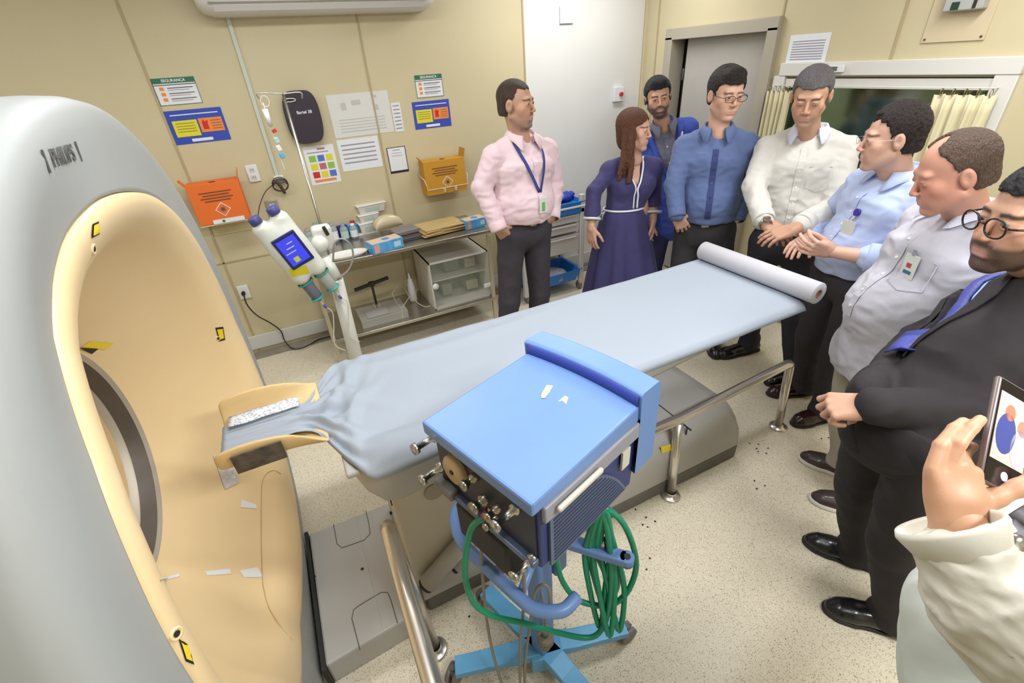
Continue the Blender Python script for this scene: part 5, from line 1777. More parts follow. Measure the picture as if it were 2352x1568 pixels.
# --- man in the grey shirt
t7, J7 = person('heavy balding man in a pale grey short-pocket shirt looking down, khaki trousers', dict(
    az=150, haz=160, pel=P(2040, 800, y=0.74), nk=P(2232, 492, y=0.71), hd=P(2186, 398, y=0.75), head=(136, 24, 0), hw=1.07, jaw=1.12, hs=1.0,
    feet=[foot(1884, 1152, 2000, 1180), foot(1832, 1050, 1962, 1098)], sh=0.175, w=1.10, seed=7, belt=0.05, eye=0.0030, gaze=(0, 1, -0.5),
    arm={'R': (P(2010, 640, y=1.05), P(1972, 735, y=0.98), (-0.1, 0.0, -1), (0.3, 0.9, 0), 'relax'),
         'L': (P(2215, 770, y=0.56), P(2130, 900, y=0.54), (-0.3, 0, -1), (0.2, -0.9, 0), 'relax')},
    skin=SK['rosy'], face=dict(rosy=0.5, brow_amt=0.45, brow=(0.2, 0.13, 0.08)),
    hair=dict(col=(120, 98, 84), mat='hair_greying_brown', zf=0.085, th=0.0, recede=0.028, peak=0.5, bald=0.030, rough=1.0, yt=0.010),
    shirt=dict(mat='shirt_grey', col=(186, 184, 194), o=0.010, belly=0.05, low=True, hem=P(1990, 830, y=0.74).z-0.10, ccol=(206, 214, 230), cmat='collar_pale', wr=0.006, pocket=True, cs=1.12, ca=28),
    trousers=dict(mat='trousers_khaki', col=(176, 168, 152), loose=0.004, hem=0.06), shoes=dict(mat='loafer_brown', col=(62, 48, 46), rough=0.45, sole=0.026, solemat='sole_white', solecol=(222, 220, 212))))
bv = bvh_of(J7['shirt'])
h_ = on_px(bv, 2093, 612)
if h_:
    M7 = frame(h_[0]+h_[1]*0.004, (UP.cross(h_[1])), UP, 0.0)
    b = MB(); b.box((0, 0, 0), (0.054, 0.085, 0.002), M4=M7, bev=0.0008)
    b.mi = 1; b.box((0, -0.02, 0.0012), (0.03, 0.012, 0.001), M4=M7); b.mi = 2; b.box((-0.002, 0.004, 0.0012), (0.018, 0.016, 0.001), M4=M7)
    bo = b.build('badge', None, t7, True, mats=[M('badge_white'), M('badge_teal', (50, 110, 130), 0.4), M('badge_red', (190, 60, 70), 0.4)])
    b = MB(); b.box((0, 0.05, 0.001), (0.012, 0.02, 0.004), M4=M7); b.build('badge_clip', M('watch_steel'), bo, True)

# --- man in the dark suit
arms8 = {'R': (P(2120, 780, y=0.58), P(1990, 905, y=0.47)), 'L': (P(2400, 965, y=0.20), P(2005, 932, y=0.425))}
t8, J8 = person('bearded man in black glasses, dark suit and blue tie with his hands joined', dict(
    az=141, haz=150, pel=P(2085, 965, y=0.395), nk=P(2440, 640, y=0.375), hd=P(2372, 505, y=0.405), head=(150, 5, 0), hw=1.0, hh=0.0026,
    feet=[foot(1868, 1392, 2080, 1445), foot(1836, 1238, 2000, 1300)], sh=0.165, w=0.97, seed=8, belt=0.06, eye=0.005, gaze=(-0.25, 1, -0.15),
    arm={'R': arms8['R']+((-0.05, -0.30, -0.95), (-0.85, -0.35, 0.2), 'curl'),
         'L': arms8['L']+((-0.45, 0.75, -0.35), (-0.3, -0.3, 0.9), 'fist')},
    skin=SK['mid'], face=dict(beard=(0.030, 0.020, 0.018), beard_amt=0.95, style='full', brow_amt=0.95), glasses=dict(mat='glasses_black', col=(22, 20, 20), r=0.0021, rh=0.021, rw=0.025, sq=2.2),
    hair=dict(col=(34, 30, 32), mat='hair_black', zf=0.070, th=0.006, recede=0.075, peak=0.2, rough=1.2),
    shirt=dict(mat='shirt_sky', col=(168, 194, 238), hem=1.06, noarm=True, o=-0.010, placket=False, ca=14, vee=0.02, cs=1.02),
    trousers=dict(mat='suit_cloth', col=(38, 33, 36), loose=0.004, hem=0.03, wr=0.006), shoes=dict(mat='shoe_black_polished', col=(26, 27, 32), rough=0.25, len=0.335)))
suit = M('suit_cloth')
jk8 = jacket(t8, J8, arms8, suit, hem=0.80, vdepth=0.44, vw=0.105, o=0.012, W=0.98, seed=3.3)
bv = bvh_of(J8['shirt'])
rows = []
for i in range(15):
    d = 0.035+0.40*i/14
    hw_ = 0.018+0.020*min(1, i/11) if i > 1 else (0.024 if i == 0 else 0.016)
    rows.append([on_front(bv, J8, -hw_, d, 0.006), on_front(bv, J8, 0, d, 0.014), on_front(bv, J8, hw_, d, 0.006)])
b = MB(); b.grid(rows); b.build('tie', M('tie_blue', (70, 78, 160), 0.45, bump=0.2, bscale=90, var=0.15, vscale=60, stretch=(1, 1, 6)), t8, True, solid=0.004)
p = J8['nk']+J8['f']*0.085-J8['su']*0.018
b = MB(); b.prism([p+J8['R']*0.02+J8['su']*0.018, p-J8['R']*0.02+J8['su']*0.018, p-J8['R']*0.012-J8['su']*0.018, p+J8['R']*0.012-J8['su']*0.018], J8['f']*0.016); b.build('tie_knot', M('tie_knot_navy', (52, 50, 104), 0.5), t8, True, bevel=0.004)
e, w = arms8['L']; dv = (w-e).normalized(); q = e.lerp(w, 0.86)
sd = dv.cross(UP).normalized()
for i in range(3):
    b = MB(); pp = q-dv*0.014*i-UP*0.044+sd*(-0.012); b.cyl(pp, pp-UP*0.005, 0.0055, seg=12); b.build('cuff_button', M('button_black', (18, 16, 18), 0.3), jk8, True)
# ------------------------------------------------------------------ things on the back wall
def wr4(cs, plane='y', v=None):
    """rectangle on a wall from its four seen corners (tl, tr, br, bl): centre, width, height"""
    v = (D if plane == 'y' else RX) if v is None else v
    q = [P(*c, **{plane: v}) for c in cs]
    a = 0 if plane == 'y' else 1
    l, r = (q[0][a]+q[3][a])/2, (q[1][a]+q[2][a])/2
    t, bt = (q[0].z+q[1].z)/2, (q[2].z+q[3].z)/2
    return (l+r)/2, (t+bt)/2, abs(r-l), abs(t-bt)
def sheet_on(name, label, cat, cs, mat, plane='y', group=None, th=0.002, items=(), mats=()):
    """flat printed sheet; items: (u0, v0, u1, v1, material index) in parts of the sheet, v from the top"""
    c, z, w, h = wr4(cs, plane)
    if plane == 'y': o = Vector((c, D-0.0012, z)); fr = frame(o, (1, 0, 0), (0, 0, 1), 0)
    else: o = Vector((RX-0.0012, c, z)); fr = frame(o, (0, -1, 0), (0, 0, 1), 0)
    t = thing(name, label, cat, o, group=group)
    b = MB(); b.box((0, 0, 0), (w, h, th), M4=fr); sh_ = b.build('sheet', mat, t, True)
    if items:
        b = MB()
        for k_, (u0, v0, u1, v1, m_) in enumerate(items):
            b.mi = m_
            b.box((((u0+u1)/2-0.5)*w, (0.5-(v0+v1)/2)*h, th/2+0.0006+0.00012*k_), ((u1-u0)*w, (v1-v0)*h, 0.0008), M4=fr)
        b.build('print', None, t, True, mats=list(mats))
    return t, fr, w, h
pw = M('paper_white', (226, 228, 232), 0.5)
gr_ = M('sign_green', (40, 108, 76), 0.45); bu_ = M('sign_blue', (52, 76, 178), 0.4); ye_ = M('sign_yellow', (222, 210, 40), 0.45)
og_ = M('sign_orange', (236, 138, 58), 0.45); rd_ = M('sign_red', (200, 40, 44), 0.45); tx_ = M('print_grey', (150, 150, 162), 0.6); txd = M('print_dark', (84, 84, 96), 0.6)
pk_ = M('print_pink', (190, 100, 120), 0.5); lg_ = M('print_lime', (138, 190, 60), 0.5); bl_ = M('print_blue', (84, 112, 196), 0.5)
for cs, lab in ((((345, 180), (443, 176), (468, 236), (368, 243)), 'green and white safety sign on the wall above the orange sharps box'),
                (((952, 172), (1014, 170), (1019, 221), (957, 224)), 'green and white safety sign on the wall above the yellow sharps box')):
    it = [(0, 0, 1, 0.20, 1)]+[(0.0, 0.24, 1, 0.27, 3)]+[(0.30, 0.36+0.20*i, 0.9, 0.39+0.20*i, 3) for i in range(3)]+[(0.30, 0.44+0.20*i, 0.8, 0.46+0.20*i, 0) for i in range(3)]+[(0.12, 0.33+0.20*i, 0.22, 0.45+0.20*i, 2) for i in range(3)]+[(0, 0.985, 1, 1, 1), (0, 0.2, 0.012, 1, 1), (0.988, 0.2, 1, 1, 1)]
    t, fr, w, h = sheet_on('safety_sign', lab, 'sign', cs, pw, items=it, mats=[tx_, gr_, og_, txd])
    text_on('sign_lettering', 'SEGURANÇA', h*0.15, fr @ Matrix.Translation((0, h*0.395, 0.0025)), pw, t, sx=1.0)
for cs, lab in ((((375, 255), (507, 246), (531, 320), (405, 333)), 'blue waste sorting sign with yellow and orange panels, above the orange sharps box'),
                (((945, 235), (1030, 227), (1037, 288), (955, 298)), 'blue waste sorting sign with yellow and orange panels, above the yellow sharps box')):
    it = [(0.07, 0.30, 0.50, 0.78, 1), (0.53, 0.28, 0.95, 0.70, 2), (0.30, 0.86, 0.68, 0.95, 0), (0.58, 0.38, 0.68, 0.62, 3), (0.60, 0.33, 0.63, 0.40, 3), (0.66, 0.36, 0.69, 0.42, 3), (0.08, 0.12, 0.92, 0.15, 0)]+[(0.12, 0.38+0.08*i, 0.45, 0.395+0.08*i, 4) for i in range(4)]+[(0.74, 0.36+0.08*i, 0.92, 0.375+0.08*i, 4) for i in range(4)]
    sheet_on('waste_sign', lab, 'sign', cs, bu_, items=it, mats=[pw, ye_, og_, rd_, txd])
lines = [(0.12, 0.58+0.07*i, 0.88, 0.60+0.07*i, 0) for i in range(5)]
sheet_on('notice_sheet', 'large white diagram sheet taped to the wall right of the black pad', 'notice', ((745, 216), (887, 210), (908, 303), (772, 317)), M('paper_film', (216, 216, 212), 0.3), items=lines+[(0.2, 0.2, 0.28, 0.36, 0), (0.38, 0.16, 0.52, 0.26, 0), (0.74, 0.08, 0.80, 0.14, 0), (0.74, 0.3, 0.80, 0.42, 0)], mats=[M('print_faint', (190, 190, 192), 0.6)])
sheet_on('notice_strip', 'narrow upright strip of paper beside the large diagram sheet', 'notice', ((896, 237), (916, 235), (930, 300), (910, 303)), pw, items=[(0.15, 0.08+0.13*i, 0.85, 0.12+0.13*i, 0) for i in range(7)], mats=[tx_])
sheet_on('notice_sheet', 'white typed notice taped below the large diagram sheet', 'notice', ((772, 320), (867, 314), (880, 383), (788, 393)), pw, items=[(0.08, 0.16+0.14*i, 0.9, 0.20+0.14*i, 0) for i in range(5)], mats=[tx_])
c9 = [1, 2, 3, 3, 4, 1, 5, 3, 2]
it = [(0.12+0.28*(i % 3), 0.24+0.21*(i//3), 0.34+0.28*(i % 3), 0.40+0.21*(i//3), c9[i]) for i in range(9)]+[(0.12, 0.87, 0.85, 0.93, 6), (0.45, 0.06, 0.70, 0.10, 4), (0.1, 0.15, 0.8, 0.17, 0)]
sheet_on('colour_chart', 'white chart with nine coloured squares below the black pad', 'chart', ((697, 338), (765, 330), (783, 415), (715, 428)), pw, items=it, mats=[tx_, lg_, bl_, ye_, pk_, rd_, og_])
sheet_on('framed_notice', 'small white notice with a thin dark frame left of the yellow sharps box', 'notice', ((887, 340), (929, 335), (940, 392), (898, 400)), M('frame_black', (40, 38, 48), 0.4), items=[(0.04, 0.025, 0.96, 0.91, 0), (0.3, 0.1, 0.7, 0.13, 1), (0.25, 0.22, 0.75, 0.24, 1), (0.2, 0.32, 0.8, 0.34, 1)], mats=[pw, tx_])
sheet_on('notice_sheet', 'white typed notice on the wall right of the door', 'notice', ((1817, 80), (1910, 75), (1893, 152), (1803, 152)), pw, plane='x', items=[(0.10, 0.2+0.08*i, 0.9, 0.23+0.08*i, 0) for i in range(8)], mats=[tx_])

# plates, switches, sockets
def plate(name, label, cat, cs, mat=white_pl, plane='y', th=0.012, extra=None):
    c, z, w, h = wr4(cs, plane)
    if plane == 'y': fr = frame((c, D-th/2, z), (1, 0, 0), (0, 0, 1), 0); o = (c, D, z)
    else: fr = frame((RX-th/2, c, z), (0, -1, 0), (0, 0, 1), 0); o = (RX, c, z)
    t = thing(name, label, cat, o)
    b = MB(); b.box((0, 0, 0), (w, h, th), bev=0.003, M4=fr); b.build('cover_plate', mat, t, True)
    if extra: extra(t, fr, w, h, th)
    return t
def sockets(n):
    def f_(t, fr, w, h, th):
        for i in range(n):
            b = MB(); b.box((0, h*(0.22-0.44*i) if n > 1 else 0, th/2+0.001), (w*0.42, h*0.26, 0.003), bev=0.001, M4=fr); b.mi = 1
            for q in (-1, 1): b.box((q*w*0.09, h*(0.22-0.44*i) if n > 1 else 0, th/2+0.003), (0.004, 0.006, 0.001), M4=fr)
            b.build('socket', None, t, True, mats=[M('socket_ivory', (206, 208, 206), 0.4), M('sticker_black')])
    return f_
plate('wall_socket', 'white double socket plate on the wall right of the orange sharps box', 'wall socket', ((562, 380), (588, 377), (600, 414), (574, 419)), extra=sockets(2))
plate('wall_socket', 'grey steel socket plate behind the injector head', 'wall socket', ((608, 462), (636, 457), (650, 505), (622, 512)), M('plate_grey', (170, 166, 156), 0.35, 0.4), extra=sockets(2))
so = plate('wall_socket', 'low white wall socket with a black plug in it', 'wall socket', ((543, 657), (568, 653), (578, 682), (553, 687)))
plate('blank_plate', 'plain pale blank plate high on the grey wall panel', 'wall plate', ((1284, 15), (1315, 14), (1315, 54), (1285, 55)), M('plate_pale', (212, 218, 230), 0.4), th=0.014)
def redbtn(t, fr, w, h, th):
    b = MB(); b.cyl(fr @ Vector((w*0.15, 0, th/2)), fr @ Vector((w*0.15, 0, th/2+0.018)), 0.016, seg=20); b.build('red_button', M('button_red', (200, 40, 50), 0.3), t, True)
plate('emergency_button', 'small white wall box with a red push button', 'button', ((1407, 200), (1428, 199), (1428, 232), (1407, 233)), extra=redbtn, th=0.03)
b = MB(); p = P(559, 672, y=D-0.012); b.cyl(p, p-Vector((0, 0.03, 0)), 0.013, seg=16); pl_ = p-Vector((0, 0.03, 0))
b.tube([pl_+Vector((0, 0.004, 0)), P(568, 700, y=D-0.06), P(590, 724, y=D-0.05), P(622, 742, y=D-0.04), P(645, 760, y=D-0.035), P(654, 782, y=D-0.05), P(672, 800, z=0.018), P(700, 797, z=0.018), P(735, 778, z=0.018), P(775, 771, z=0.018), P(800, 773, z=0.018)], 0.0045, 8, sub=6)
tag(b.build('black_power_cable', M('cable_black', (30, 28, 28), 0.5)), 'black power cable running from the low socket along the floor', 'cable')
# conduit down the wall with a small box
px0 = (P(525, 40, y=D).x+P(632, 395, y=D).x)/2
zb = P(638, 405, y=D).z
t = thing('cable_conduit', 'thin pale upright conduit on the wall left of the drip stand', 'conduit', (px0, D, zb))
b = MB(); b.box((px0, D-0.008, (CEIL+zb)/2), (0.022, 0.016, CEIL-zb), bev=0.002); b.build('duct', M('conduit_pale', (196, 202, 192), 0.45), t, True)
b = MB(); b.box((px0+0.005, D-0.015, zb-0.015), (0.06, 0.03, 0.045), bev=0.004); b.build('junction_box', white_pl, t, True)
c = P(645, 428, y=D-0.03)
b = MB()
for k in range(4):
    rr = 0.042+0.006*k
    b.tube([c+Vector((rr*math.cos(a)*(1.1-0.1*k), -0.004*k, rr*0.72*math.sin(a)+0.006*k)) for a in np.linspace(0, 2*math.pi, 25)[:-1]], 0.003, 6, closed=True)
b.tube([c+Vector((-0.02, -0.01, 0.04)), c+Vector((0.0, -0.012, 0)), c+Vector((0.012, -0.01, -0.045))], 0.010, 8, sub=3)
b.tube([c+Vector((-0.03, 0, 0.025)), P(610, 440, y=D-0.05), P(597, 470, y=D-0.10), P(592, 500, y=D-0.2)], 0.003, 6, sub=5)
tag(b.build('coiled_cable', M('cable_brown', (66, 48, 46), 0.5)), 'dark cable coiled and hung on the wall above the injector', 'cable')

# black pad with white lettering
c_, z_, w_, h_ = wr4(((648, 212), (722, 207), (740, 318), (664, 328)), 'y', D-0.03)
z_ = (P(685, 207, y=D-0.03).z+P(705, 329, y=D-0.03).z)/2; h_ = P(685, 207, y=D-0.03).z-P(705, 329, y=D-0.03).z
x0, x1 = P(648, 240, y=D-0.03).x, P(739, 300, y=D-0.03).x
w_ = 0.215; c_ = (P(685, 265, y=D-0.03).x+P(706, 265, y=D-0.03).x)/2
fr = frame((c_, D-0.035, z_), (1, 0, 0.0), (0, 0, 1), 0)
t = thing('black_pad', 'black rounded padded board with small white lettering hung on the wall', 'pad', (c_, D, z_))
b = MB(); n = 48; ring = []
for i in range(n):
    a = 2*math.pi*i/n; e_ = 4.0
    cc_, ss_ = math.cos(a), math.sin(a)
    yy = h_/2*(abs(ss_)**(2/2.6))*(1 if ss_ >= 0 else -1); xx = w_/2*(abs(cc_)**(2/4.2))*(1 if cc_ >= 0 else -1)
    ring.append(fr @ Vector((xx, yy, 0)))
b.prism([p+Vector((0, 0.012, 0)) for p in ring], (0, -0.03, 0)); b.build('board', M('pad_black', (46, 38, 50), 0.5, bump=0.05), t, True, bevel=0.005)
text_on('pad_lettering', 'Bartel 38', 0.025, fr @ Matrix.Translation((0.012, 0.03, 0.0195)), pw, t)
b = MB(); p = fr @ Vector((-0.055, h_/2-0.05, 0.019)); b.tube([p+Vector((0.036*math.cos(a), -0.002, 0.010*math.sin(a))) for a in np.linspace(0, 2*math.pi, 21)[:-1]], 0.004, 8, closed=True); b.build('buckle', steel, t, True)

# split air conditioner
y0 = D-0.20
xa, xb = P(445, 2, y=y0).x, P(1005, 2, y=y0).x
zb = P(730, 38, y=y0+0.02).z+0.02
t = thing('air_conditioner', 'white split air conditioner unit high on the back wall', 'air conditioner', ((xa+xb)/2, D, zb))
b = MB(); rows = []
for x, s_ in ((xa, 0.72), (xa+0.02, 0.88), (xa+0.07, 0.98), (xa+0.12, 1.0), (xb-0.12, 1.0), (xb-0.07, 0.98), (xb-0.02, 0.88), (xb, 0.72)):
    pr = [(0.0, 0.30), (0.15, 0.30), (0.20, 0.28), (0.212, 0.20), (0.210, 0.09), (0.195, 0.045), (0.16, 0.012), (0.08, 0.0), (0.0, 0.0)]
    rows.append([(x, D-d*(0.5+0.5*s_), zb+0.15+(z-0.15)*s_) for d, z in pr])
b.grid(rows)
for rr in (rows[0], rows[-1]): b.bm.faces.new([b.bm.verts.new(Vector(p)) for p in rr])
b.build('casing', M('ac_white', (222, 220, 220), 0.35), t, True)
b = MB(); b.box(((xa+xb)/2, D-0.2, zb+0.052), (xb-xa-0.12, 0.012, 0.004), rot=(0.4, 0, 0)); b.build('outlet_slot', M('ac_slot', (150, 146, 140), 0.5), t, True)
b = MB(); b.box(((xa+xb)/2, D-0.178, zb+0.03), (xb-xa-0.16, 0.004, 0.036), rot=(0.75, 0, 0), bev=0.001); b.build('louvre_flap', M('ac_white'), t, True)

# sharps boxes
def sharps(label, cs, yf, mat, holder, depth=0.13, white_band=True, flapr=0.05):
    c, z, w, h = wr4(cs, 'y', yf)
    t = thing('sharps_box', label, 'sharps container', (c, yf+depth/2, z-h/2))
    b = MB(); b.box((c, yf+depth/2, z), (w, depth, h), bev=0.002); bx = b.build('carton', mat, t, True)
    b = MB(); b.box((c-w/2-0.012, yf+0.03, z+h/2+0.012), (0.004, 0.06, 0.05), rot=(0, -0.6, 0)); b.build('flap', mat, t, True)
    b = MB(); b.box((c+w/2+0.006, yf+depth*0.45, z+h/2+0.028), (0.004, depth*0.9, flapr), rot=(0, 0.25, 0)); b.build('flap', mat, t, True)
    b = MB(); b.cyl((c, yf+depth*0.3, z+h/2), (c, yf+depth*0.3, z+h/2+0.001), 0.02, seg=20); b.build('drop_hole', M('sticker_black'), t, True)
    b = MB(); b.box((c+0.01, yf-0.001, z-h*0.16), (0.062, 0.001, 0.062), rot=(0, math.pi/4, 0)); b.mi = 1; b.box((c+0.01, yf-0.0018, z-h*0.16), (0.054, 0.001, 0.054), rot=(0, math.pi/4, 0)); b.mi = 2
    b.box((c+0.01, yf-0.0026, z-h*0.16), (0.022, 0.001, 0.022)); 
    b.build('hazard_diamond', None, t, True, mats=[pw, mat, txd])
    b = MB(); 
    for i in range(4): b.box((c, yf-0.001, z+h*(0.28-0.07*i)), (w*(0.5 if i % 2 else 0.62), 0.001, h*0.028))
    b.build('print_lines', M('print_brown', (120, 70, 40), 0.6), t, True)
    return t, c, z, w, h
t, c, z, w, h = sharps('bright orange cardboard sharps box on a bracket on the wall beside the scanner', ((425, 428), (550, 412), (572, 500), (460, 522)), D-0.17, M('carton_orange', (226, 110, 40), 0.6), 0)
b = MB(); b.box((c+0.02, D-0.173, z-h/2+0.012), (w*0.62, 0.003, 0.026)); b.mi = 1; b.cyl((c-0.01, D-0.1755, z-h/2+0.012), (c-0.01, D-0.1765, z-h/2+0.012), 0.008, seg=16); b.build('white_band', None, t, True, mats=[pw, gr_])
b = MB(); b.box((c, D-0.085, z-h/2-0.006), (w*1.02, 0.17, 0.008), bev=0.002); b.box((c, D-0.006, z-h/2-0.06), (w*0.8, 0.012, 0.10), bev=0.002)
tag(b.build('wall_bracket', M('bracket_cream', (206, 192, 152), 0.5)), 'cream wall bracket carrying the orange sharps box', 'bracket')
t, c, z, w, h = sharps('yellow cardboard sharps box in a white wire holder on the wall', ((968, 372), (1062, 362), (1077, 436), (985, 449)), D-0.15, M('carton_yellow', (196, 142, 40), 0.6), 0, 0.12, flapr=0.06)
yf = D-0.158
b = MB(); b.tube([(c-w/2-0.01, D, z+0.02), (c-w/2-0.01, yf, z+0.0), (c-w/2+0.01, yf, z-h*0.32), (c+w/2+0.005, yf, z-h*0.32), (c+w/2+0.01, yf, z+0.0), (c+w/2+0.01, D, z+0.02)], 0.003, 8)
for q in (-0.03, 0.06): b.tube([(c+q, yf, z-h*0.32), (c+q, yf, z-h*0.32-0.03), (c+q+0.012, yf, z-h*0.32-0.03), (c+q+0.012, yf, z-h*0.32)], 0.003, 6)
b.tube([(c-0.03, yf, z-h*0.45), (c-0.03, D, z-h*0.55), (c+0.07, D, z-h*0.55), (c+0.07, yf, z-h*0.45)], 0.003, 6)
tag(b.build('wire_holder', M('wire_white', (224, 222, 214), 0.4)), 'white wire holder around the yellow sharps box', 'holder')

# right wall, upper corner
c, z, w, h = wr4(((2150, 0), (2300, 0), (2258, 92), (2115, 99)), 'x')
t = thing('cover_board', 'square cream cover board screwed to the wall above the window', 'wall plate', (RX, c, z))
b = MB(); b.box((RX-0.004, c, z+0.07), (0.008, w*1.0, h+0.14), bev=0.001); b.build('board', M('board_cream', (206, 190, 158), 0.5), t, True)
for q in (-1, 1):
    b = MB(); b.cyl((RX-0.008, c+q*(w/2-0.014), z-h/2+0.014), (RX-0.011, c+q*(w/2-0.014), z-h/2+0.014), 0.005, seg=12); b.build('screw', M('screw_brown', (110, 80, 56), 0.4, 0.5), t, True)
c, z, w, h = wr4(((2168, 0), (2262, 0), (2258, 24), (2172, 24)), 'x', RX-0.05)
t = thing('emergency_light', 'grey emergency light unit on the cream cover board', 'emergency light', (RX, c, z))
b = MB(); b.box((RX-0.035, c, z+0.045), (0.052, w, h+0.09), bev=0.006); b.build('housing', M('lamp_grey', (170, 172, 168), 0.4), t, True)
b = MB(); b.box((RX-0.063, c+w*0.18, z+0.0), (0.004, w*0.2, 0.03), bev=0.001); b.build('indicator', M('indicator_green', (30, 60, 44), 0.3), t, True)
b = MB(); b.box((RX-0.063, c-w*0.3, z+0.02), (0.004, 0.012, 0.07)); b.build('clip', M('sticker_black'), t, True)
c, z, w, h = wr4(((1900, 150), (1937, 149), (1937, 165), (1900, 167)), 'x', RX-0.05)
t = thing('window_gadget', 'small white digital thermometer with a dark display on the window head', 'thermometer', (RX-0.03, c, z))
b = MB(); b.box((RX-0.045, c, z), (0.02, w, h), bev=0.002); b.build('case', white_pl, t, True)
b = MB(); b.box((RX-0.056, c+w*0.12, z), (0.002, w*0.55, h*0.6)); b.build('display', M('display_grey', (96, 104, 100), 0.3), t, True)
# ------------------------------------------------------------------ steel shelf unit by the back wall
X0, X1, Y0, Y1 = 0.02, 1.285, 3.06, 3.545
ZT, ZL = 0.752, 0.205
inox = M('inox', (176, 170, 158), 0.28, 0.85, var=0.05, vscale=6)
st = thing('steel_shelf_unit', 'long two-tier stainless steel shelf unit against the back wall', 'shelf unit', ((X0+X1)/2, (Y0+Y1)/2, 0))
for z, nm in ((ZT, 'top_shelf'), (ZL, 'lower_shelf')):
    b = MB(); b.box(((X0+X1)/2, (Y0+Y1)/2, z-0.012), (X1-X0, Y1-Y0, 0.024), bev=0.004)
    b.build(nm, inox, st, True)
for x in (X0+0.015, X1-0.015):
    for y in (Y0+0.015, Y1-0.015):
        b = MB(); b.box((x, y, ZT/2-0.02), (0.026, 0.026, ZT-0.04), bev=0.003); b.build('leg', M('leg_cream_steel', (196, 186, 160), 0.35, 0.5), st, True)
EPS = 0.0005
def glove_box(px, py, z, w, d, h, rot, label):
    p = P(px, py, z=z)
    t = thing('glove_box', label, 'glove box', (p.x, p.y, z+EPS), rad(rot))
    b = MB(); b.box((0, 0, h/2), (w, d, h), bev=0.003); b.build('carton', M('glove_blue', (84, 160, 214), 0.5, var=0.25, vscale=24), t)
    b = MB(); b.box((0, 0, h+0.0006), (w*0.94, d*0.9, 0.001)); b.mi = 1; b.lathe([(0.028, 0.0012), (0.0, 0.0014)], (0.01, 0, h), (0, 0, 1), 18); b.build('top_panel', None, t, mats=[M('glove_beige', (212, 186, 160), 0.6), M('glove_slot', (70, 140, 200), 0.5)])
    b = MB(); b.box((w*0.30, -d/2-0.0006, h*0.5), (w*0.22, 0.001, h*0.5)); b.build('pale_print', M('print_pale_blue', (176, 216, 236), 0.5), t)
    b = MB(); b.box((-w*0.36, -d/2-0.0006, h*0.5), (w*0.16, 0.001, h*0.8)); b.build('salmon_print', M('print_salmon', (214, 160, 150), 0.5), t)
    return t
glove_box(886, 572, ZT, 0.225, 0.115, 0.07, 12, 'blue and white glove box at the front edge of the top shelf')
glove_box(1088, 520, ZT, 0.17, 0.10, 0.065, 8, 'blue glove box at the right end of the top shelf beside the pink-shirted man')
# envelopes
p = P(1006, 530, z=ZT)
t = thing('envelope_stack', 'loose stack of large brown paper envelopes on the top shelf', 'envelopes', (p.x, p.y, ZT+EPS), rad(8))
for i, a in enumerate((0, 5, -4, 3, -2)):
    b = MB(); b.box((0, 0, 0), (0.33, 0.25, 0.009), rot=(rad(-2), rad(1), rad(a)), bev=0.003); o = b.build('envelope', M('kraft', (190, 164, 110), 0.7, var=0.08, vscale=10), t); o.location = (0.006*i, 0.004*(i % 2), 0.009+0.0095*i)
# scanner tray / dark flat device beneath
p = P(945, 545, z=ZT)
t = thing('label_printer', 'flat dark grey device lying behind the glove box and under the plastic cover', 'device', (p.x-0.03, p.y+0.02, ZT+EPS), rad(8))
b = MB(); b.box((0, 0, 0.014), (0.20, 0.20, 0.028), bev=0.006); b.build('casing', M('device_dark', (76, 70, 70), 0.4), t)
b = MB(); b.box((0.0, 0.03, 0.046), (0.18, 0.14, 0.034), bev=0.008); b.build('upper_casing', M('device_mid', (128, 122, 120), 0.4), t)
# domed translucent cover
p = P(893, 520, z=ZT+0.07)
t = thing('plastic_cover', 'cloudy domed plastic cover standing between the tubs and the envelopes', 'cover', (p.x, p.y, ZT+0.064), rad(12))
b = MB(); rows = []
for i in range(13):
    a = math.pi*i/12
    rows.append([(-0.105*math.cos(a)*1.0, yy, 0.085*math.sin(a)**0.7) for yy in (-0.02, 0.0, 0.03, 0.05)])
b.grid(rows)
b.grid([[(-0.105*math.cos(math.pi*i/12), -0.02, 0.085*math.sin(math.pi*i/12)**0.7*k) for k in (0, 0.5, 1)] for i in range(13)])
b.build('dome', M('cloudy_plastic', (206, 192, 158), 0.25), t, solid=0.002)
# tubs
def tub(px, py, z0, w, d, h, label, lid=True, group=None):
    p = P(px, py, z=z0)
    t = thing('plastic_tub', label, 'tub', (p.x, p.y, z0), rad(6), group)
    b = MB(); rows = []
    for k, s_ in ((0, 0.86), (1, 1.0)):
        rows.append([(sx*w/2*s_, sy*d/2*s_, h*0.9*k) for sx, sy in ((-1, -1), (1, -1), (1, 1), (-1, 1))])
    b.grid(rows, smooth=False, closed=True); b.box((0, 0, 0.001), (w*0.85, d*0.85, 0.002)); b.build('tub', M('tub_milky', (214, 212, 204), 0.35), t, bevel=0.004)
    b = MB(); b.box((0, 0, h*0.94), (w*1.05, d*1.05, h*0.14), bev=0.004); b.build('lid', M('lid_white', (226, 224, 218), 0.35), t)
    b = MB(); b.box((0, -d/2*0.95-0.001, h*0.45), (w*0.5, 0.001, h*0.4), rot=(0.1, 0, 0)); b.build('label', M('label_sage', (178, 196, 186), 0.5), t)
    return t
pz = P(845, 530, z=ZT)
tub(848, 532, ZT+EPS, 0.15, 0.12, 0.085, 'milky plastic tub at the bottom of the stack behind the glove box')
tub(845, 532-27, ZT+0.087, 0.15, 0.12, 0.055, 'shallow milky tub in the middle of the stack behind the glove box')
t = tub(850, 532-48, ZT+0.143, 0.21, 0.15, 0.065, 'white lidded tub on top of the stack behind the glove box')
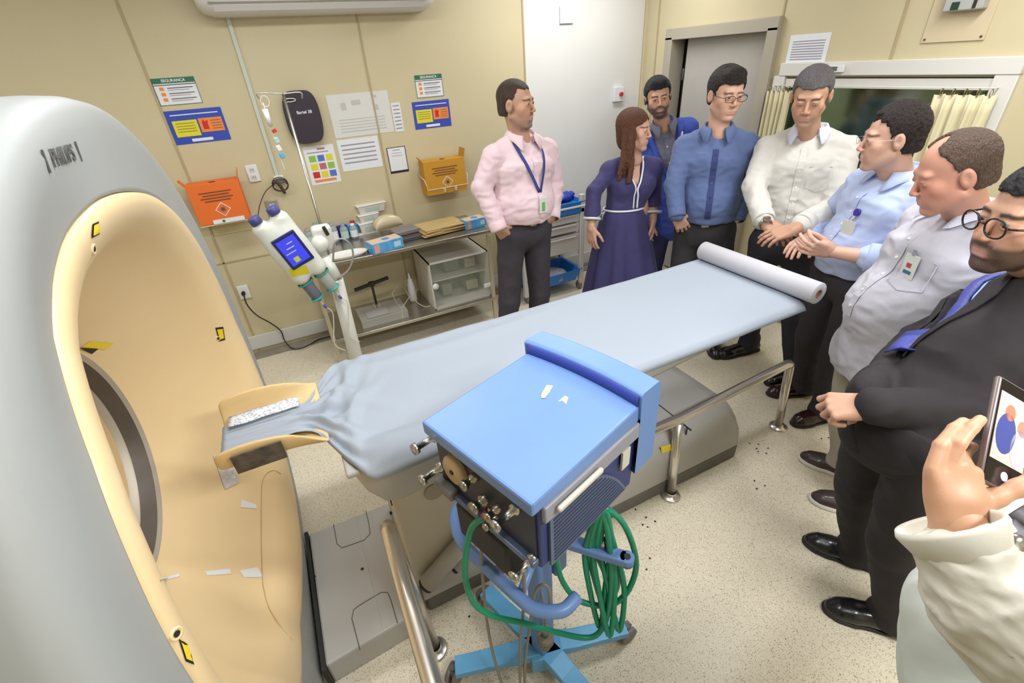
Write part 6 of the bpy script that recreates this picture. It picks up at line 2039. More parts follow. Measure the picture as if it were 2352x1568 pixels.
# small packs and bottles
p = P(800, 545, z=ZT); t = thing('cotton_pack', 'dark blue and sky blue pack standing on the top shelf left of the tubs', 'pack', (p.x, p.y, ZT+EPS), rad(14))
b = MB(); b.box((-0.03, 0, 0.05), (0.075, 0.03, 0.10), bev=0.006); b.mi = 1; b.box((0.045, -0.008, 0.045), (0.075, 0.03, 0.09), bev=0.008); b.mi = 2; b.box((-0.03, -0.0156, 0.062), (0.045, 0.001, 0.022)); b.mi = 3; b.box((0.062, 0.01, 0.07), (0.03, 0.02, 0.08), bev=0.004)
b.build('wrapper', None, t, mats=[M('pack_navy', (44, 36, 140), 0.4), M('pack_sky', (60, 150, 214), 0.4), pw, rd_])
b = MB(); b.box((0.05, -0.035, 0.008), (0.09, 0.03, 0.016), bev=0.002); b.build('tray', M('lid_white'), t)
rnd = random.Random(4)
cl = M('clear_plastic', (206, 214, 218), 0.12, trans=0.55)
clg = M('label_mint', (176, 206, 196), 0.5)
capm = [M('cap_grey', (150, 156, 164), 0.4), M('cap_teal', (120, 160, 168), 0.4), M('cap_white', (226, 226, 230), 0.35)]
spots = [(716, 508, 0.13, 0.028), (735, 500, 0.16, 0.030), (752, 505, 0.12, 0.024), (765, 488, 0.14, 0.030), (786, 482, 0.12, 0.028), (805, 480, 0.11, 0.026), (770, 520, 0.08, 0.024), (745, 478, 0.15, 0.028), (728, 478, 0.13, 0.024), (812, 500, 0.07, 0.022)]
where = ['at the left end, beside the drip pole', 'tall, just right of the drip pole', 'small, behind the injector head', 'behind the blue pack, dark cap', 'behind the blue pack, left of the tubs', 'nearest the stack of tubs', 'short, in front of the others', 'tall, at the back against the wall', 'at the back left corner', 'shortest, beside the tubs']
for i, (px, py, h, r) in enumerate(spots):
    p = P(px, py+28, z=ZT)
    y = min(max(p.y, Y0+0.05), Y1-0.05); x = p.x+(y-p.y)*0.1
    t = thing('bottle', 'clear medicine bottle on the top shelf, '+where[i], 'bottle', (max(x, X0+0.04)+0.012*i*0, y-0.0, ZT+EPS), 0, 'clear bottles on the top shelf')
    b = MB(); b.lathe([(0, 0), (r, 0), (r, h*0.72), (r*0.6, h*0.84), (r*0.5, h*0.86), (r*0.5, h*0.92)]); b.build('glass', cl, t)
    b = MB(); b.lathe([(r*1.02, h*0.15), (r*1.02, h*0.6)], seg=28); b.build('label', [clg, pw][i % 2], t)
    b = MB(); b.lathe([(r*0.55, h*0.88), (r*0.55, h), (0, h)]); b.build('cap', capm[i % 3], t)
p = P(805, 588, z=ZT); t = thing('white_tray', 'white rounded tray at the front left edge of the top shelf', 'tray', (p.x-0.03, max(p.y, Y0+0.075), ZT+EPS), 0)
b = MB(); b.lathe([(0, 0.0), (0.09, 0.0), (0.105, 0.016), (0.110, 0.022), (0.104, 0.020), (0.088, 0.004), (0, 0.004)], seg=36); b.build('dish', M('lid_white'), t).scale = (1.4, 0.66, 1)
# lower shelf: glass-fronted warmer cabinet
xa, xb = P(998, 700, y=Y0+0.05).x, P(1128, 668, y=Y0+0.05).x
zt = P(1120, 575, y=Y0+0.05).z; z0 = ZL+EPS
hh_ = zt-z0; dd_ = 0.40
t = thing('warming_cabinet', 'white metal cabinet with a glass door on the lower shelf', 'cabinet', ((xa+xb)/2, Y0+0.05+dd_/2, z0))
wm = M('cabinet_white', (214, 210, 200), 0.4)
w_ = xb-xa
b = MB()
cx_, cy_ = (xa+xb)/2, Y0+0.05+dd_/2
b.box((cx_, cy_, z0+0.006), (w_, dd_, 0.012)); b.box((cx_, cy_, z0+hh_-0.006), (w_, dd_, 0.012)); b.box((xa+0.006, cy_, z0+hh_/2), (0.012, dd_, hh_)); b.box((xb-0.006, cy_, z0+hh_/2), (0.012, dd_, hh_)); b.box((cx_, cy_+dd_/2-0.006, z0+hh_/2), (w_, 0.012, hh_)); b.box((cx_, cy_+0.02, z0+hh_*0.55), (w_-0.02, dd_-0.06, 0.006))
b.build('shell', wm, t, True)
for x_, z_, w2, h2, cc in ((xa+0.16, z0+0.08, 0.08, 0.10, (150, 150, 130)), (xb-0.1, z0+0.07, 0.10, 0.08, (190, 186, 160)), (xa+0.22, z0+hh_*0.55+0.06, 0.12, 0.08, (120, 120, 110)), (xb-0.10, z0+hh_*0.55+0.05, 0.09, 0.07, (200, 196, 180))):
    b = MB(); b.box((x_, cy_+0.02, z_), (w2, 0.16, h2), bev=0.004); tag(b.build('carton', M('carton_%d' % cc[0], cc, 0.6)), {150: 'olive carton low inside the glass cabinet, left', 190: 'cream carton low inside the glass cabinet, right', 120: 'grey carton on the inner shelf of the glass cabinet, left', 200: 'pale carton on the inner shelf of the glass cabinet, right'}[cc[0]], 'carton')
dp = bpy.data.materials.new('door_glass'); dp.use_nodes = True; nt = dp.node_tree; pb = nt.nodes['Principled BSDF']
pb.inputs['Base Color'].default_value = rgb(196, 204, 186); pb.inputs['Alpha'].default_value = 0.14; pb.inputs['Roughness'].default_value = 0.08
b = MB(); b.box((cx_, Y0+0.045, z0+hh_/2), (w_-0.004, 0.005, hh_-0.006), bev=0.001); dr = b.build('glass_door', dp, t, True)
b = MB(); p = P(1001, 658, y=Y0+0.04); b.lathe([(0.0, 0.012), (0.022, 0.010), (0.024, 0.0)], (p.x, Y0+0.042, p.z), (0, -1, 0), 24); b.build('white_knob', white_pl, dr, True)
b = MB(); p = P(1118, 655, y=Y0+0.04); b.box((xb-0.03, Y0+0.038, p.z), (0.06, 0.014, 0.03), bev=0.003); b.build('door_latch', white_pl, dr, True)
# spray bottle
p = P(950, 690, z=ZL); t = thing('squeeze_bottle', 'white plastic squeeze bottle with a pointed nozzle on the lower shelf', 'bottle', (p.x, p.y, ZL+EPS))
b = MB(); b.lathe([(0, 0), (0.030, 0), (0.032, 0.02), (0.026, 0.14), (0.020, 0.16), (0.016, 0.17)]); b.build('bottle_body', M('cap_white'), t)
b = MB(); b.lathe([(0.018, 0.165), (0.018, 0.185), (0.010, 0.19), (0.003, 0.235), (0.0, 0.236)]); b.build('nozzle', M('cap_white'), t)
# clear acrylic box with a black cross handle
p = P(870, 720, z=ZL)
t = thing('acrylic_stand', 'clear acrylic box with a tall black T handle on the lower shelf', 'stand', (0.42, 3.24, ZL+EPS))
ac = bpy.data.materials.new('acrylic'); ac.use_nodes = True; nt = ac.node_tree; pb = nt.nodes['Principled BSDF']
pb.inputs['Base Color'].default_value = rgb(214, 214, 206); pb.inputs['Alpha'].default_value = 0.30; pb.inputs['Roughness'].default_value = 0.06
b = MB(); b.box((0, 0, 0.055), (0.34, 0.24, 0.006)); b.box((-0.167, 0, 0.028), (0.006, 0.24, 0.055)); b.box((0.167, 0, 0.028), (0.006, 0.24, 0.055)); b.box((0, -0.117, 0.028), (0.34, 0.006, 0.055)); b.build('acrylic_box', ac, t)
b = MB(); b.box((-0.04, -0.03, 0.062), (0.16, 0.13, 0.006), bev=0.002); b.build('grey_plate', M('plate_mid_grey', (168, 166, 160), 0.4), t)
b = MB(); b.box((-0.02, 0.05, 0.155), (0.016, 0.016, 0.19)); b.box((-0.02, 0.05, 0.255), (0.26, 0.022, 0.020), rot=(0, -0.10, 0.1)); b.box((-0.02, 0.05, 0.255), (0.04, 0.03, 0.03)); b.build('black_handle', M('handle_black', (34, 24, 26), 0.5), t)
b = MB(); b.box((-0.02, 0.05, 0.075), (0.05, 0.05, 0.03), bev=0.004); b.build('clear_foot', ac, t)
# white wire frame
t = thing('bent_wire', 'bent cream wire frame lying on the lower shelf left of the glass cabinet', 'wire frame', (0.72, 3.2, ZL+EPS))
b = MB(); fr_pts = [P(925, 730, z=ZL+0.006), P(923, 708, z=ZL+0.04), P(940, 682, z=ZL+0.10), P(921, 648, z=ZL+0.17), P(901, 672, z=ZL+0.12), P(908, 692, z=ZL+0.06), P(923, 708, z=ZL+0.04)]
b.tube(fr_pts, 0.0035, 8); b.build('wire', M('wire_cream', (216, 200, 170), 0.4), t, True)
b = MB(); b.tube([P(957, 665, z=ZL+0.10), P(955, 690, z=ZL+0.05), P(975, 704, z=ZL+0.008), P(990, 702, z=ZL+0.008)], 0.003, 6, sub=5)
tag(b.build('cabinet_cord', M('wire_cream')), 'thin cream cord trailing beside the white squeeze bottle', 'cord')
# support for wire frame foot
# ------------------------------------------------------------------ drip stand and hung tubing
tb = P(722, 515, y=2.98); tt_ = P(650, 228, y=2.98)
bx_ = (tb.x+tt_.x)/2+0.01
t = thing('drip_stand', 'thin steel drip stand with a forked top in front of the wall', 'drip stand', (0.155, 2.98, 0.0))
sx = 0.155
zt_ = P(650, 215, y=2.98).z
xt = P(650, 215, y=2.98).x
b = MB(); b.cyl((sx, 2.98, 0.05), (xt, 2.98, zt_), 0.008, seg=14); b.build('pole', steel, t, True)
b = MB(); a_ = P(592, 214, y=2.98); c2 = P(690, 212, y=2.98); o_ = Vector((xt, 2.98, zt_))
b.tube([a_-Vector((0, 0, 0.025)), a_, o_, c2, c2-Vector((0, 0, 0.03))], 0.0035, 8, sub=3); b.tube([o_+Vector((0, 0.08, 0)), o_+Vector((0, -0.08, 0))], 0.0035, 8); b.build('hook_arms', steel, t, True)
for a in (90, 210, 330):
    if a == 90: pass
    b = MB(); d = az(a); b.tube([Vector((sx, 2.98, 0.10)), Vector((sx, 2.98, 0.07))+d*0.08, Vector((sx, 2.98, 0.012))+d*0.22], 0.009, 10, sub=3); b.build('stand_leg', steel, t, True)
ivx = P(610, 240, y=2.98)
t = thing('infusion_set', 'transparent infusion tubing with red and blue clips hanging from the drip stand', 'infusion set', (ivx.x, 2.98, 1.2))
b = MB()
q0 = P(600, 218, y=2.98)
for k in range(3): b.tube([q0+Vector((0.02*math.cos(a)+0.008, 0.01*k, -0.03+0.026*math.sin(a))) for a in np.linspace(0, 2*math.pi, 15)[:-1]], 0.002, 6, closed=True)
b.build('coiled_tube', M('tube_clear', (216, 212, 200), 0.3), t, True)
line = [P(604, 236, y=2.98), P(615, 270, y=2.98), P(628, 310, y=2.98), P(640, 350, y=2.98), P(650, 378, y=2.98), P(655, 392, y=2.98)]
b = MB(); b.tube(line, 0.003, 6, sub=4); b.build('line', M('tube_clear'), t, True)
b = MB(); b.cyl(P(608, 250, y=2.98), P(622, 290, y=2.98), 0.015, 0.011, seg=16); b.build('drip_chamber', M('chamber_milky', (224, 226, 224), 0.3), t, True)
for px, py, mt, nm in ((630, 300, rd_, 'red_clip'), (636, 322, M('clip_mint', (170, 204, 204), 0.4), 'mint_clip'), (641, 340, white_pl, 'white_clip'), (648, 357, M('clip_blue', (90, 170, 214), 0.4), 'blue_clip')):
    b = MB(); p = P(px, py, y=2.975); b.box(p, (0.022, 0.014, 0.030 if nm != 'red_clip' else 0.018), rot=(0, -0.3, 0), bev=0.003); b.build(nm, mt, t, True)

# ------------------------------------------------------------------ contrast injector
iy = 2.42
t = thing('contrast_injector', 'white two-syringe contrast injector with a blue touch screen, tilted on its stand', 'injector', (P(815, 800, y=iy).x, iy, 0))
wh = M('injector_white', (220, 222, 212), 0.3)
A = P(632, 520, y=iy); B_ = P(735, 650, y=iy)
ax = (B_-A).normalized()               # head axis, pointing down to the syringes
rt = P(735, 560, y=iy)-P(640, 590, y=iy); rt = (rt-ax*rt.dot(ax)).normalized()
fw = ax.cross(rt).normalized()
if fw.y > 0: fw = -fw
cc = P(668, 573, y=iy)
IM = Matrix((rt, -ax, fw)).transposed().to_4x4(); IM.translation = cc     # x right, y up along the head, z towards the viewer
if IM.determinant() < 0: IM = Matrix((-rt, -ax, fw)).transposed().to_4x4(); IM.translation = cc
def ipt(x, y, z): return IM @ Vector((x, y, z))
Hh, Wd = (B_-A).length*0.5, 0.088
s = SDF(0.005, 0.025)
for q in (-1, 1): s.cap(ipt(q*0.046, 0.135, -0.02), ipt(q*0.046, -0.135, -0.01), 0.044, 0.046)
s.ell(ipt(0, 0.0, 0.0), (0.088, 0.150, 0.052), R=np.array(IM.to_3x3()), k=0.02)
s.cap(ipt(0.0, 0.1, -0.06), ipt(0, -0.10, -0.05), 0.045)
hd_ = sdf_obj('head_casing', s, wh, t)
b = MB(); b.box((0, 0, 0), (0.118, 0.165, 0.012), M4=IM @ Matrix.Translation((0.012, 0.005, 0.046)), bev=0.012, seg=4); scr = b.build('screen_bezel', M('bezel_navy', (30, 40, 104), 0.3), t, True)
b = MB(); b.box((0, 0, 0), (0.092, 0.132, 0.002), M4=IM @ Matrix.Translation((0.012, 0.005, 0.0535))); b.build('screen', M('screen_blue', (60, 66, 226), 0.3, emit=(64, 70, 235), estr=0.55), scr, True)
b = MB(); b.box((0, 0, 0), (0.026, 0.026, 0.001), M4=IM @ Matrix.Translation((0.002, -0.038, 0.0552))); b.build('screen_key', M('key_lime', (200, 214, 90), 0.4), scr, True)
for i in range(3):
    b = MB(); b.box((0, 0, 0), (0.03+0.01*i, 0.004, 0.001), M4=IM @ Matrix.Translation((0.02-0.01*i, 0.045-0.022*i, 0.0552))); b.build('screen_text', pw, scr, True)
decal(bvh_of(hd_), [(662, 618), (704, 609), (711, 627), (671, 636)], 'yellow_label', ye_, t)
for q in (-1, 1):
    b = MB(); b.lathe([(0.026, 0), (0.028, 0.006), (0.027, 0.030), (0.022, 0.036), (0, 0.036)], ipt(q*0.046, 0.170, -0.01), -ax, 20)
    b.build('end_knob', M('knob_indigo', (70, 72, 132), 0.4), t, True)
    b = MB(); b.lathe([(0.040, 0.0), (0.041, 0.008), (0.034, 0.012)], ipt(q*0.046, -0.172, -0.01), ax, 24); b.build('teal_ring', M('teal', (60, 168, 150), 0.35), t, True)
    b = MB(); b.lathe([(0.029, 0.010), (0.029, 0.105), (0.012, 0.122), (0.006, 0.128)], ipt(q*0.046, -0.172, -0.01), ax, 24)
    b.build('syringe_barrel', M('syringe_smoke' if q < 0 else 'syringe_pale', (138, 142, 160) if q < 0 else (206, 210, 206), 0.15, trans=0.35), t, True)
    b = MB(); b.lathe([(0.030, 0.098), (0.037, 0.100), (0.037, 0.106), (0.022, 0.114)], ipt(q*0.046, -0.172, -0.01), ax, 24); b.build('teal_collar', M('teal'), t, True)
    b = MB(); e0 = ipt(q*0.046, -0.172-0.128, -0.01); b.tube([e0, e0+ax*0.04, e0+ax*0.06+Vector((0.02, 0, -0.02)), e0+Vector((0.03, 0, -0.15)), e0+Vector((0.005, 0.0, -0.27)), e0+Vector((0.05, 0, -0.33))], 0.003, 6, sub=5); b.build('line', M('tube_clear'), t, True)
    b = MB(); b.cyl(e0+ax*0.028, e0+ax*0.05, 0.007, seg=10); b.build('violet_valve', M('violet', (96, 84, 190), 0.4), t, True)
# pedestal column and head mount
c0_, c1_ = P(772, 640, y=2.50), P(816, 815, y=2.50)
dv = (c1_-c0_).normalized(); gnd = c0_+dv*((0.03-c0_.z)/dv.z)
b = MB(); b.cyl(c0_, gnd, 0.036, 0.040, seg=24); b.build('pedestal', M('pedestal_white', (206, 204, 194), 0.35), t, True)
b = MB(); b.cyl(c0_, P(745, 590, y=2.52), 0.034, 0.030, seg=20); b.ball(P(735, 560, y=2.54), 0.045); b.build('mount', wh, t, True)
b = MB(); b.box((0, 0, 0), (0.10, 0.08, 0.13), M4=Matrix.Translation(P(742, 545, y=2.58)), bev=0.02, seg=3); b.build('power_unit', M('unit_white', (214, 212, 206), 0.4), t, True)
b = MB(); b.box(P(748, 530, y=2.535), (0.018, 0.01, 0.05), rot=(0, -0.25, 0), bev=0.003); b.build('black_switch', M('sticker_black'), t, True)
b = MB(); b.tube([P(765, 600, y=2.5), P(768, 560, y=2.46), P(785, 548, y=2.46), P(805, 562, y=2.46), P(811, 590, y=2.46), P(800, 620, y=2.46), P(776, 640, y=2.46)], 0.005, 8, sub=6); b.build('cable_loop', M('cable_mid_grey', (150, 148, 146), 0.4), t, True)
b = MB(); b.box((gnd.x, gnd.y, 0.02), (0.36, 0.36, 0.04), bev=0.015); b.build('stand_base', M('pedestal_white'), t, True)

# ------------------------------------------------------------------ blue and white crash cart by the back wall
cx0, cx1, cy0, cy1 = 1.60, 2.19, 3.17, 3.54
t = thing('medical_cart', 'white drawer cart with blue trays beside the back wall, behind the group', 'cart', ((cx0+cx1)/2, (cy0+cy1)/2, 0))
cw = M('cart_grey', (204, 202, 200), 0.4); cb = M('cart_blue', (42, 124, 206), 0.4)
b = MB()
for x in (cx0+0.02, cx1-0.02):
    for y in (cy0+0.02, cy1-0.02): b.box((x, y, 0.45), (0.04, 0.04, 0.78), bev=0.006)
b.box(((cx0+cx1)/2, cy1-0.01, 0.5), (cx1-cx0, 0.012, 0.5)); b.build('frame', cw, t, True)
for z, h in ((0.655, 0.075), (0.575, 0.075), (0.445, 0.16)):
    b = MB(); b.box(((cx0+cx1)/2, (cy0+cy1)/2, z), (cx1-cx0-0.085, cy1-cy0-0.03, h-0.008), bev=0.004); dw = b.build('drawer', cw, t, True)
    b = MB(); b.box(((cx0+cx1)/2, cy0+0.008, z+h*0.34), (cx1-cx0-0.16, 0.012, 0.010), bev=0.003); b.build('pull', cw, dw, True)
b = MB(); b.box(((cx0+cx1)/2, (cy0+cy1)/2, 0.715), (cx1-cx0, cy1-cy0, 0.045), bev=0.008); b.build('blue_rim', cb, t, True)
b = MB(); b.box(((cx0+cx1)/2, (cy0+cy1)/2, 0.748), (cx1-cx0+0.01, cy1-cy0+0.01, 0.018), bev=0.006); b.build('white_rim', white_pl, t, True)
b = MB()
for (z0_, z1_, s0, s1) in ((0.757, 0.79, 0.96, 1.0),):
    xm, ym = (cx0+cx1)/2, (cy0+cy1)/2; w2, d2 = (cx1-cx0)/2, (cy1-cy0)/2
    b.grid([[(xm+sx_*w2*s, ym+sy_*d2*s, z) for sx_, sy_ in ((-1, -1), (1, -1), (1, 1), (-1, 1))] for z, s in ((z0_, 0.0), (z0_, s0), (z1_, s1))], closed=True, smooth=False)
b.build('top_tray', cb, t, True, solid=0.006)
b = MB(); xm, ym = (cx0+cx1)/2, (cy0+cy1)/2-0.03
b.grid([[(xm+sx_*w2*s, ym+sy_*d2*s, z) for sx_, sy_ in ((-1, -1), (1, -1), (1, 1), (-1, 1))] for z, s in ((0.10, 0.0), (0.10, 0.74), (0.20, 0.86), (0.205, 0.92))], closed=True, smooth=False)
b.build('lower_bin', cb, t, True, solid=0.006)
for sx_ in (-1, 1):
    for sy_ in (-1, 1):
        b = MB(); p = Vector((xm+sx_*(w2-0.03), (cy0+cy1)/2+sy_*(d2-0.03), 0.034)); b.cyl(p-Vector((0.012, 0, 0)), p+Vector((0.012, 0, 0)), 0.033, seg=20); b.box(p+UP*0.03, (0.03, 0.03, 0.02)); b.build('caster', M('caster_grey'), t, True)
def crumple(name, c, r, mat, label, cat, seed, sq=1.0):
    s = SDF(0.009, 0.03); rr = random.Random(seed)
    for i in range(5): s.ell((c[0]+rr.uniform(-1, 1)*r*0.9, c[1]+rr.uniform(-1, 1)*r*0.4, c[2]+rr.uniform(0, 0.4)*r), (r*0.6, r*0.5, r*0.38*sq))
    s.cut((0, 0, c[2]-r*0.15), (0, 0, -1))
    V, F = s.mesh(); me = np_mesh(name, V, F); wrinkle(me, 0.008, 22, None, seed)
    return tag(link_mesh(name, me, mat), label, cat)
bagm = M('bag_pale_blue', (170, 206, 224), 0.2, trans=0.25)
crumple('plastic_bag', (1.93, 3.33, 0.785), 0.12, bagm, 'crumpled pale blue plastic bag on the top of the medical cart', 'bag', 3)
crumple('blue_pouch', (2.10, 3.34, 0.780), 0.07, M('pouch_blue', (40, 60, 170), 0.5), 'small dark blue pouch at the right end of the cart top', 'pouch', 5, 0.8)
crumple('plastic_bag', (1.88, 3.30, 0.125), 0.13, M('bag_greyish', (186, 186, 200), 0.3, trans=0.2), 'crumpled whitish plastic bag in the lower blue bin of the cart', 'bag', 9)
t = thing('oxygen_regulator', 'green oxygen regulator with black knobs standing on the medical cart', 'regulator', (1.84, 3.42, 0.79))
b = MB(); b.lathe([(0, 0), (0.035, 0), (0.040, 0.03), (0.034, 0.085), (0.018, 0.12), (0.015, 0.15), (0, 0.15)], (1.86, 3.45, 0.763)); b.build('green_bottle', M('bottle_green', (44, 110, 70), 0.3), t, True)
b = MB(); b.cyl((1.86, 3.45, 0.895), (1.96, 3.43, 0.885), 0.013, seg=14); b.cyl((1.96, 3.43, 0.885), (1.99, 3.425, 0.875), 0.020, seg=16); b.build('regulator_valve', M('valve_green', (60, 116, 92), 0.35), t, True)
for p, r in (((1.86, 3.45, 0.93), 0.020), ((2.0, 3.424, 0.872), 0.016), ((1.91, 3.42, 0.915), 0.015)):
    b = MB(); b.cyl(p, Vector(p)+Vector((0, -0.004, 0.022)), r, seg=16); b.build('knob', M('cap_black', (30, 28, 34), 0.4), t, True)
# ------------------------------------------------------------------ person filming at the lower right
cream_j = M('jacket_ivory', (214, 210, 196), 0.55, bump=0.15, bscale=12, sheen=0.1)
def Pd(px, py, d): return P(px, py, d=d)
W_ = Pd(2200, 1195, 0.64); K_ = Pd(2185, 1060, 0.66)     # wrist, knuckles
t9 = thing('person', 'partly seen person in an ivory jacket at the lower right, holding up a phone', 'person', (0.60, -0.22, 0))
skin9 = (0.60, 0.33, 0.20)
camr, camu, camb = Vector(_r2), Vector(_u2), Vector(-_f)   # picture right, up, back towards the lens
hdv = (K_-W_).normalized()
# back of the hand faces the lens and a little to the left; thumb to the right
def hand9():
    s = SDF(0.0026, 0.007)
    sc = 1.0
    s.cap((-0.004, -0.03, -0.006), (0.002, 0.03, 0), 0.026, 0.026, k=0.012, wide=(1, 0, 0), wf=1.25)
    bx = [-0.030, -0.009, 0.012, 0.030]; by = [0.080, 0.090, 0.090, 0.078]
    for i in range(4): s.cap((bx[i]*0.6, 0.010, 0), (bx[i], by[i]-0.01, -0.002), 0.016, 0.0115, k=0.014)
    s.ell((0.026, 0.030, -0.010), (0.022, 0.034, 0.016), k=0.012); s.ell((-0.020, 0.04, -0.006), (0.018, 0.04, 0.015), k=0.012)
    # fingers reach up and right round the phone edge
    F4 = [((-0.030, 0.078, -0.002), (-0.014, 0.112, -0.004), (0.014, 0.134, -0.010), (0.034, 0.142, -0.016)),
          ((-0.009, 0.086, -0.002), (0.006, 0.116, 0.004), (0.030, 0.136, 0.0), (0.050, 0.146, -0.006)),
          ((0.012, 0.084, -0.006), (0.030, 0.104, -0.026), (0.052, 0.112, -0.040), (0.070, 0.116, -0.048)),
          ((0.028, 0.070, -0.008), (0.042, 0.084, -0.030), (0.062, 0.090, -0.044), (0.078, 0.094, -0.050))]
    for f_ in F4:
        for j in range(3): s.cap(f_[j], f_[j+1], (0.0108, 0.0096, 0.0088)[j], (0.0096, 0.0088, 0.0076)[j], k=0.003)
    th = ((0.030, 0.016, -0.006), (0.060, 0.030, -0.002), (0.088, 0.044, 0.004), (0.112, 0.060, 0.006))
    for j in range(3): s.cap(th[j], th[j+1], (0.0170, 0.0135, 0.0115)[j], (0.0135, 0.0118, 0.0090)[j], k=0.008)
    return s.mesh()
V, F = hand9()
R9 = np.array([[camr[i], camu[i], camb[i]] for i in range(3)])
tl = Matrix.Rotation(rad(4), 3, 'Z')
V = xf(V @ np.array(tl).T, R9, W_, 0.93)
C = np.tile(np.array(skin9), (len(V), 1))
El = Pd(2330, 1500, 0.60)
fs = SDF(0.006, 0.01); fs.cap(W_, El, 0.030, 0.042)
V2, F2 = fs.mesh()
Nk = Pd(2620, 1560, 0.42)
bd = SDF(0.014, 0.04)
Tc = Vector((0.66, -0.20, 0)); 
bd.cap(Tc+UP*0.85, Tc+UP*1.20, 0.12, 0.13); bd.cap(Tc+UP*1.25, Tc+Vector((0.03, -0.02, 1.48)), 0.10, 0.055); bd.cap(Tc+Vector((0.03, -0.01, 1.44)), Tc+Vector((0.04, 0, 1.56)), 0.05)
bd.ell(Tc+Vector((0.05, 0.01, 1.62)), (0.08, 0.095, 0.115))
for q in (-1, 1): bd.cap(Tc+Vector((q*0.09, 0, 0.85)), Tc+Vector((q*0.10, 0.01, 0.10)), 0.08, 0.045)
V3, F3 = bd.mesh()
V, F, C = joinVF([(V, F, C), (V2, F2, np.tile(np.array(skin9), (len(V2), 1))), (V3, F3, np.tile(np.array(skin9), (len(V3), 1)))])
link_mesh('body', np_mesh('body', V, F, C), skinmat, t9, True)
# nails on the two fingers seen from the back
hr9 = SDF(0.006, 0.02); hr9.ell(Tc+Vector((0.05, -0.005, 1.645)), (0.09, 0.105, 0.11)); hr9.cut(Tc+Vector((0.05, 0.05, 1.62)), (0, 1, -0.6))
sdf_obj('hair', hr9, hair_m('hair_black', (34, 30, 32)), t9)
# sleeve
s = SDF(0.005, 0.02)
Cf = Pd(2178, 1205, 0.625)
s.cap(Cf, Pd(2225, 1290, 0.61), 0.042, 0.044); s.cap(Pd(2225, 1290, 0.61), Pd(2275, 1390, 0.60), 0.046, 0.058); s.cap(Pd(2275, 1390, 0.60), Pd(2390, 1480, 0.58), 0.058, 0.072, k=0.03); s.cap(Pd(2390, 1480, 0.58), Tc+Vector((-0.05, 0.0, 1.38)), 0.072, 0.08, k=0.03)
dcut = (Cf-Pd(2225, 1290, 0.61)).normalized()
s.cut(Cf-dcut*0.010, dcut)
V, F = s.mesh(); me = np_mesh('sleeve', V, F); wrinkle(me, 0.006, 16, (1, 1, 2.0), 4.2)
jk9 = link_mesh('jacket', me, cream_j, t9, True)
b = MB()
rr = 0.047
b.lathe([(rr-0.008, 0.03), (rr+0.001, 0.028), (rr+0.008, 0.0), (rr+0.013, -0.004), (rr+0.016, 0.004), (rr+0.006, 0.03), (rr+0.002, 0.036)], Cf, -dcut, 36); b.build('cuff', cream_j, jk9, True)
# jacket body: front panel hanging below the arm
s = SDF(0.007, 0.03)
s.cap(Pd(2270, 1420, 0.78), Pd(2290, 1640, 0.80), 0.105, 0.125, wide=camr, wf=1.15); s.cap(Pd(2400, 1350, 0.80), Pd(2420, 1600, 0.80), 0.14, 0.15)
s.cap(Pd(2290, 1640, 0.80), Tc+UP*0.95, 0.12, 0.14); s.cap(Tc+UP*1.0, Tc+UP*1.36, 0.14, 0.13)
s.cap(Tc+Vector((-0.12, 0, 1.38)), Tc+Vector((0.16, 0, 1.38)), 0.075)
s.cut((0, 0, 0.80), (0, 0, -1))
V, F = s.mesh(); me = np_mesh('front', V, F); wrinkle(me, 0.008, 9, (1, 1, 0.6), 2.2); fr9 = link_mesh('jacket_front', me, M('jacket_pale', (206, 212, 204), 0.6, bump=0.1, bscale=14), t9, True)
s = SDF(0.010, 0.03)
for q in (-1, 1): s.cap(Tc+Vector((q*0.09, 0, 0.84)), Tc+Vector((q*0.10, 0.01, 0.10)), 0.10, 0.065)
s.ell(Tc+UP*0.85, (0.19, 0.14, 0.12)); sdf_obj('trousers', s, M('trousers_black'), t9)
for q in (-1, 1):
    s = SDF(0.007, 0.02); s.cap(Tc+Vector((q*0.10, -0.03, 0.045)), Tc+Vector((q*0.10, 0.13, 0.035)), 0.045, 0.035); s.cut((0, 0, 0.0), (0, 0, -1)); sdf_obj('shoe', s, M('shoe_black'), t9)
# ID reel and plaid strap
t = thing('badge_reel', 'round blue badge reel with a grey plaid strap beside the ivory sleeve', 'badge reel', Pd(2285, 1245, 0.70))
p = Pd(2290, 1235, 0.66)
b = MB(); b.tube([p+camr*0.034*math.cos(a)+camu*0.034*math.sin(a) for a in np.linspace(rad(150), rad(300), 12)], 0.009, 10, flat=0.5); b.build('blue_rim', M('reel_blue', (62, 50, 150), 0.35), t, True)
b = MB(); b.lathe([(0, 0.006), (0.026, 0.006), (0.030, 0.0), (0.030, -0.006), (0, -0.006)], p, camb, 28); b.build('white_disc', white_pl, t, True)
b = MB(); b.tube([p+camr*0.016+camb*0.01, p+camr*0.045+camu*0.025, Pd(2345, 1195, 0.66), Pd(2420, 1150, 0.66)], 0.015, 8, sub=4, flat=0.25)
b.build('plaid_strap', M('plaid_grey', (120, 118, 124), 0.6, var=0.5, vscale=50), t, True)
b = MB(); b.lathe([(0.010, 0.0), (0.013, 0.004), (0.013, 0.02), (0.008, 0.026), (0, 0.026)], p+camr*0.008, camb, 18); b.build('metal_stud', steel, t, True)
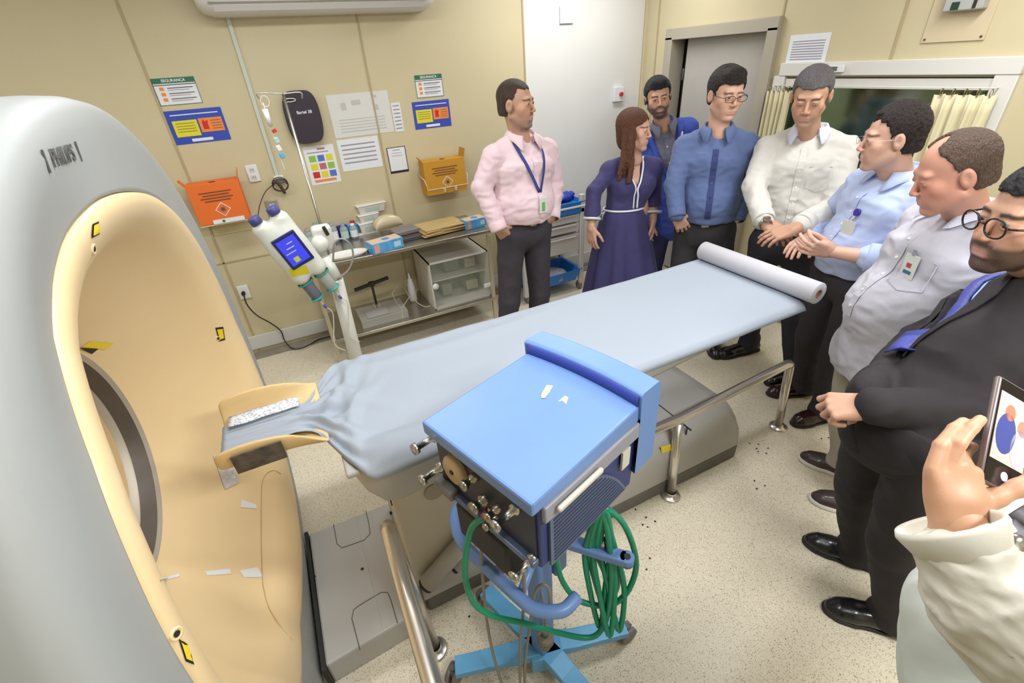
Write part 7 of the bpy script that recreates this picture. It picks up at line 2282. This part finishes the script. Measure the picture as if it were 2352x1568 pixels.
# phone
pc_ = Pd(2292, 1022, 0.655)
R_ = Matrix((camr, camu, camb)).transposed().to_4x4()
PM = Matrix.Translation(pc_) @ R_ @ Matrix.Rotation(rad(-26), 4, 'Z') @ Matrix.Rotation(rad(10), 4, 'Y') @ Matrix.Rotation(rad(-12), 4, 'X')
t = thing('smartphone', 'grey smartphone held up at the right edge, its screen showing the group', 'phone', pc_)
b = MB(); b.box((0, 0, 0), (0.078, 0.158, 0.009), bev=0.004, seg=3, M4=PM @ Matrix.Translation((0.012, 0.018, 0))); b.build('case', M('phone_grey', (120, 106, 104), 0.35, 0.3), t, True, bevel=0.0)
b = MB(); b.box((0, 0, 0), (0.070, 0.150, 0.001), M4=PM @ Matrix.Translation((0.012, 0.018, 0.0050))); sc9 = b.build('screen_glass', M('glass_black', (18, 16, 20), 0.12), t, True)
b = MB(); b.box((0, 0, 0), (0.066, 0.100, 0.0006), M4=PM @ Matrix.Translation((0.012, 0.026, 0.0058))); b.build('picture', M('picture_beige', (206, 190, 176), 0.4, emit=(206, 190, 176), estr=0.35), sc9, True)
pic = [((-0.004, 0.018), 0.019, 0.030, (62, 72, 140), 0.1), ((0.026, 0.005), 0.018, 0.028, (186, 180, 200), -0.2), ((-0.002, 0.050), 0.010, 0.012, (190, 120, 96), 0), ((0.026, 0.036), 0.010, 0.012, (196, 130, 108), 0)]
for i, ((x, y), rx, ry, c, a) in enumerate(pic):
    b = MB(); b.prism([PM @ Vector((0.004+x+rx*math.cos(q), y+ry*math.sin(q), 0.0062)) for q in np.linspace(0, 2*math.pi, 21)[:-1]], camb*0.0003)
    b.build('picture_figure', M('picture_%d' % i, c, 0.4, emit=c, estr=0.35), sc9, True)
b = MB(); b.cyl(PM @ Vector((0.012, -0.041, 0.0056)), PM @ Vector((0.012, -0.041, 0.0064)), 0.0065, seg=24); b.build('shutter_button', M('shutter_lilac', (206, 196, 226), 0.4, emit=(206, 196, 226), estr=0.5), sc9, True)
# ------------------------------------------------------------------ small dark specks on the floor
rnd = random.Random(11)
fl = M('speck_dark', (46, 40, 34), 0.8)
for k, (px, py) in enumerate(((1722, 1018), (1742, 1020), (1738, 1030), (1764, 1029), (1742, 1037), (1760, 1041), (1733, 1104), (1757, 1115), (1738, 1122), (1903, 1005), (1887, 1007), (1460, 1170), (1484, 1188), (1505, 1197), (1488, 1210), (1476, 1205), (1493, 1282), (1485, 1307), (1078, 1415))):
    p = P(px, py, z=0.001)
    b = MB(); n = 7
    b.prism([p+Vector((0.0045*rnd.uniform(0.6, 1.3)*math.cos(a), 0.0045*rnd.uniform(0.6, 1.3)*math.sin(a), 0)) for a in np.linspace(0, 2*math.pi, n+1)[:-1]], (0, 0, 0.0015))
    tag(b.build('floor_speck', fl), 'tiny dark speck on the floor '+('left of the front loafer, in the upper cluster' if k < 6 else 'mid floor, in the small cluster of three' if k < 9 else 'between the couch end and the loafer' if k < 11 else 'just right of the hanging green hose' if k < 18 else 'beside the near guard rail'), 'speck', 'dark specks on the floor')
